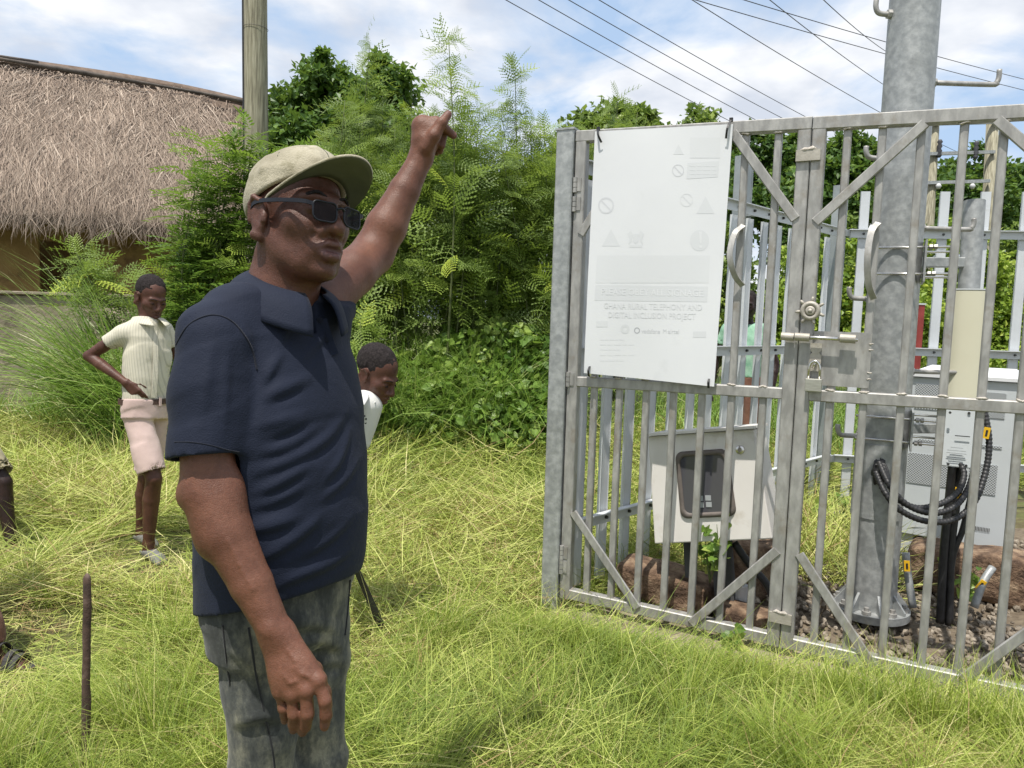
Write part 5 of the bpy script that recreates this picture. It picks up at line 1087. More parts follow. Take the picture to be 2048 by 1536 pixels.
    mb = MB(); mb.tube([a - ZU * .05 + (b - a) * i / k + rs.normal(0, .0012, 3) for i in range(k)] + [b + ZU * .0, b + ZU * .012], [.0125 + rs.normal(0, .0012) for i in range(k)] + [.011, .004], 9); o = mb.build('iron_stake', M['rust'], None, True, origin=a); tag(o, 'rusty iron stake standing upright in the cut grass', 'stake')
    p1 = P(772, 1215, 3.15); p1[2] = float(gz(p1[0], p1[1])) + .03; p0 = P(690, 1085, 3.0); mb = MB(); mb.prism([p0 - CR * .016, p0 + CR * .010, p1 + CR * .014 + ZU * .02, p1 + ZU * -.01 - CR * .008], np.array([.0, .004, .0])); o = mb.build('machete', M['black'], None); tag(o, 'dark machete blade slanting into the grass beside the jeans', 'machete')
# ================================================================== people: signed-distance sculpting on a grid
class Vol:
    def __init__(s, lo, hi, h):
        s.h = h; s.lo = np.array(lo, float); s.n = np.ceil((np.array(hi) - s.lo) / h).astype(int) + 1
        s.D = np.full(s.n, .05, np.float32)
    def win(s, lo, hi):
        a = np.clip(np.floor((np.array(lo) - s.lo) / s.h).astype(int), 0, s.n); b = np.clip(np.ceil((np.array(hi) - s.lo) / s.h).astype(int) + 1, 0, s.n)
        sl = tuple(slice(i, j) for i, j in zip(a, b)); g = [(np.arange(i, j, dtype=np.float32) * s.h + o) for i, j, o in zip(a, b, s.lo)]
        return sl, g[0][:, None, None], g[1][None, :, None], g[2][None, None, :]
    def put(s, sl, d, k, op):
        A = s.D[sl]
        if A.size == 0: return
        if op == 'u':
            if k > 0: h = np.maximum(k - np.abs(A - d), 0) / k; s.D[sl] = np.minimum(A, d) - h * h * k * .25
            else: s.D[sl] = np.minimum(A, d)
        else:
            d = -d
            if k > 0: h = np.maximum(k - np.abs(A - d), 0) / k; s.D[sl] = np.maximum(A, d) + h * h * k * .25
            else: s.D[sl] = np.maximum(A, d)
    def cap(s, a, b, ra, rb=None, k=.01, op='u'):
        a = np.asarray(a, float); b = np.asarray(b, float); rb = ra if rb is None else rb; pad = max(ra, rb) + k + .02
        sl, X, Y, Z = s.win(np.minimum(a, b) - pad, np.maximum(a, b) + pad); d = b - a; L2 = max(d @ d, 1e-12)
        t = np.clip(((X - a[0]) * d[0] + (Y - a[1]) * d[1] + (Z - a[2]) * d[2]) / L2, 0, 1)
        q = np.sqrt((X - a[0] - t * d[0]) ** 2 + (Y - a[1] - t * d[1]) ** 2 + (Z - a[2] - t * d[2]) ** 2) - (ra + t * (rb - ra)); s.put(sl, q, k, op)
    def chain(s, pts, rad, k=.01, op='u'):
        for i in range(len(pts) - 1): s.cap(pts[i], pts[i + 1], rad[i], rad[i + 1], k if i == 0 or op != 'u' else max(k * .6, .004), op)
    def ell(s, c, r, ax=None, k=.01, op='u'):
        c = np.asarray(c, float); r = np.asarray(r, float); pad = r.max() + k + .02; sl, X, Y, Z = s.win(c - pad, c + pad); ax = np.eye(3) if ax is None else ax
        p = [(X - c[0]) * ax[i][0] + (Y - c[1]) * ax[i][1] + (Z - c[2]) * ax[i][2] for i in range(3)]
        k0 = np.sqrt(sum((p[i] / r[i]) ** 2 for i in range(3))); k1 = np.sqrt(sum((p[i] / r[i] ** 2) ** 2 for i in range(3))) + 1e-6
        s.put(sl, k0 * (k0 - 1) / k1, k, op)
    def eltube(s, a, b, ts, al, bl, Ld, fs=None, k=.02, op='u', ex=2.2):
        """elliptic loft along a->b; half width al along Ld, half depth bl; fs shifts the centre forward"""
        a = np.asarray(a, float); b = np.asarray(b, float); d = b - a; ln = np.linalg.norm(d); d = d / ln; Ld = nrm(Ld - d * np.dot(Ld, d)); Fd = np.cross(Ld, d)
        pad = max(max(al), max(bl)) + .08 + k; sl, X, Y, Z = s.win(np.minimum(a, b) - pad, np.maximum(a, b) + pad)
        x, y, z = X - a[0], Y - a[1], Z - a[2]; t = (x * d[0] + y * d[1] + z * d[2]) / ln; tc_ = np.clip(t, 0, 1); A = np.interp(tc_, ts, al).astype(np.float32); B = np.interp(tc_, ts, bl).astype(np.float32)
        f = x * Fd[0] + y * Fd[1] + z * Fd[2] - (np.interp(tc_, ts, fs).astype(np.float32) if fs is not None else 0); l = x * Ld[0] + y * Ld[1] + z * Ld[2]
        q = (np.abs(l / A) ** ex + np.abs(f / B) ** ex) ** (1 / ex); dd = (q - 1) * np.minimum(A, B); exs = np.abs(t - tc_) * ln
        s.put(sl, np.where(exs > 0, np.sqrt(np.maximum(dd, 0) ** 2 + exs ** 2), dd), k, op)
    def cut(s, p, n):
        """remove everything on the side the normal n points to"""
        n = nrm(n); X, Y, Z = [(np.arange(s.n[i], dtype=np.float32) * s.h + s.lo[i]) for i in range(3)]
        d = (X[:, None, None] - p[0]) * n[0] + (Y[None, :, None] - p[1]) * n[1] + (Z[None, None, :] - p[2]) * n[2]; s.D = np.maximum(s.D, d.astype(np.float32))
    def cutlocal(s, p, n, r):
        n = nrm(n); sl, X, Y, Z = s.win(np.asarray(p) - r, np.asarray(p) + r); d = (X - p[0]) * n[0] + (Y - p[1]) * n[1] + (Z - p[2]) * n[2]
        q = np.sqrt((X - p[0]) ** 2 + (Y - p[1]) ** 2 + (Z - p[2]) ** 2); s.D[sl] = np.where(q < r, np.maximum(s.D[sl], d), s.D[sl])
    def displace(s, fn, band=.02, lo=None, hi=None):
        m = np.abs(s.D) < band; i = np.nonzero(m); p = np.stack(i, -1) * s.h + s.lo; s.D[i] -= fn(p).astype(np.float32)
    def fold(s, pts, amp, sig):
        """raise (amp>0) or sink the surface along a polyline"""
        pts = np.asarray(pts, float); pad = sig * 3.2; sl, X, Y, Z = s.win(pts.min(0) - pad, pts.max(0) + pad); best = None; n = len(pts) - 1
        for i in range(n):
            a, b = pts[i], pts[i + 1]; d = b - a; L2 = max(d @ d, 1e-12); t = np.clip(((X - a[0]) * d[0] + (Y - a[1]) * d[1] + (Z - a[2]) * d[2]) / L2, 0, 1)
            q = (X - a[0] - t * d[0]) ** 2 + (Y - a[1] - t * d[1]) ** 2 + (Z - a[2] - t * d[2]) ** 2; w = np.sin(np.clip((i + t) / n, .04, .96) * math.pi) ** .7
            e = np.exp(-q / sig ** 2) * w; best = e if best is None else np.maximum(best, e)
        if best is not None and s.D[sl].size: s.D[sl] -= (amp * best).astype(np.float32)
    def sample(s, p):
        q = (np.asarray(p) - s.lo) / s.h; i = np.clip(np.floor(q).astype(int), 0, s.n - 2); f = q - i; v = 0
        for c in range(8):
            o = np.array([c & 1, c >> 1 & 1, c >> 2 & 1]); w = np.prod(np.where(o, f, 1 - f)); v += w * s.D[tuple(i + o)]
        return v
    def hit(s, px, py, d0, d1):
        """first point where the pixel's ray meets the surface"""
        for d in np.arange(d0, d1, s.h * .5):
            p = P(px, py, d)
            if np.all(p > s.lo) and np.all(p < s.lo + (s.n - 2) * s.h) and s.sample(p) < 0: return p
        return None
    def mesh(s):
        D = s.D; S = D < 0; n = np.array(S.shape) - 1
        any_ = np.zeros(n, bool); all_ = np.ones(n, bool)
        for c in range(8):
            v = S[(c & 1):n[0] + (c & 1), (c >> 1 & 1):n[1] + (c >> 1 & 1), (c >> 2 & 1):n[2] + (c >> 2 & 1)]; any_ |= v; all_ &= v
        act = np.flatnonzero(any_ & ~all_); ijk = np.stack(np.unravel_index(act, n), -1)
        cv = np.stack([D[ijk[:, 0] + (c & 1), ijk[:, 1] + (c >> 1 & 1), ijk[:, 2] + (c >> 2 & 1)] for c in range(8)], -1)
        acc = np.zeros((len(act), 3)); cnt = np.zeros(len(act))
        for c in range(8):
            for bit in (1, 2, 4):
                if c & bit: continue
                e = c | bit; va, vb = cv[:, c], cv[:, e]; m = (va < 0) != (vb < 0); t = np.where(m, va / np.where(m, va - vb, 1), 0)
                pa = np.array([c & 1, c >> 1 & 1, c >> 2 & 1], float); pb = np.array([e & 1, e >> 1 & 1, e >> 2 & 1], float)
                acc += m[:, None] * (pa + t[:, None] * (pb - pa)); cnt += m
        V = (ijk + acc / cnt[:, None]) * s.h + s.lo; Q = []
        for ax in range(3):
            u, w = (ax + 1) % 3, (ax + 2) % 3
            a = S.take(range(S.shape[ax] - 1), ax); b = S.take(range(1, S.shape[ax]), ax); e = np.stack(np.nonzero(a != b), -1)
            e = e[(e[:, u] > 0) & (e[:, w] > 0) & (e[:, u] < n[u]) & (e[:, w] < n[w])]
            cells = []
            for du, dw in ((-1, -1), (0, -1), (0, 0), (-1, 0)):
                c = e.copy(); c[:, u] += du; c[:, w] += dw; cells.append(np.searchsorted(act, np.ravel_multi_index(c.T, n)))
            q = np.stack(cells, -1); ins = S[tuple(e.T)]; q[~ins] = q[~ins][:, ::-1]; Q.append(q)
        return V, np.concatenate(Q)
    def build(s, name, mat, parent, attrs=None, relax=1):
        V, Q = s.mesh()
        for _ in range(relax):                                              # light Laplacian polish
            acc = np.zeros_like(V); cnt = np.zeros(len(V))
            for i in range(4):
                a, b = Q[:, i], Q[:, (i + 1) % 4]
                for k in range(3): acc[:, k] += np.bincount(a, V[b, k], len(V)) + np.bincount(b, V[a, k], len(V))
                cnt += np.bincount(a, minlength=len(V)) + np.bincount(b, minlength=len(V))
            V = .5 * V + .5 * acc / np.maximum(cnt, 1)[:, None]
        return add(name, V, [Q], mat, parent, True, None if attrs is None else {k: f(V) for k, f in attrs.items()})

def skinm(name, c0, c1, lip):
    m, t, b, out = _nodes(name); g = t.nodes.new('ShaderNodeNewGeometry'); vec = g.outputs['Position']
    n = _noise(t, vec, 16, 5, .6); r = _ramp(t, n.outputs['Fac'], [(.35, c0), (.65, c1)]); nf = _noise(t, vec, 130, 4, .7); rf = _ramp(t, nf.outputs['Fac'], [(.36, (.88, .87, .86)), (.64, (1.08, 1.08, 1.08))]); mf = t.nodes.new('ShaderNodeMix'); mf.data_type = 'RGBA'; mf.blend_type = 'MULTIPLY'; mf.inputs[0].default_value = 1.; t.links.new(r.outputs[0], mf.inputs[6]); t.links.new(rf.outputs[0], mf.inputs[7])
    a = t.nodes.new('ShaderNodeAttribute'); a.attribute_name = 'tint'; mx_ = t.nodes.new('ShaderNodeMix'); mx_.data_type = 'RGBA'; t.links.new(a.outputs['Fac'], mx_.inputs[0]); t.links.new(mf.outputs[2], mx_.inputs[6]); mx_.inputs[7].default_value = (*lip, 1)
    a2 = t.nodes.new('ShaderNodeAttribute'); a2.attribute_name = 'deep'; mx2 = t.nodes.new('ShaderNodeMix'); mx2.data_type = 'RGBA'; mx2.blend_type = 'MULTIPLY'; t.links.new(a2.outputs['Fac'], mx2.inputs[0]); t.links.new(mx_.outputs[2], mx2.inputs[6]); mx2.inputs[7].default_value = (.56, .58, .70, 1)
    t.links.new(mx2.outputs[2], b.inputs['Base Color']); b.inputs['Roughness'].default_value = .44; b.inputs['Specular IOR Level'].default_value = .34
    b.inputs['Subsurface Weight'].default_value = .12; b.inputs['Subsurface Radius'].default_value = (1, .35, .2); b.inputs['Subsurface Scale'].default_value = .006
    bn = _noise(t, vec, 420, 3, .6); bn2 = _noise(t, vec, 95, 5, .7); ad = t.nodes.new('ShaderNodeMath'); ad.operation = 'ADD'; t.links.new(bn.outputs['Fac'], ad.inputs[0]); t.links.new(bn2.outputs['Fac'], ad.inputs[1])
    bp = t.nodes.new('ShaderNodeBump'); bp.inputs['Strength'].default_value = .35; bp.inputs['Distance'].default_value = .003; t.links.new(ad.outputs[0], bp.inputs['Height']); t.links.new(bp.outputs[0], b.inputs['Normal'])
    return m
def fabric(name, c0, c1, weave=900., rough=.85, scale=5., sheen=.15, stripes=None, bump=.25):
    m, t, b, out = _nodes(name); g = t.nodes.new('ShaderNodeNewGeometry'); vec = g.outputs['Position']
    n = _noise(t, vec, scale, 5, .6); r = _ramp(t, n.outputs['Fac'], [(.3, c0), (.7, c1)]); col = r.outputs[0]
    if stripes:
        dt = t.nodes.new('ShaderNodeVectorMath'); dt.operation = 'DOT_PRODUCT'; t.links.new(vec, dt.inputs[0]); dt.inputs[1].default_value = tuple(np.asarray(stripes[1]) * stripes[0])
        fr = t.nodes.new('ShaderNodeMath'); fr.operation = 'FRACT'; t.links.new(dt.outputs['Value'], fr.inputs[0]); rr = _ramp(t, fr.outputs[0], [(.22, (1, 1, 1)), (.36, (0, 0, 0))])
        mx_ = t.nodes.new('ShaderNodeMix'); mx_.data_type = 'RGBA'; t.links.new(rr.outputs[0], mx_.inputs[0]); t.links.new(col, mx_.inputs[6]); mx_.inputs[7].default_value = (*stripes[2], 1); col = mx_.outputs[2]
    t.links.new(col, b.inputs['Base Color']); b.inputs['Roughness'].default_value = rough; b.inputs['Sheen Weight'].default_value = sheen; b.inputs['Specular IOR Level'].default_value = .25
    bn = _noise(t, vec, weave, 2, .5); bn2 = _noise(t, vec, 45, 4, .55); ad = t.nodes.new('ShaderNodeMath'); ad.operation = 'MULTIPLY_ADD'; t.links.new(bn2.outputs['Fac'], ad.inputs[0]); ad.inputs[1].default_value = 1.6; t.links.new(bn.outputs['Fac'], ad.inputs[2])
    bp = t.nodes.new('ShaderNodeBump'); bp.inputs['Strength'].default_value = bump; bp.inputs['Distance'].default_value = .003; t.links.new(ad.outputs[0], bp.inputs['Height']); t.links.new(bp.outputs[0], b.inputs['Normal'])
    return m
def hairm():
    return pm('short_hair', [(.3, (.012, .010, .010)), (.7, (.045, .036, .036))], scale=140, rough=.9, bump=1.0, bscale=420, spec=.2, bdist=.006)

class Head:
    """local frame: f front, l left, u up; origin between the ears at eye height"""
    def __init__(s, c, yaw, pitch=0., roll=0., sc=1.0):
        F = np.array([math.sin(yaw), -math.cos(yaw), 0]); Lf = np.array([math.cos(yaw), math.sin(yaw), 0]); U = np.array([0, 0, 1.])
        F, U = F * math.cos(pitch) + U * math.sin(pitch), U * math.cos(pitch) - F * math.sin(pitch)
        U, Lf = U * math.cos(roll) + Lf * math.sin(roll), Lf * math.cos(roll) - U * math.sin(roll)
        s.c = np.asarray(c, float); s.F, s.L, s.U, s.sc = F, Lf, U, sc; s.ax = np.stack([F, Lf, U])
    def __call__(s, f, l, u): return s.c + s.sc * (f * s.F + l * s.L + u * s.U)
    def loc(s, V): return ((np.asarray(V) - s.c) @ s.ax.T) / s.sc
    def sculpt(s, v, adult=True, neck_to=None, neck_r=.058):
        q = s.sc; H = s; e = lambda c, r, k=.02, op='u': v.ell(H(*c), np.array(r) * q, s.ax, k * q, op)
        c_ = lambda a, b, ra, rb, k=.012, op='u': v.cap(H(*a), H(*b), ra * q, rb * q, k * q, op)
        if neck_to is not None:
            v.cap(H(-.028, 0, -.06), neck_to, neck_r * q, neck_r * 1.08 * q, .02); 
        e((-.012, 0, .036), (.098, .076, .088)); e((.030, 0, -.040), (.066, .060, .084), .03)
        br_ = .011 if adult else .007
        for g in (-1, 1):
            c_((-.008, g * .053, -.048), (.052, g * .029, -.098), .020, .0195, .03)
            c_((.058, g * .046, -.022), (.072, g * .034, -.030), .021, .019, .03)           # cheekbone
            c_((.078, g * .046, .020), (.092, g * .012, .020), br_, br_ + .001, .016)             # brow
            e((.098, g * .034, -.002), (.014, .019, .012) if adult else (.007, .016, .008), .016, 's')                        # socket
            e((.083, g * .033, -.003), (.0135, .0150, .0125) if adult else (.0115, .0140, .0100), .006)                           # eyeball / lids
            c_((.101, g * .0165, -.040), (.096, g * .0225, -.043), .0112, .0085, .006)           # nostril wing
            if adult: c_((.092, g * .030, -.050), (.080, g * .043, -.082), .0030, .0026, .010, 's')
            # ear
            e((-.008, g * .080, -.012), (.021, .010, .037), .008); e((-.001, g * .0905, -.008), (.011, .0065, .023), .006, 's'); c_((-.014, g * .084, -.046), (-.006, g * .079, -.050), .0095, .009, .006)
            c_((-.026, g * .087, .012), (-.013, g * .089, .024), .0048, .0048, .004); c_((-.028, g * .086, -.018), (-.026, g * .087, .012), .0048, .0048, .004); c_((-.013, g * .089, .024), (.004, g * .086, .014), .0048, .0042, .004); c_((.010, g * .080, -.012), (.010, g * .081, -.022), .006, .006, .004)
        c_((.092, 0, .012), (.114, 0, -.028), .0090, .0120, .012); e((.115, 0, -.036), (.0145, .0180, .0130), .008)
        for g in (-1, 1): e((.110, g * .0085, -.0475), (.006, .0045, .003), .003, 's')
        e((.074, 0, -.072), (.030, .036, .030), .02); e((.076, 0, -.112), (.020, .024, .015), .02)
        c_((.094, -.026, -.071), (.1055, -.008, -.0645), .0058, .0080, .005); c_((.094, .026, -.071), (.1055, .008, -.0645), .0058, .0080, .005); c_((.1055, -.008, -.0645), (.1055, .008, -.0645), .0080, .0080, .004)
        c_((.092, -.023, -.078), (.1035, -.007, -.0865), .0058, .0092, .005); c_((.092, .023, -.078), (.1035, .007, -.0865), .0058, .0092, .005); c_((.1035, -.007, -.0865), (.1035, .007, -.0865), .0092, .0092, .004)
        c_((.108, -.016, -.0745), (.108, .016, -.0745), .0050 if adult else .0024, .0050 if adult else .0024, .004, 's')
    def tint(s):
        def f(V):
            p = s.loc(V); d = ((p[:, 0] - .102) / .016) ** 2 + (p[:, 1] / .030) ** 2 + ((p[:, 2] + .0765) / .019) ** 2
            return np.clip(1.4 - d * 1.1, 0, 1) * (p[:, 0] > .07)
        return f
    def hair(s, name, parent, h=.0035, off=.006, line=.055, mat=None):
        q = s.sc; v = Vol(s.c - .15, s.c + .15, h); v.ell(s(-.024, 0, .047), np.array([.099, .0765 + off * .6, .0865]) * q, s.ax, 0)
        v.displace(lambda p: .0035 * fbm(p, 85., 2)); n2 = -s.U * .95 + s.F * .34; v.cut(s(-.02, 0, -.004), n2)
        n1 = s.F * .93 - s.U * .36; v.cut(s(.056, 0, .050), n1); v.displace(lambda p: .0045 * fbm(p, 70., 2), .015)
        for g in (-1, 1):                                                      # dark eyes and brows
            m2 = MB(); m2.tube([s(.0925, g * .024, -.0045), s(.0960, g * .033, -.003), s(.0915, g * .043, -.0055)], np.array([.0018, .0042, .0018]) * q, 8); m2.build('eye', mat, parent, True)
            m2 = MB(); m2.tube(spline([s(.0985, g * .014, .020), s(.0955, g * .032, .026), s(.083, g * .049, .019)], 4), np.array([.002] * 4 + [.0026] * 4 + [.001]) * q, 6); m2.build('eyebrow', mat, parent, True)
        return v.build(name, mat, parent)

def hand(v, wr, kn, spread, nrmv, curl, r=.0095, L=.085, k=.012, thumb=1):
    """palm from wrist to knuckle centre; spread = across vector (to little finger), nrmv = palm side normal"""
    wr = np.asarray(wr, float); kn = np.asarray(kn, float); d = nrm(kn - wr); sp = nrm(spread); nv = nrm(nrmv)
    for i, (o, l) in enumerate(((-.030, .95), (-.010, 1.05), (.010, 1.0), (.029, .80))):
        b = kn + sp * o * (r / .0095); v.cap(wr + sp * o * .5, b, r * 1.45, r * 1.25, k)
        a1 = curl * .55; a2 = curl * 1.2; a3 = curl * 1.6; s1 = L * l * .45; s2 = L * l * .32; s3 = L * l * .25; dd = lambda a: d * math.cos(a) + nv * math.sin(a)
        p1 = b + dd(a1) * s1; p2 = p1 + dd(a2) * s2; p3 = p2 + dd(a3) * s3; v.chain([b, p1, p2, p3], [r * 1.08, r, r * .92, r * .78], .004)
    t0 = wr + d * .022 - sp * .018; t1 = t0 + (d * .6 - sp * .75 + nv * .35) * .042; t2 = t1 + (d * .9 - sp * .25 + nv * .3) * .034; v.chain([t0, t1, t2], [r * 1.5, r * 1.15, r * .85], .008)

def foot(v, an, dirv, L=.20, z0=0., r=.036, k=.02):
    d = nrm(np.asarray(dirv) * [1, 1, 0]); an = np.asarray(an, float); g = np.array([an[0], an[1], z0]); v.cap(an, g + d * .0 + [0, 0, r + .012], r, r * 1.05, k); v.cap(g - d * .035 + [0, 0, r], g + d * (L - .09) + [0, 0, r * .8], r, r * .78, k)
    sd = np.cross(d, ZU0); v.cap(g + d * (L - .11) + sd * .016 + [0, 0, r * .7], g + d * (L - .055) + sd * .020 + [0, 0, r * .45], r * .6, r * .42, k); v.cap(g + d * (L - .11) - sd * .016 + [0, 0, r * .7], g + d * (L - .07) - sd * .022 + [0, 0, r * .42], r * .6, r * .36, k)
ZU0 = np.array([0, 0, 1.])
def bounds(pts, pad): p = np.array(pts); return p.min(0) - pad, p.max(0) + pad
def fold_noise(e_along, e_across, fa, fc, amp, seed=0.):
    ea, ec = nrm(e_along), nrm(e_across); eb = np.cross(ea, ec)
    def f(p):
        q = np.stack([p @ ea * fa + .25 * np.sin(p @ ec * 9), p @ ec * fc, p @ eb * fa * 1.5], -1) + seed; n = vnoise(q, 1.) * 2
        return amp * (np.sqrt(np.abs(n)) * np.sign(n))
    return f

if want('people'):
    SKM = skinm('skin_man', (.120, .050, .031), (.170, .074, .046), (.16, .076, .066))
    # ================= the man
    PHI = R(58); F_ = np.array([math.sin(PHI), -math.cos(PHI), 0]); L_ = np.array([math.cos(PHI), math.sin(PHI), 0])
    C = P(552, 800, 1.42); C[2] = 0
    man = thing('person', C, 'man in dark blue polo shirt, cap and sunglasses raising his fist', 'person')
    hd_ = Head(P(597, 437, 1.40), R(52), .085, .085, .985)
    neckb = P(562, 604, 1.42)
    shR, elR, wrR = P(428, 682, 1.285), P(412, 985, 1.245), P(553, 1268, 1.225)
    shL, elL, wrL = P(640, 608, 1.52), P(745, 508, 1.69), P(842, 316, 1.72)
    kn = [P(562, 1382, 1.215), P(586, 1388, 1.205), P(613, 1380, 1.20), P(637, 1360, 1.205)]
    Cj = C + CR * [.014, .014, 0]; hipR, hipL = Cj - L_ * .062 + ZU0 * .86, Cj + L_ * .062 + ZU0 * .86; knR, knL = hipR * [1, 1, 0] + ZU0 * .48 + F_ * .02, hipL * [1, 1, 0] + ZU0 * .48 + F_ * .03; anR, anL = hipR * [1, 1, 0] + ZU0 * .08 - F_ * .02, hipL * [1, 1, 0] + ZU0 * .08 - F_ * .02
    v = Vol(*bounds([shR, elR, wrR, P(640, 1470, 1.2), P(915, 215, 1.74), hd_(0, 0, .15), C - F_ * .15, C + F_ * .25, C - L_ * .2, anL, anR], .06), .0029)
    hd_.sculpt(v, True, neckb, .057)
    v.cap(neckb + ZU0 * .02, hd_(-.03, 0, -.10), .060, .056, .03)
    for g in (-1, 1):                                                        # neck cords, nape
        v.cap(hd_(-.03, g * .045, -.07), neckb + F_ * .05 + L_ * g * .02 + ZU0 * .0, .016, .012, .02)
    v.chain([neckb - ZU0 * .03, neckb - L_ * .10 - ZU0 * .045, shR - ZU0 * .005], [.045, .035, .040], .02); v.chain([neckb - ZU0 * .03, neckb + L_ * .10 - ZU0 * .04, shL], [.045, .035, .045], .02)
    v.cap(neckb - ZU0 * .08, C + ZU0 * .92, .035, .035, .03)
    # near arm
    um = shR * .45 + elR * .55
    v.chain([shR, um, elR], [.050, .047, .041], .012); fm = elR * .70 + wrR * .30
    v.chain([elR, fm, elR * .35 + wrR * .65, wrR], [.040, .0425, .034, .0262], .012)
    v.ell(elR + (wrR - elR) * .14 + CR * .008, [.041, .034, .06], np.stack([CR, nrm(np.cross(wrR - elR, CR)), nrm(wrR - elR)]), .025)      # forearm muscle
    v.ell(P(372, 990, 1.245), [.010, .012, .016], None, .02)                                                         # point of the elbow
    v.ell(P(541, 1258, 1.210), [.0105] * 3, None, .018)                                                             # wrist bone
    for i, o in enumerate((-.012, -.004, .006, .014)): v.cap(wrR + nrm(kn[3] - kn[0]) * o * 1.1, kn[i], .0165, .0135, .014)
    v.ell((wrR + kn[1] + kn[2]) / 3 + ray(590, 1340) * .006, [.032, .030, .020], np.stack([nrm(kn[3] - kn[0]), nrm(kn[1] - wrR), nrm(np.cross(kn[3] - kn[0], kn[1] - wrR))]), .02)
    for k_ in kn: v.ell(k_ - ray(600, 1380) * .003, [.0115] * 3, None, .008)
    fing = [[(562, 1382, 1.215), (567, 1416, 1.215), (571, 1430, 1.235), (570, 1441, 1.252)], [(586, 1390, 1.205), (588, 1428, 1.205), (588, 1448, 1.222), (587, 1459, 1.240)], [(613, 1382, 1.20), (615, 1428, 1.20), (610, 1452, 1.215), (605, 1464, 1.23)], [(637, 1362, 1.205), (650, 1402, 1.20), (652, 1430, 1.205), (649, 1453, 1.215)]]
    for f_, r in zip(fing, (.0092, .0102, .0106, .0104)): v.chain([P(*p) for p in f_], [r * 1.08, r, r * .95, r * .78], .004)
    v.chain([P(585, 1308, 1.235), P(628, 1340, 1.262), P(648, 1385, 1.272), P(655, 1412, 1.272)], [.018, .0135, .0115, .009], .012)
    for i, (a, b) in enumerate(((0, 1), (1, 2), (2, 3))):                     # webs
        v.cap(P(*fing[a][0]) * .5 + P(*fing[b][0]) * .5, P(*fing[a][1]) * .3 + P(*fing[b][1]) * .3 + P(*fing[a][0]) * .2 + P(*fing[b][0]) * .2, .0025, .0018, .006, 's')
    # veins on the back of the hand
    for pl in ([(575, 1300), (592, 1322), (608, 1345), (622, 1360)], [(590, 1335), (604, 1350), (618, 1352)], [(568, 1350), (580, 1366), (592, 1362)], [(455, 1080), (480, 1130), (505, 1180)]):
        q = [v.hit(x, y, 1.10, 1.32) for x, y in pl]
        if all(t is not None for t in q): v.chain(q, [.0022] * len(q), .004)
    # raised arm
    v.chain([shL, shL * .4 + elL * .6, elL], [.052, .050, .046], .015)
    v.chain([elL, elL * .72 + wrL * .28, elL * .35 + wrL * .65, wrL], [.046, .046, .0345, .0265], .015)
    v.cap(P(708, 515, 1.70), P(735, 528, 1.70), .004, .002, .012, 's')
    pd = 1.715
    v.chain([wrL, P(850, 282, pd), P(846, 254, pd)], [.027, .031, .026], .012); v.cap(P(846, 254, pd - .005), P(866, 258, pd - .01), .022, .020, .012); v.cap(P(852, 246, pd + .02), P(872, 252, pd + .02), .016, .015, .01)
    v.chain([P(853, 296, pd - .018), P(868, 272, pd - .028), P(884, 246, pd - .028), P(896, 229, pd - .022)], [.017, .0145, .0118, .0095], .010)   # thumb
    v.chain([P(846, 245, pd - .008), P(872, 243, pd - .012), P(891, 258, pd - .006), P(907, 271, pd)], [.0125, .0118, .0105, .0088], .005)           # index finger
    for o, (tx, ty) in enumerate(((884, 292), (880, 302), (873, 305))):
        v.chain([P(848, 247, pd + .012 + .016 * o), P(874, 250, pd + .014 + .016 * o), P(886, 272, pd + .012 + .015 * o), P(tx, ty, pd + .008 + .014 * o)], [.0118, .0112, .0098, .0082], .005)
    # legs and feet
    for h_, k_, a_ in ((hipR, knR, anR), (hipL, knL, anL)):
        v.chain([h_, k_, a_], [.028, .028, .034], .02); v.cap(C + ZU0 * .9, h_, .035, .028, .03); foot(v, a_, F_, .24, .0, .036)
    t_lip = hd_.tint()
    def man_tint(V):
        t = t_lip(V)
        for p in (P(572, 1441, 1.245), P(588, 1458, 1.23), P(606, 1463, 1.222), P(651, 1452, 1.203), P(909, 273, 1.71), P(897, 226, 1.685)):
            t = np.maximum(t, np.clip(1.3 - np.linalg.norm(V - p, axis=1) / .007, 0, .9))
        return t
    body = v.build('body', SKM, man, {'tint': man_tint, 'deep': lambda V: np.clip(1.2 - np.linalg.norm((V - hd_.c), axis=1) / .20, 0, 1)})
    # ---- polo shirt
    POLO = fabric('polo_navy', (.0075, .0115, .026), (.0115, .0165, .035), 420., .78, 3., .03, None, .35)
    lo, hi = bounds([C - L_ * .25 - F_ * .2 + ZU0 * .72, C + L_ * .28 + F_ * .25 + ZU0 * 1.5, shR - .02, shL, elR, P(705, 560, 1.66)], .08)
    s_ = Vol(lo, hi, .0042)
    zt = [0, .10, .25, .40, .55, .70, .82, .92, 1.0]
    s_.eltube(C + ZU0 * .74, C + ZU0 * 1.40, zt, [.160, .162, .165, .170, .175, .178, .172, .150, .105], [.122, .126, .136, .141, .137, .128, .116, .100, .075], L_, [.008, .012, .020, .023, .017, .006, -.004, -.014, -.02], .02, ex=2.25)
    s_.chain([neckb - ZU0 * .035, neckb - L_ * .09 - ZU0 * .035, shR + ZU0 * .006], [.060, .060, .058], .04); s_.chain([neckb - ZU0 * .035, neckb + L_ * .09 - ZU0 * .03, shL], [.060, .060, .058], .04)
    e0, dS = P(413, 913, 1.252), nrm(P(413, 935, 1.25) - shR); sl = Vol(lo, hi, .0042); sl.chain([shR, shR * .5 + e0 * .5, e0 + dS * .03], [.061, .0635, .0625], .03); sl.cut(e0, dS + CR * .10)
    s_.put((slice(None),) * 3, sl.D, .018, 'u'); s_.cap(e0 - dS * .035, e0 + dS * .05, .054, .058, .003, 's')
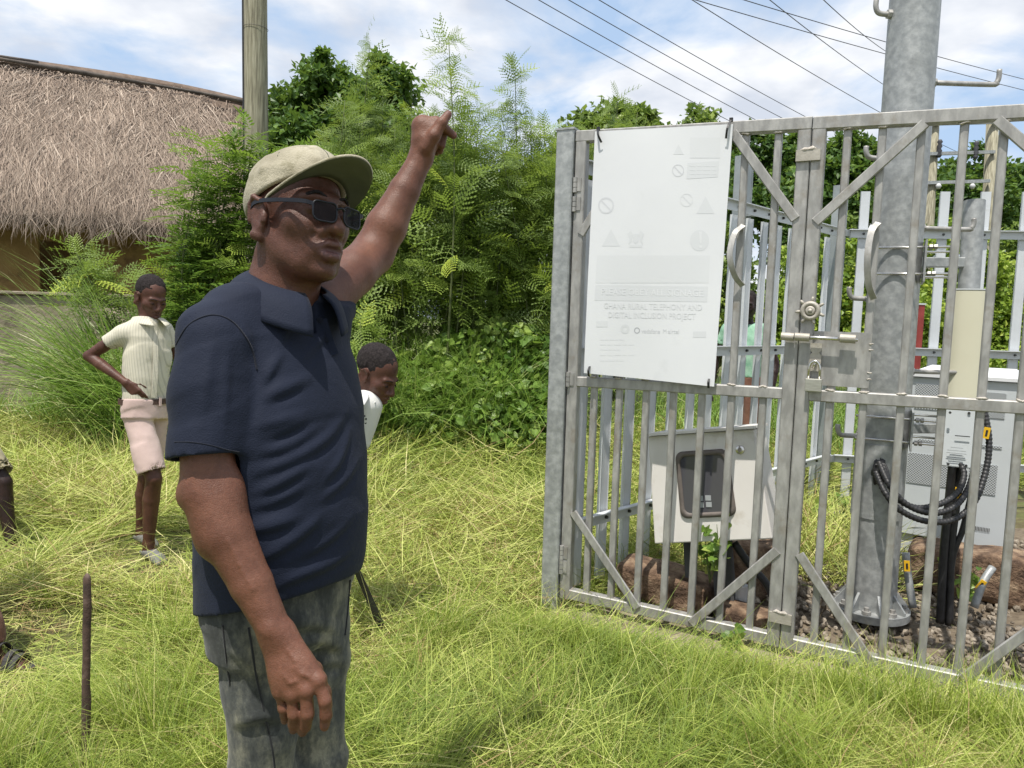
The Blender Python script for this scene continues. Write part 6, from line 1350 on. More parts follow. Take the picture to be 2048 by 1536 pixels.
    e1 = P(690, 572, 1.60); dS2 = nrm(elL - shL); cn2 = nrm(CR * .85 + CU * .10 + ray(690, 570) * .35); sl = Vol(lo, hi, .0042); sl.chain([shL, e1 + dS2 * .04], [.064, .065], .03); sl.cut(e1, cn2)
    s_.put((slice(None),) * 3, sl.D, .018, 'u'); s_.cap(e1 - dS2 * .03, e1 + dS2 * .06, .056, .060, .003, 's'); del sl
    # cloth folds
    cam_r, cam_u = CR, CU
    s_.displace(fold_noise(cam_r * .88 + cam_u * .42, cam_u * .9 - cam_r * .42, 5., 17., .0026, 3.), .02)
    s_.displace(lambda p: .0022 * fbm(p, 11., 2), .02)
    ridges = [([(527, 770), (545, 735), (566, 700)], .010), ([(533, 792), (570, 776), (615, 756)], .013), ([(520, 850), (560, 842), (606, 826)], .010), ([(530, 868), (572, 856), (612, 838)], .011), ([(520, 905), (575, 890), (640, 850)], .011),
              ([(520, 940), (580, 918), (650, 880), (690, 830)], .012), ([(515, 985), (560, 965), (620, 925)], .011), ([(505, 1012), (560, 995), (610, 970)], .010), ([(503, 1058), (545, 1050), (595, 1034)], .012), ([(515, 1120), (555, 1100), (608, 1064), (640, 1030)], .013), ([(560, 1166), (600, 1150), (660, 1128), (700, 1100)], .012), ([(600, 1110), (650, 1085), (700, 1040)], .010), ([(650, 960), (680, 920), (700, 860)], .010), ([(640, 1000), (690, 960), (716, 920)], .009), ([(420, 700), (412, 780), (405, 850)], .010), ([(455, 700), (452, 790), (448, 880)], .009), ([(560, 690), (572, 660), (578, 640)], .008), ([(600, 720), (640, 680), (655, 650)], .008), ([(480, 640), (500, 690), (515, 740)], .010)]
    def folds(vol, lst, amp, sig, d0=1.05, d1=1.75):
        for pl, r in lst:
            pp = spline([(x, y, 0) for x, y in pl], 5); q = [vol.hit(x, y, d0, d1) for x, y, _z in pp]; q = [t for t in q if t is not None]
            if len(q) < 3: continue
            q = np.array(q)
            for _ in range(3): q[1:-1] = .5 * q[1:-1] + .25 * (q[:-2] + q[2:])
            vol.fold(q, amp * r / .011, sig * r / .011); vol.fold(q - CU * sig * 1.9, -amp * .55 * r / .011, sig)
    folds(s_, ridges, .0068, .0090)
    folds(s_, [([(508, 690), (514, 740), (514, 800), (505, 870)], .011)], -.010, .012)
    hem = C + ZU0 * .835; s_.cut(hem, np.array([0, 0, -1.]) + F_ * .30)
    nkd = nrm(hd_(-.03, 0, -.10) - neckb); s_.cut(neckb + nkd * .040, nkd + F_ * .35)
    s_.cap(neckb + nkd * .02, neckb + nkd * .12, .061, .07, .004, 's'); s_.cap(neckb + F_ * .055 + nkd * .05, neckb + F_ * .085 - ZU0 * .055, .026, .006, .006, 's')
    shirt = s_.build('polo_shirt', POLO, man)
    # collar: two folded leaves round the neck
    def collar(parent, nb, nk, Fd, Ld, r0, mat, back=.060, front=.045, drop=.052, name='collar', gap=.30, tip=.085, flare=.030):
        n, m_ = 48, 9; V = []
        for i in range(n):
            a = gap + (2 * math.pi - 2 * gap) * i / (n - 1); fr = .5 + .5 * math.cos(a); cd = Fd * math.cos(a) * 1.05 + Ld * math.sin(a)
            top = nb + nk * (back * (1 - fr) + front * fr) + cd * (r0 + .010 * fr) + Fd * .012 * fr
            dl = drop + (tip - drop) * max(0, fr) ** 4
            for j in range(m_):
                t = j / (m_ - 1); V.append(top + cd * (flare * t + .010 * math.sin(min(1, t * 1.6) * math.pi / 2)) + Fd * .016 * t * fr ** 3 - nk * (dl * t - .010 * math.sin(t * math.pi)))
        V = np.array(V); idx = np.arange(n * m_).reshape(n, m_); Q = np.stack([idx[:-1, :-1], idx[1:, :-1], idx[1:, 1:], idx[:-1, 1:]], -1).reshape(-1, 4)
        o = add(name, V, [Q], mat, parent, True); sd_ = o.modifiers.new('thick', 'SOLIDIFY'); sd_.thickness = .004; sd_.offset = 0; return o
    collar(shirt, neckb, nkd, F_, L_, .063, POLO, .066, .014, .056, tip=.080, flare=.036)
    SEAM = fabric('polo_seam', (.005, .007, .016), (.008, .011, .022))
    def seam(parent, pts, r, mat, vol, d0, d1, name='seam', push=0.0):
        q = [vol.hit(x, y, d0, d1) for x, y, _z in spline([(x, y, 0) for x, y in pts], 5)]; q = [t for t in q if t is not None]
        if len(q) < 3: return
        q = np.array(q)
        for _ in range(2): q[1:-1] = .5 * q[1:-1] + .25 * (q[:-2] + q[2:])
        m2 = MB(); m2.tube(spline(q, 6) - ray(560, 1000) * .0012, r, 6); return m2.build(name, mat, parent, True)
    seam(shirt, [(352, 690), (372, 655), (400, 636), (430, 630), (460, 640), (485, 665), (505, 700), (514, 740)], .0016, SEAM, s_, 1.0, 1.8)
    seam(shirt, [(349, 884), (380, 884), (420, 890), (455, 900), (478, 904)], .0011, SEAM, s_, 1.0, 1.8)
    pk = [s_.hit(x, y, 1.1, 1.8) for x, y in ((640, 640), (652, 680), (664, 712))]
    if all(p is not None for p in pk):
        m2 = MB(); q = spline(pk, 5)
        for a, b in zip(q[:-1], q[1:]): m2.bar(a - ray(650, 680) * .001, b - ray(650, 680) * .001, .026, .004, up=-ray(650, 680))
        m2.build('placket', POLO, shirt)
        for p in (pk[0], pk[1]): m2 = MB(); m2.tube([p - ray(650, 680) * .003, p - ray(650, 680) * .0065], .0055, 12); m2.build('button', SEAM, shirt)
    # ---- jeans
    jm, jt, jb, jo = _nodes('acid_wash_denim'); g_ = jt.nodes.new('ShaderNodeNewGeometry'); n1 = _noise(jt, g_.outputs['Position'], 16, 9, .72, stretch=(1, 1, .5)); n2 = _noise(jt, g_.outputs['Position'], 55, 5, .7)
    r1 = _ramp(jt, n1.outputs['Fac'], [(.38, (.032, .036, .034)), (.46, (.062, .067, .060)), (.54, (.125, .125, .098)), (.63, (.24, .23, .165))]); r2 = _ramp(jt, n2.outputs['Fac'], [(.35, (.55, .56, .58)), (.65, (1, 1, 1))])
    mm = jt.nodes.new('ShaderNodeMix'); mm.data_type = 'RGBA'; mm.blend_type = 'MULTIPLY'; mm.inputs[0].default_value = .8; jt.links.new(r1.outputs[0], mm.inputs[6]); jt.links.new(r2.outputs[0], mm.inputs[7]); jt.links.new(mm.outputs[2], jb.inputs['Base Color']); jb.inputs['Roughness'].default_value = .85; jb.inputs['Sheen Weight'].default_value = .1
    bp = jt.nodes.new('ShaderNodeBump'); bp.inputs['Strength'].default_value = .35; bp.inputs['Distance'].default_value = .004; jt.links.new(n2.outputs['Fac'], bp.inputs['Height']); jt.links.new(bp.outputs[0], jb.inputs['Normal'])
    lo, hi = C + [-.33, -.33, .02], C + [.33, .33, 1.0]
    j_ = Vol(lo, hi, .0055)
    j_.eltube(C + ZU0 * .74, C + ZU0 * .96, [0, .4, 1], [.138, .146, .146], [.108, .114, .113], L_, [.0, .008, .012], .02)
    for h_, k_, a_, gg in ((hipR, knR, anR, 1), (hipL, knL, anL, 0)):
        j_.chain([h_ - ZU0 * .02, h_ * .5 + k_ * .5, k_, k_ * .45 + a_ * .55, a_ - ZU0 * .02], [.086, .070, .059, .058, .060], .03)
    j_.displace(fold_noise(CR * .9 + CU * .25, CU, 6., 17., .0050, 8.), .02); j_.displace(lambda p: .004 * fbm(p, 9., 2), .02)
    folds(j_, [([(575, 1250), (630, 1245), (680, 1262)], .012), ([(600, 1290), (640, 1275), (672, 1290), (678, 1312)], .014), ([(640, 1330), (665, 1318), (690, 1325)], .010), ([(470, 1300), (500, 1330), (520, 1400)], .010), ([(640, 1400), (655, 1380), (668, 1350)], .010), ([(560, 1330), (600, 1318), (640, 1325)], .010), ([(470, 1450), (520, 1430), (560, 1440)], .010)], .013, .0105)
    j_.cut(C + ZU0 * .95, [0, 0, 1.]); j_.cut(C + ZU0 * .05, [0, 0, -1.])
    jeans = j_.build('jeans', jm, man)
    DSEAM = fabric('denim_seam', (.012, .013, .015), (.022, .023, .025))
    seam(jeans, [(497, 1255), (505, 1300), (512, 1350), (530, 1430), (545, 1500), (550, 1545)], .0022, DSEAM, j_, 1.0, 1.8); seam(jeans, [(445, 1250), (452, 1310), (460, 1370)], .0020, DSEAM, j_, 1.0, 1.8); seam(jeans, [(700, 1160), (696, 1210), (690, 1270)], .0022, DSEAM, j_, 1.0, 1.8)
    SHOE = pm('dark_shoe', [(.3, (.02, .018, .016)), (.7, (.05, .045, .04))], scale=20, rough=.6)
    for a_ in (anR, anL):
        w_ = Vol(a_ * [1, 1, 0] - [.3, .3, .0], a_ * [1, 1, 0] + [.3, .3, .16], .006); foot(w_, a_, F_, .27, .004, .044); w_.cut(a_ * [1, 1, 0] + ZU0 * .10, [0, 0, 1.]); w_.build('shoe', SHOE, man)
    # ---- cap
    CAPM = pm('cap_cotton', [(.36, (.26, .23, .16)), (.5, (.35, .315, .23)), (.64, (.44, .40, .30))], scale=11, rough=.9, bump=.35, bscale=300, sheen=.1, dirt=((.25, .225, .15), 22, .50, .64))
    CAPU = pm('cap_underside', [(.3, (.075, .08, .055)), (.7, (.11, .115, .08))], scale=20, rough=.9)
    H = hd_; cv = Vol(H.c - .17, H.c + .17, .003); cv.ell(H(-.012, 0, .040), np.array([.109, .088, .093]) * H.sc, H.ax, 0); cv.ell(H(.035, 0, .085), np.array([.055, .062, .040]) * H.sc, H.ax, .03)
    cv.displace(fold_noise(H.F, H.L + H.U, 7., 22., .0022, 2.), .02); cv.displace(lambda p: .0025 * fbm(p, 16., 2), .02)
    for pl in ([(-.08, -.05, .085), (-.02, -.055, .10), (.05, -.05, .095)], [(.05, -.065, .07), (.0, -.075, .075), (-.05, -.07, .06)], [(.085, -.02, .09), (.06, -.01, .115), (.02, 0, .124)]):
        cv.chain([H(*p) for p in pl], [.006, .007, .006], .012)
    nq = -H.U * .93 + H.F * .36; cv.cut(H(.0, 0, .030), nq)
    cv.ell(H(-.012, 0, .030), np.array([.100, .079, .091]) * H.sc, H.ax, .003, 's')
    cap_o = cv.build('cap', CAPM, man)
    for az in (0, 60, 120, 180, 240, 300):
        q = []
        for th in np.linspace(R(4), R(88), 14):
            dv = np.array([math.cos(th) * math.cos(R(az)), math.cos(th) * math.sin(R(az)), math.sin(th)]); lo_r, hi_r = .06, .14
            for _ in range(18):
                mid = (lo_r + hi_r) / 2; lo_r, hi_r = (mid, hi_r) if cv.sample(H(-.012 + dv[0] * mid, dv[1] * mid, .040 + dv[2] * mid)) < 0 else (lo_r, mid)
            if lo_r < .135: q.append(H(-.012 + dv[0] * lo_r, dv[1] * lo_r, .040 + dv[2] * lo_r))
        if len(q) > 4: m2 = MB(); m2.tube(np.array(q), .0011, 6); m2.build('panel_seam', CAPU, cap_o, True)
    m2 = MB(); tp_ = H(-.012, 0, .134); m2.tube([tp_ - H.U * .004, tp_ + H.U * .001], [.008, .005], 10); m2.build('top_button', CAPM, cap_o, True)
    n, m_ = 31, 8; V = []
    for i in range(n):
        a = R(-86) + R(172) * i / (n - 1); l = .083 * math.sin(a); fi = .004 + .090 * math.cos(a) ** .9; ext = .082 * math.cos(a) ** .55
        for j in range(m_):
            t = j / (m_ - 1); f = fi + ext * t; V.append(H(f, l * (1 + .06 * t), .064 + .030 * t * math.cos(a) - 4.4 * l * l - .9 * (f - .09) ** 2 * 1.5 - .012 * (1 - math.cos(a))))
    V = np.array(V); idx = np.arange(n * m_).reshape(n, m_); Q = np.stack([idx[:-1, :-1], idx[1:, :-1], idx[1:, 1:], idx[:-1, 1:]], -1).reshape(-1, 4)
    br = add('brim', V, [Q], CAPM, cap_o, True); br.data.materials.append(CAPU); br.data.materials.append(CAPM)
    so_ = br.modifiers.new('thick', 'SOLIDIFY'); so_.thickness = .0045; so_.offset = 0
    br.data.flip_normals()
    bm = bmesh.new(); bm.from_mesh(br.data)
    up_n = sum((f.normal.dot(Vector(H.U)) for f in bm.faces)); bm.free(); so_.material_offset = 1 if up_n > 0 else 0
    if up_n <= 0: br.data.flip_normals(); so_.material_offset = 1
    # ---- sunglasses
    GLS = pm('glasses_black', [(.3, (.008, .009, .013)), (.7, (.014, .016, .023))], scale=30, rough=.4, spec=.3)
    lm, lt, lb, lo_ = _nodes('tinted_lens'); lb.inputs['Base Color'].default_value = (.006, .005, .006, 1); lb.inputs['Roughness'].default_value = .10; lb.inputs['Specular IOR Level'].default_value = .14
    tr_ = lt.nodes.new('ShaderNodeBsdfTransparent'); tr_.inputs[0].default_value = (.42, .38, .36, 1); ms_ = lt.nodes.new('ShaderNodeMixShader'); ms_.inputs[0].default_value = .28; lt.links.new(lb.outputs[0], ms_.inputs[1]); lt.links.new(tr_.outputs[0], ms_.inputs[2]); lt.links.new(ms_.outputs[0], lo_.inputs[0])
    gl = thing('sunglasses', H(.12, 0, -.01), 'dark framed sunglasses with tinted lenses on the face of the man', 'sunglasses')
    def lens_loop(g, hw, hh, r, l0=.0305, u0=-.012, n=6):
        out_ = []
        for k, (sx, sy) in enumerate(((1, 1), (-1, 1), (-1, -1), (1, -1))):
            rr = r * (1. if sy > 0 else 1.5)
            for a in np.linspace(0, math.pi / 2, n):
                an = a + k * math.pi / 2; x = sx * (hw - rr) + rr * math.cos(an); y = sy * (hh - rr) + rr * math.sin(an); l = g * l0 + x * g if False else g * (l0 + x); f = .1265 - 3.6 * l * l - .05 * abs(y); out_.append((f, l, u0 + y))
        return out_
    for g in (-1, 1):
        lp_ = [H(*p) for p in lens_loop(g, .0215, .0168, .008)]; nl = len(lp_); cm = np.mean(lp_, 0) + H.F * .001 * H.sc
        add('lens', np.array(lp_ + [cm]), [np.array([[i, (i + 1) % nl, nl] for i in range(nl)])], lm, gl, True)
        m2 = MB(); m2.tube([H(*p) for p in lens_loop(g, .0222, .0175, .008)] + [H(*lens_loop(g, .0222, .0175, .008)[0])], .0018, 7, False); m2.build('rim', GLS, gl, True)
        q = spline([H(.1150, g * .0530, -.001), H(.104, g * .0680, .002), H(.05, g * .083, .009), H(-.004, g * .088, .013), H(-.026, g * .087, .002), H(-.036, g * .083, -.022)], 6); m2 = MB()
        for a, b in zip(q[:-1], q[1:]): m2.bar(a, b + (b - a) * .1, .0032, .0070, up=H.U)
        m2.build('temple', GLS, gl)
    m2 = MB(); m2.tube(spline([H(.1265, -.008, -.004), H(.1295, 0, -.001), H(.1265, .008, -.004)], 5), .0026, 7); m2.build('bridge', GLS, gl, True)
    # brows and short stubble hair under the cap
    for g in (-1, 1):
        m2 = MB(); m2.tube(spline([H(.101, g * .013, .022), H(.098, g * .032, .028), H(.084, g * .050, .020)], 5), [.0028] * 5 + [.0034] * 5 + [.001], 6); m2.build('eyebrow', hairm(), man, True)

    # ================= generic figure for the other people
    HAIR = hairm()
    def figure(label, J, skin, h, shirt, bottom, head, adult=False, shoe=None, torso=(.135, .092), limb=1.0, short=True, sleeve=.55, extra=None, hands=None, hip_drop=.06, legw=.072, shirt_tail=0.0, facing=None, bare=False):
        root = (J['anR'] + J['anL']) / 2 * [1, 1, 0]; t = thing('person', root, label, 'person'); q = limb; S = head.sc
        pts = [J[k] for k in ('shR', 'elR', 'wrR', 'shL', 'elL', 'wrL', 'hipR', 'hipL', 'knR', 'knL', 'anR', 'anL', 'neck', 'pel')] + [head(0, 0, .14), head(.1, 0, -.1), J['anR'] + facing * .2, J['anL'] + facing * .2]
        for k in ('wrR', 'wrL'): pts += [J[k] + [.0, 0, -.12]]
        lo, hi = bounds(pts, .10); lo[2] = min(lo[2], -.01); v = Vol(lo, hi, h)
        head.sculpt(v, adult, J['neck'], .050); ax = J['neck'] - J['pel']; Ld = nrm(J['shL'] - J['shR'])
        v.cap(J['neck'] - ax * .1, J['pel'], .055 * q, .06 * q, .03)
        for sd in 'RL':
            v.cap(J['neck'] - ax * .06, J['sh' + sd], .035 * q, .036 * q, .03); sh, el, wr = J['sh' + sd], J['el' + sd], J['wr' + sd]
            v.chain([sh, sh * .4 + el * .6, el, el * .68 + wr * .32, wr], [.037 * q, .034 * q, .031 * q, .032 * q, .0195 * q], .012)
            hp, kn_, an = J['hip' + sd], J['kn' + sd], J['an' + sd]; cl = kn_ * .68 + an * .32 - facing * .014
            v.cap(J['pel'], hp, .06 * q, .06 * q, .03); v.chain([hp, hp * .5 + kn_ * .5, kn_, cl, an], [.066 * q, .058 * q, .044 * q, .047 * q, .030 * q], .012)
            foot(v, an, J.get('toe' + sd, facing), .215 * q, J.get('gz' + sd, 0.), .030 * q)
            hk = (hands or {}).get(sd)
            if hk: hand(v, wr, *hk)
            else: hand(v, wr, wr + nrm(wr - el) * .07 * q, facing * (-1 if True else 1), np.cross(ZU0, facing) * (1 if sd == 'R' else -1), .45, .0078 * q, .072 * q)
        if extra: extra(v)
        o = v.build('body', skin, t, {'tint': head.tint()})
        head.hair('hair', t, min(h, .004), .007, .055, HAIR)
        # shirt
        sv = Vol(lo, hi, h * 1.3); pl_ = J['pel']; nb = J['neck'] - nrm(ax) * .01
        sv.eltube(pl_ - nrm(ax) * shirt_tail, nb, [0, .25, .5, .75, .90, 1.], [torso[0] * .93, torso[0] * .95, torso[0], torso[0] * 1.02, torso[0] * .85, torso[0] * .5], [torso[1] * 1.02, torso[1] * 1.03, torso[1] * 1.05, torso[1], torso[1] * .8, torso[1] * .6], Ld, None, .03)
        ends = []
        for sd in 'RL':
            sh, el = J['sh' + sd], J['el' + sd]; e = sh * (1 - sleeve) + el * sleeve; sv.cap(nb - nrm(ax) * .035, sh, .045 * q, .048 * q, .04); sv.cap(sh, e + nrm(el - sh) * .03, .052 * q, .054 * q, .025); ends.append((e, el - sh))
        sv.displace(fold_noise(CR * .7 + CU * .5, CU - CR * .5, 6., 15., .0045, 5.), .02); sv.displace(lambda p: .005 * fbm(p, 12., 3), .02)
        for e, dv in ends: sv.cutlocal(e, dv, .085 * q); sv.cap(e - nrm(dv) * .025, e + nrm(dv) * .04, .042 * q, .046 * q, .004, 's')
        nk2 = nrm(head(-.03, 0, -.09) - J['neck']); sv.cap(J['neck'] + nk2 * .0, J['neck'] + nk2 * .1, .052, .06, .004, 's'); sv.cut(J['neck'] + nk2 * .05, nk2 + facing * .3)
        so2 = sv.build('shirt', shirt, t)
        # shorts or trousers
        bv = Vol(lo, hi, h * 1.35); bv.eltube(pl_ - nrm(ax) * hip_drop * 1.6, pl_ + nrm(ax) * .02, [0, 1], [torso[0] * .98, torso[0] * .98], [torso[1] * 1.04, torso[1] * 1.04], Ld, None, .02)
        ends = []
        for sd in 'RL':
            hp, kn_, an = J['hip' + sd], J['kn' + sd], J['an' + sd]
            if short: e = hp * .12 + kn_ * .88; bv.cap(hp, e + nrm(kn_ - hp) * .03, .078 * q, legw * q, .025); ends.append((e, kn_ - hp))
            else: bv.chain([hp, kn_, an], [.082 * q, .066 * q, .058 * q], .02); ends.append((an + ZU0 * .02, np.array([0, 0, -1.])))
        bv.displace(fold_noise(CR + CU * .6, CU - CR * .4, 7., 15., .0042, 9.), .02); bv.displace(lambda p: .005 * fbm(p, 12., 3), .02); bv.cut(pl_ + nrm(ax) * .008, ax)
        for e, dv in ends:
            bv.cutlocal(e, dv, .10)
            if short: bv.cap(e - nrm(dv) * .03, e + nrm(dv) * .05, (legw - .009) * q, (legw - .008) * q, .004, 's')
        bo2 = bv.build('shorts' if short else 'trousers', bottom, t)
        if shoe is not None:
            for sd in 'RL':
                an = J['an' + sd]; w_ = Vol(an * [1, 1, 0] - [.28, .28, .02], an * [1, 1, 0] + [.28, .28, .15], .006); z0 = J.get('gz' + sd, 0.)
                w_.lo = w_.lo; d = nrm(J.get('toe' + sd, facing) * np.array([1, 1, 0])); foot(w_, an, J.get('toe' + sd, facing), .245 * q, z0 + .004, .038 * q); w_.cut(an * [1, 1, 0] + ZU0 * (z0 + .055), nrm(ZU0 + d * -.12)); 
                if shoe[1] == 'clog':
                    sl_ = an * [1, 1, 0] + ZU0 * (z0 + .05); w_.cap(sl_ - d * .0, sl_ - d * .05, .036 * q, .034 * q, .006, 's')
                w_.build('shoe', shoe[0], t)
        return t, so2, bo2
    def stand(px, d, yaw, Ht, arm=.06, lean=0., dx=0.):
        b = P(px, 640, d); x, y = b[0], b[1]; z0 = float(gz(x, y)); F = np.array([math.sin(yaw), -math.cos(yaw), 0]); Lf = np.array([math.cos(yaw), math.sin(yaw), 0]); s = Ht / 1.70; B = np.array([x, y, z0])
        J = dict(pel=B + ZU0 * .95 * s, neck=B + ZU0 * 1.42 * s + F * -.01)
        for n_, g in (('R', -1), ('L', 1)):
            J['sh' + n_] = B + Lf * g * .165 * s + ZU0 * 1.37 * s; J['el' + n_] = B + Lf * g * (.20 + arm) * s + ZU0 * 1.08 * s - F * .02; J['wr' + n_] = B + Lf * g * (.20 + arm) * s + ZU0 * .85 * s + F * .06
            J['hip' + n_] = B + Lf * g * .08 * s + ZU0 * .88 * s; J['kn' + n_] = B + Lf * g * .085 * s + ZU0 * .48 * s + F * .015; J['an' + n_] = B + Lf * g * .09 * s + ZU0 * .075; J['gz' + n_] = z0
        return J, F, Lf, s
    SKB = skinm('skin_boy', (.072, .030, .021), (.108, .047, .032), (.10, .042, .038))
    SKD = skinm('skin_dark', (.020, .010, .009), (.034, .017, .014), (.03, .015, .014))

    # ---- boy with hands on hips
    yw = R(48); F = np.array([math.sin(yw), -math.cos(yw), 0]); Lf = np.array([math.cos(yw), math.sin(yw), 0])
    a1, a2 = PG(297, 1108), PG(318, 1092); a1, a2 = a1 * [1, 1, 0], a2 * [1, 1, 0] + Lf * .10
    J = dict(pel=P(292, 803, 4.10), neck=P(298, 634, 4.13), shR=P(245, 668, 4.02), elR=P(178, 712, 4.02), wrR=P(252, 765, 3.98), shL=P(328, 660, 4.27), elL=P(372, 740, 4.35), wrL=P(340, 790, 4.25), hipR=P(276, 838, 4.05), hipL=P(310, 838, 4.2), knR=P(308, 958, 4.02), knL=P(292, 955, 4.24), anR=P(297, 1085, 4.08), anL=P(283, 1066, 4.30))
    J['gzR'] = float(gz(J['anR'][0], J['anR'][1])); J['gzL'] = float(gz(J['anL'][0], J['anL'][1])); J['anR'][2] = J['gzR'] + .08; J['anL'][2] = J['gzL'] + .08
    hb = Head(P(302, 594, 4.12), R(54), R(-25), .02, .91)
    STR = fabric('striped_cotton', (.50, .47, .37), (.60, .57, .47), 500., .85, 4., .1, (80., CR * .96 + CU * .1, (.43, .41, .33)), .2)
    PINK = fabric('pink_khaki', (.50, .37, .34), (.62, .48, .44), 500., .85, 5., .1, None, .25)
    CLOG = pm('grey_clog', [(.3, (.13, .13, .125)), (.7, (.19, .188, .18))], scale=18, rough=.7, bump=.2, bscale=90)
    p1, s1, b1 = figure('boy in striped shirt and pink shorts, hand on hip, looking down', J, SKB, .0046, STR, PINK, hb, shoe=(CLOG, 'clog'), torso=(.135, .088), limb=.93, sleeve=.42, facing=F, hands={'R': (P(272, 785, 3.985), CU * -.3 + CR * -.5, ray(270, 780) * 1., .5, .0075, .075), 'L': (P(330, 805, 4.22), CU * -1, ray(270, 780), .4, .0075, .07)}, legw=.078)
    collar(s1, J['neck'] - ZU0 * .03, nrm(hb(-.03, 0, -.09) - J['neck']), F, Lf, .050, STR, .045, .04, .045, tip=.065)
    LEATH = pm('brown_leather', [(.3, (.045, .022, .014)), (.7, (.08, .042, .028))], scale=30, rough=.5)
    m2 = MB(); ax = nrm(J['neck'] - J['pel']); n_ = 36; ring_ = [J['pel'] + ax * .006 + Lf * .140 * math.cos(t) + F * .096 * math.sin(t) for t in np.linspace(0, 2 * math.pi, n_)]
    for a, b in zip(ring_[:-1], ring_[1:]): m2.bar(a, b, .006, .030, up=ax)
    m2.build('belt', LEATH, p1)
    for t in (-.6, .5, 1.3, 2.4):
        c = J['pel'] + ax * .004 + Lf * .141 * math.cos(-t) + F * .0975 * math.sin(-t) * -1; m2 = MB(); m2.bar(c - ax * .022, c + ax * .024, .014, .008, up=nrm(Lf * math.cos(t) + F * math.sin(t))); m2.build('belt_loop', PINK, b1)
    m2 = MB(); q = spline([J['neck'] - ax * .045 + F * .062, J['neck'] - ax * .16 + F * .100, J['neck'] - ax * .32 + F * .108, J['pel'] + ax * .03 + F * .100], 6)
    for a, b in zip(q[:-1], q[1:]): m2.bar(a, b, .026, .006, up=F)
    m2.build('button_placket', STR, s1)

    # ---- boy bending down with the machete
    yw = R(72); F = np.array([math.sin(yw), -math.cos(yw), 0]); Lf = np.array([math.cos(yw), math.sin(yw), 0])
    J = dict(pel=P(560, 905, 3.22), neck=P(716, 782, 3.12), shR=P(700, 815, 2.98), shL=P(712, 808, 3.26), elR=P(676, 960, 2.98), elL=P(700, 950, 3.26), wrR=P(682, 1065, 3.0), wrL=P(672, 1068, 3.14))
    hb = Head(P(753, 748, 3.12), R(66), R(-30), .0, .93)
    for n_, g in (('R', -1), ('L', 1)):
        J['hip' + n_] = J['pel'] + Lf * g * .075 - ZU0 * .03; J['kn' + n_] = J['hip' + n_] * [1, 1, 0] + ZU0 * .40 + F * .05; J['an' + n_] = J['hip' + n_] * [1, 1, 0] + F * -.02 + Lf * g * .03; J['gz' + n_] = float(gz(*J['an' + n_][:2])); J['an' + n_][2] = J['gz' + n_] + .075
    WHT = fabric('white_cotton', (.60, .60, .58), (.70, .70, .68), 500., .85, 4., .1, None, .2)
    def chest(v): pass
    p2, s2, b2 = figure('boy bending forward behind the man, in white printed shirt', J, SKB, .0046, WHT, PINK, hb, shoe=(CLOG, 'clog'), torso=(.135, .095), limb=.93, sleeve=.5, facing=F, hands={'R': (P(686, 1085, 3.03), Lf, F, 1.2, .0078, .07), 'L': (P(680, 1088, 3.1), Lf, F, 1.2, .0078, .07)}, shirt_tail=.02)
    nk2 = nrm(hb(-.03, 0, -.09) - J['neck']); FF = nrm(F - nk2 * np.dot(F, nk2)); collar(s2, J['neck'] - nk2 * .03, nk2, FF, Lf, .050, WHT, .04, .03, .05, tip=.10, gap=.45)
    # hanging shirt front below the chest
    hv = Vol(*bounds([P(690, 780, 2.95), P(770, 900, 3.3)], .12), .0045); hv.cap(P(730, 812, 3.10), P(718, 880, 3.10), .074, .052, .03); hv.displace(lambda p: .004 * fbm(p, 12., 2), .02); hv.build('shirt_front', WHT, s2)
    BLK = pm('printed_motif', [(.3, (.02, .02, .02)), (.7, (.04, .04, .04))], scale=20, rough=.8); RSM = pm('printed_motif_red', [(.3, (.38, .16, .10)), (.7, (.45, .22, .14))], scale=20, rough=.8)
    def hitany(x, y):
        b = [q for q in (hv.hit(x, y, 2.7, 3.5),) if q is not None]; return b[0] if b else None
    for x, y, r, mt in ((708, 770, 5, BLK), (707, 780, 4, BLK), (713, 764, 3, BLK), (725, 838, 2, BLK), (729, 832, 2, BLK), (732, 838, 2, BLK), (727, 845, 2, BLK), (731, 846, 2, BLK), (719, 850, 2, BLK), (724, 857, 4, RSM), (723, 866, 3, RSM)):
        p = hitany(x, y)
        if p is not None: m2 = MB(); r_ = -nrm(ray(x, y)); m2.tube([p + r_ * .0005, p + r_ * .002], r * 3.1 / FPX, 10); m2.build('printed_mark', mt, s2)

    # ---- person beyond the gate, two people at the left edge
    GRN = fabric('green_print', (.16, .36, .24), (.40, .60, .46), 400., .85, 14., .1); BRN = fabric('brown_cloth', (.13, .06, .04), (.24, .12, .085), 400., .85, 9., .1); KHK = fabric('khaki_cloth', (.30, .26, .16), (.40, .35, .23), 400., .85, 6., .1)
    J, F, Lf, s = stand(1494, 6.35, R(-30), 1.66); hb = Head(J['neck'] + ZU0 * .155 + F * .03, R(-25), R(-8), 0, .95)
    figure('person in green shirt and brown trousers standing behind the fence', J, SKD, .009, GRN, BRN, hb, True, (SHOE, 'shoe'), (.16, .10), 1.0, False, .5, facing=F)
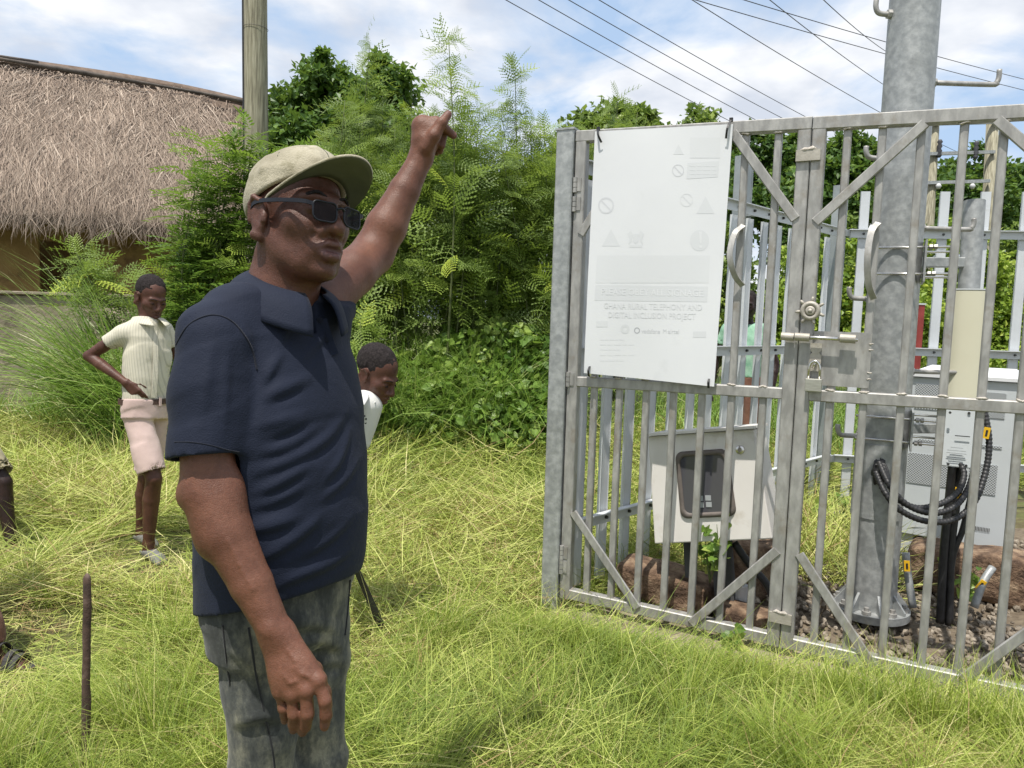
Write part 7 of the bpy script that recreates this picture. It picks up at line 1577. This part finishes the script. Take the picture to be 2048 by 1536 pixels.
    J, F, Lf, s = stand(-125, 4.25, R(75), 1.55, .0); J['knR'] = P(8, 965, 4.16); J['hipR'] = P(-75, 845, 4.18); J['hipL'] = P(-105, 850, 4.3); J['knL'] = P(-100, 965, 4.40); J['anR'] = P(22, 1078, 4.15); J['anL'] = P(-120, 1070, 4.40); J['anR'][2] = float(gz(*J['anR'][:2])) + .07; J['anL'][2] = float(gz(*J['anL'][:2])) + .07
    hb = Head(J['neck'] + ZU0 * .145 + F * .03, R(75), R(-15), 0, .92)
    figure('person at the left edge of whom khaki shorts and dark legs show', J, SKD, .0085, KHK, KHK, hb, False, (SHOE, 'shoe'), (.14, .09), .95, True, .5, facing=F, legw=.085)
    J, F, Lf, s = stand(-270, 2.85, R(80), 1.68, .0); J['anR'] = P(-18, 1278, 2.86); J['anR'][2] = float(gz(*J['anR'][:2])) + .075; J['gzR'] = float(gz(*J['anR'][:2])); J['knR'] = J['anR'] * [1, 1, 0] + ZU0 * .46 - F * .12
    hb = Head(J['neck'] + ZU0 * .155 + F * .03, R(80), 0, 0, .98)
    p5, _a, _b = figure('person at the left edge of whom only a sandalled foot shows', J, SKB, .0075, KHK, BRN, hb, True, None, (.16, .10), 1.0, False, .5, facing=F)
    SND = pm('black_sandal', [(.3, (.022, .020, .020)), (.7, (.05, .047, .045))], scale=30, rough=.7)
    for n_ in 'RL':
        an = J['an' + n_]; z0 = J['gz' + n_]; g0 = np.array([an[0], an[1], z0]); m2 = MB(); out_ = []
        for t in np.linspace(0, 2 * math.pi, 24, endpoint=False): out_.append(g0 + F * (.055 + .135 * math.cos(t)) + Lf * (.045 + .006 * math.cos(t)) * math.sin(t) + ZU0 * .0)
        m2.prism(out_, ZU0 * .018); m2.build('sandal_sole', SND, p5)
        for u, hh in ((.10, .060), (.045, .085), (.128, .048)):
            m2 = MB(); q = [g0 + F * u + Lf * .047 * math.cos(t) + ZU0 * (.012 + hh * math.sin(t)) for t in np.linspace(0, math.pi, 11)]
            for a, b in zip(q[:-1], q[1:]): m2.bar(a, b, .026, .004, up=np.cross(b - a, F))
            m2.build('sandal_strap', SND, p5)
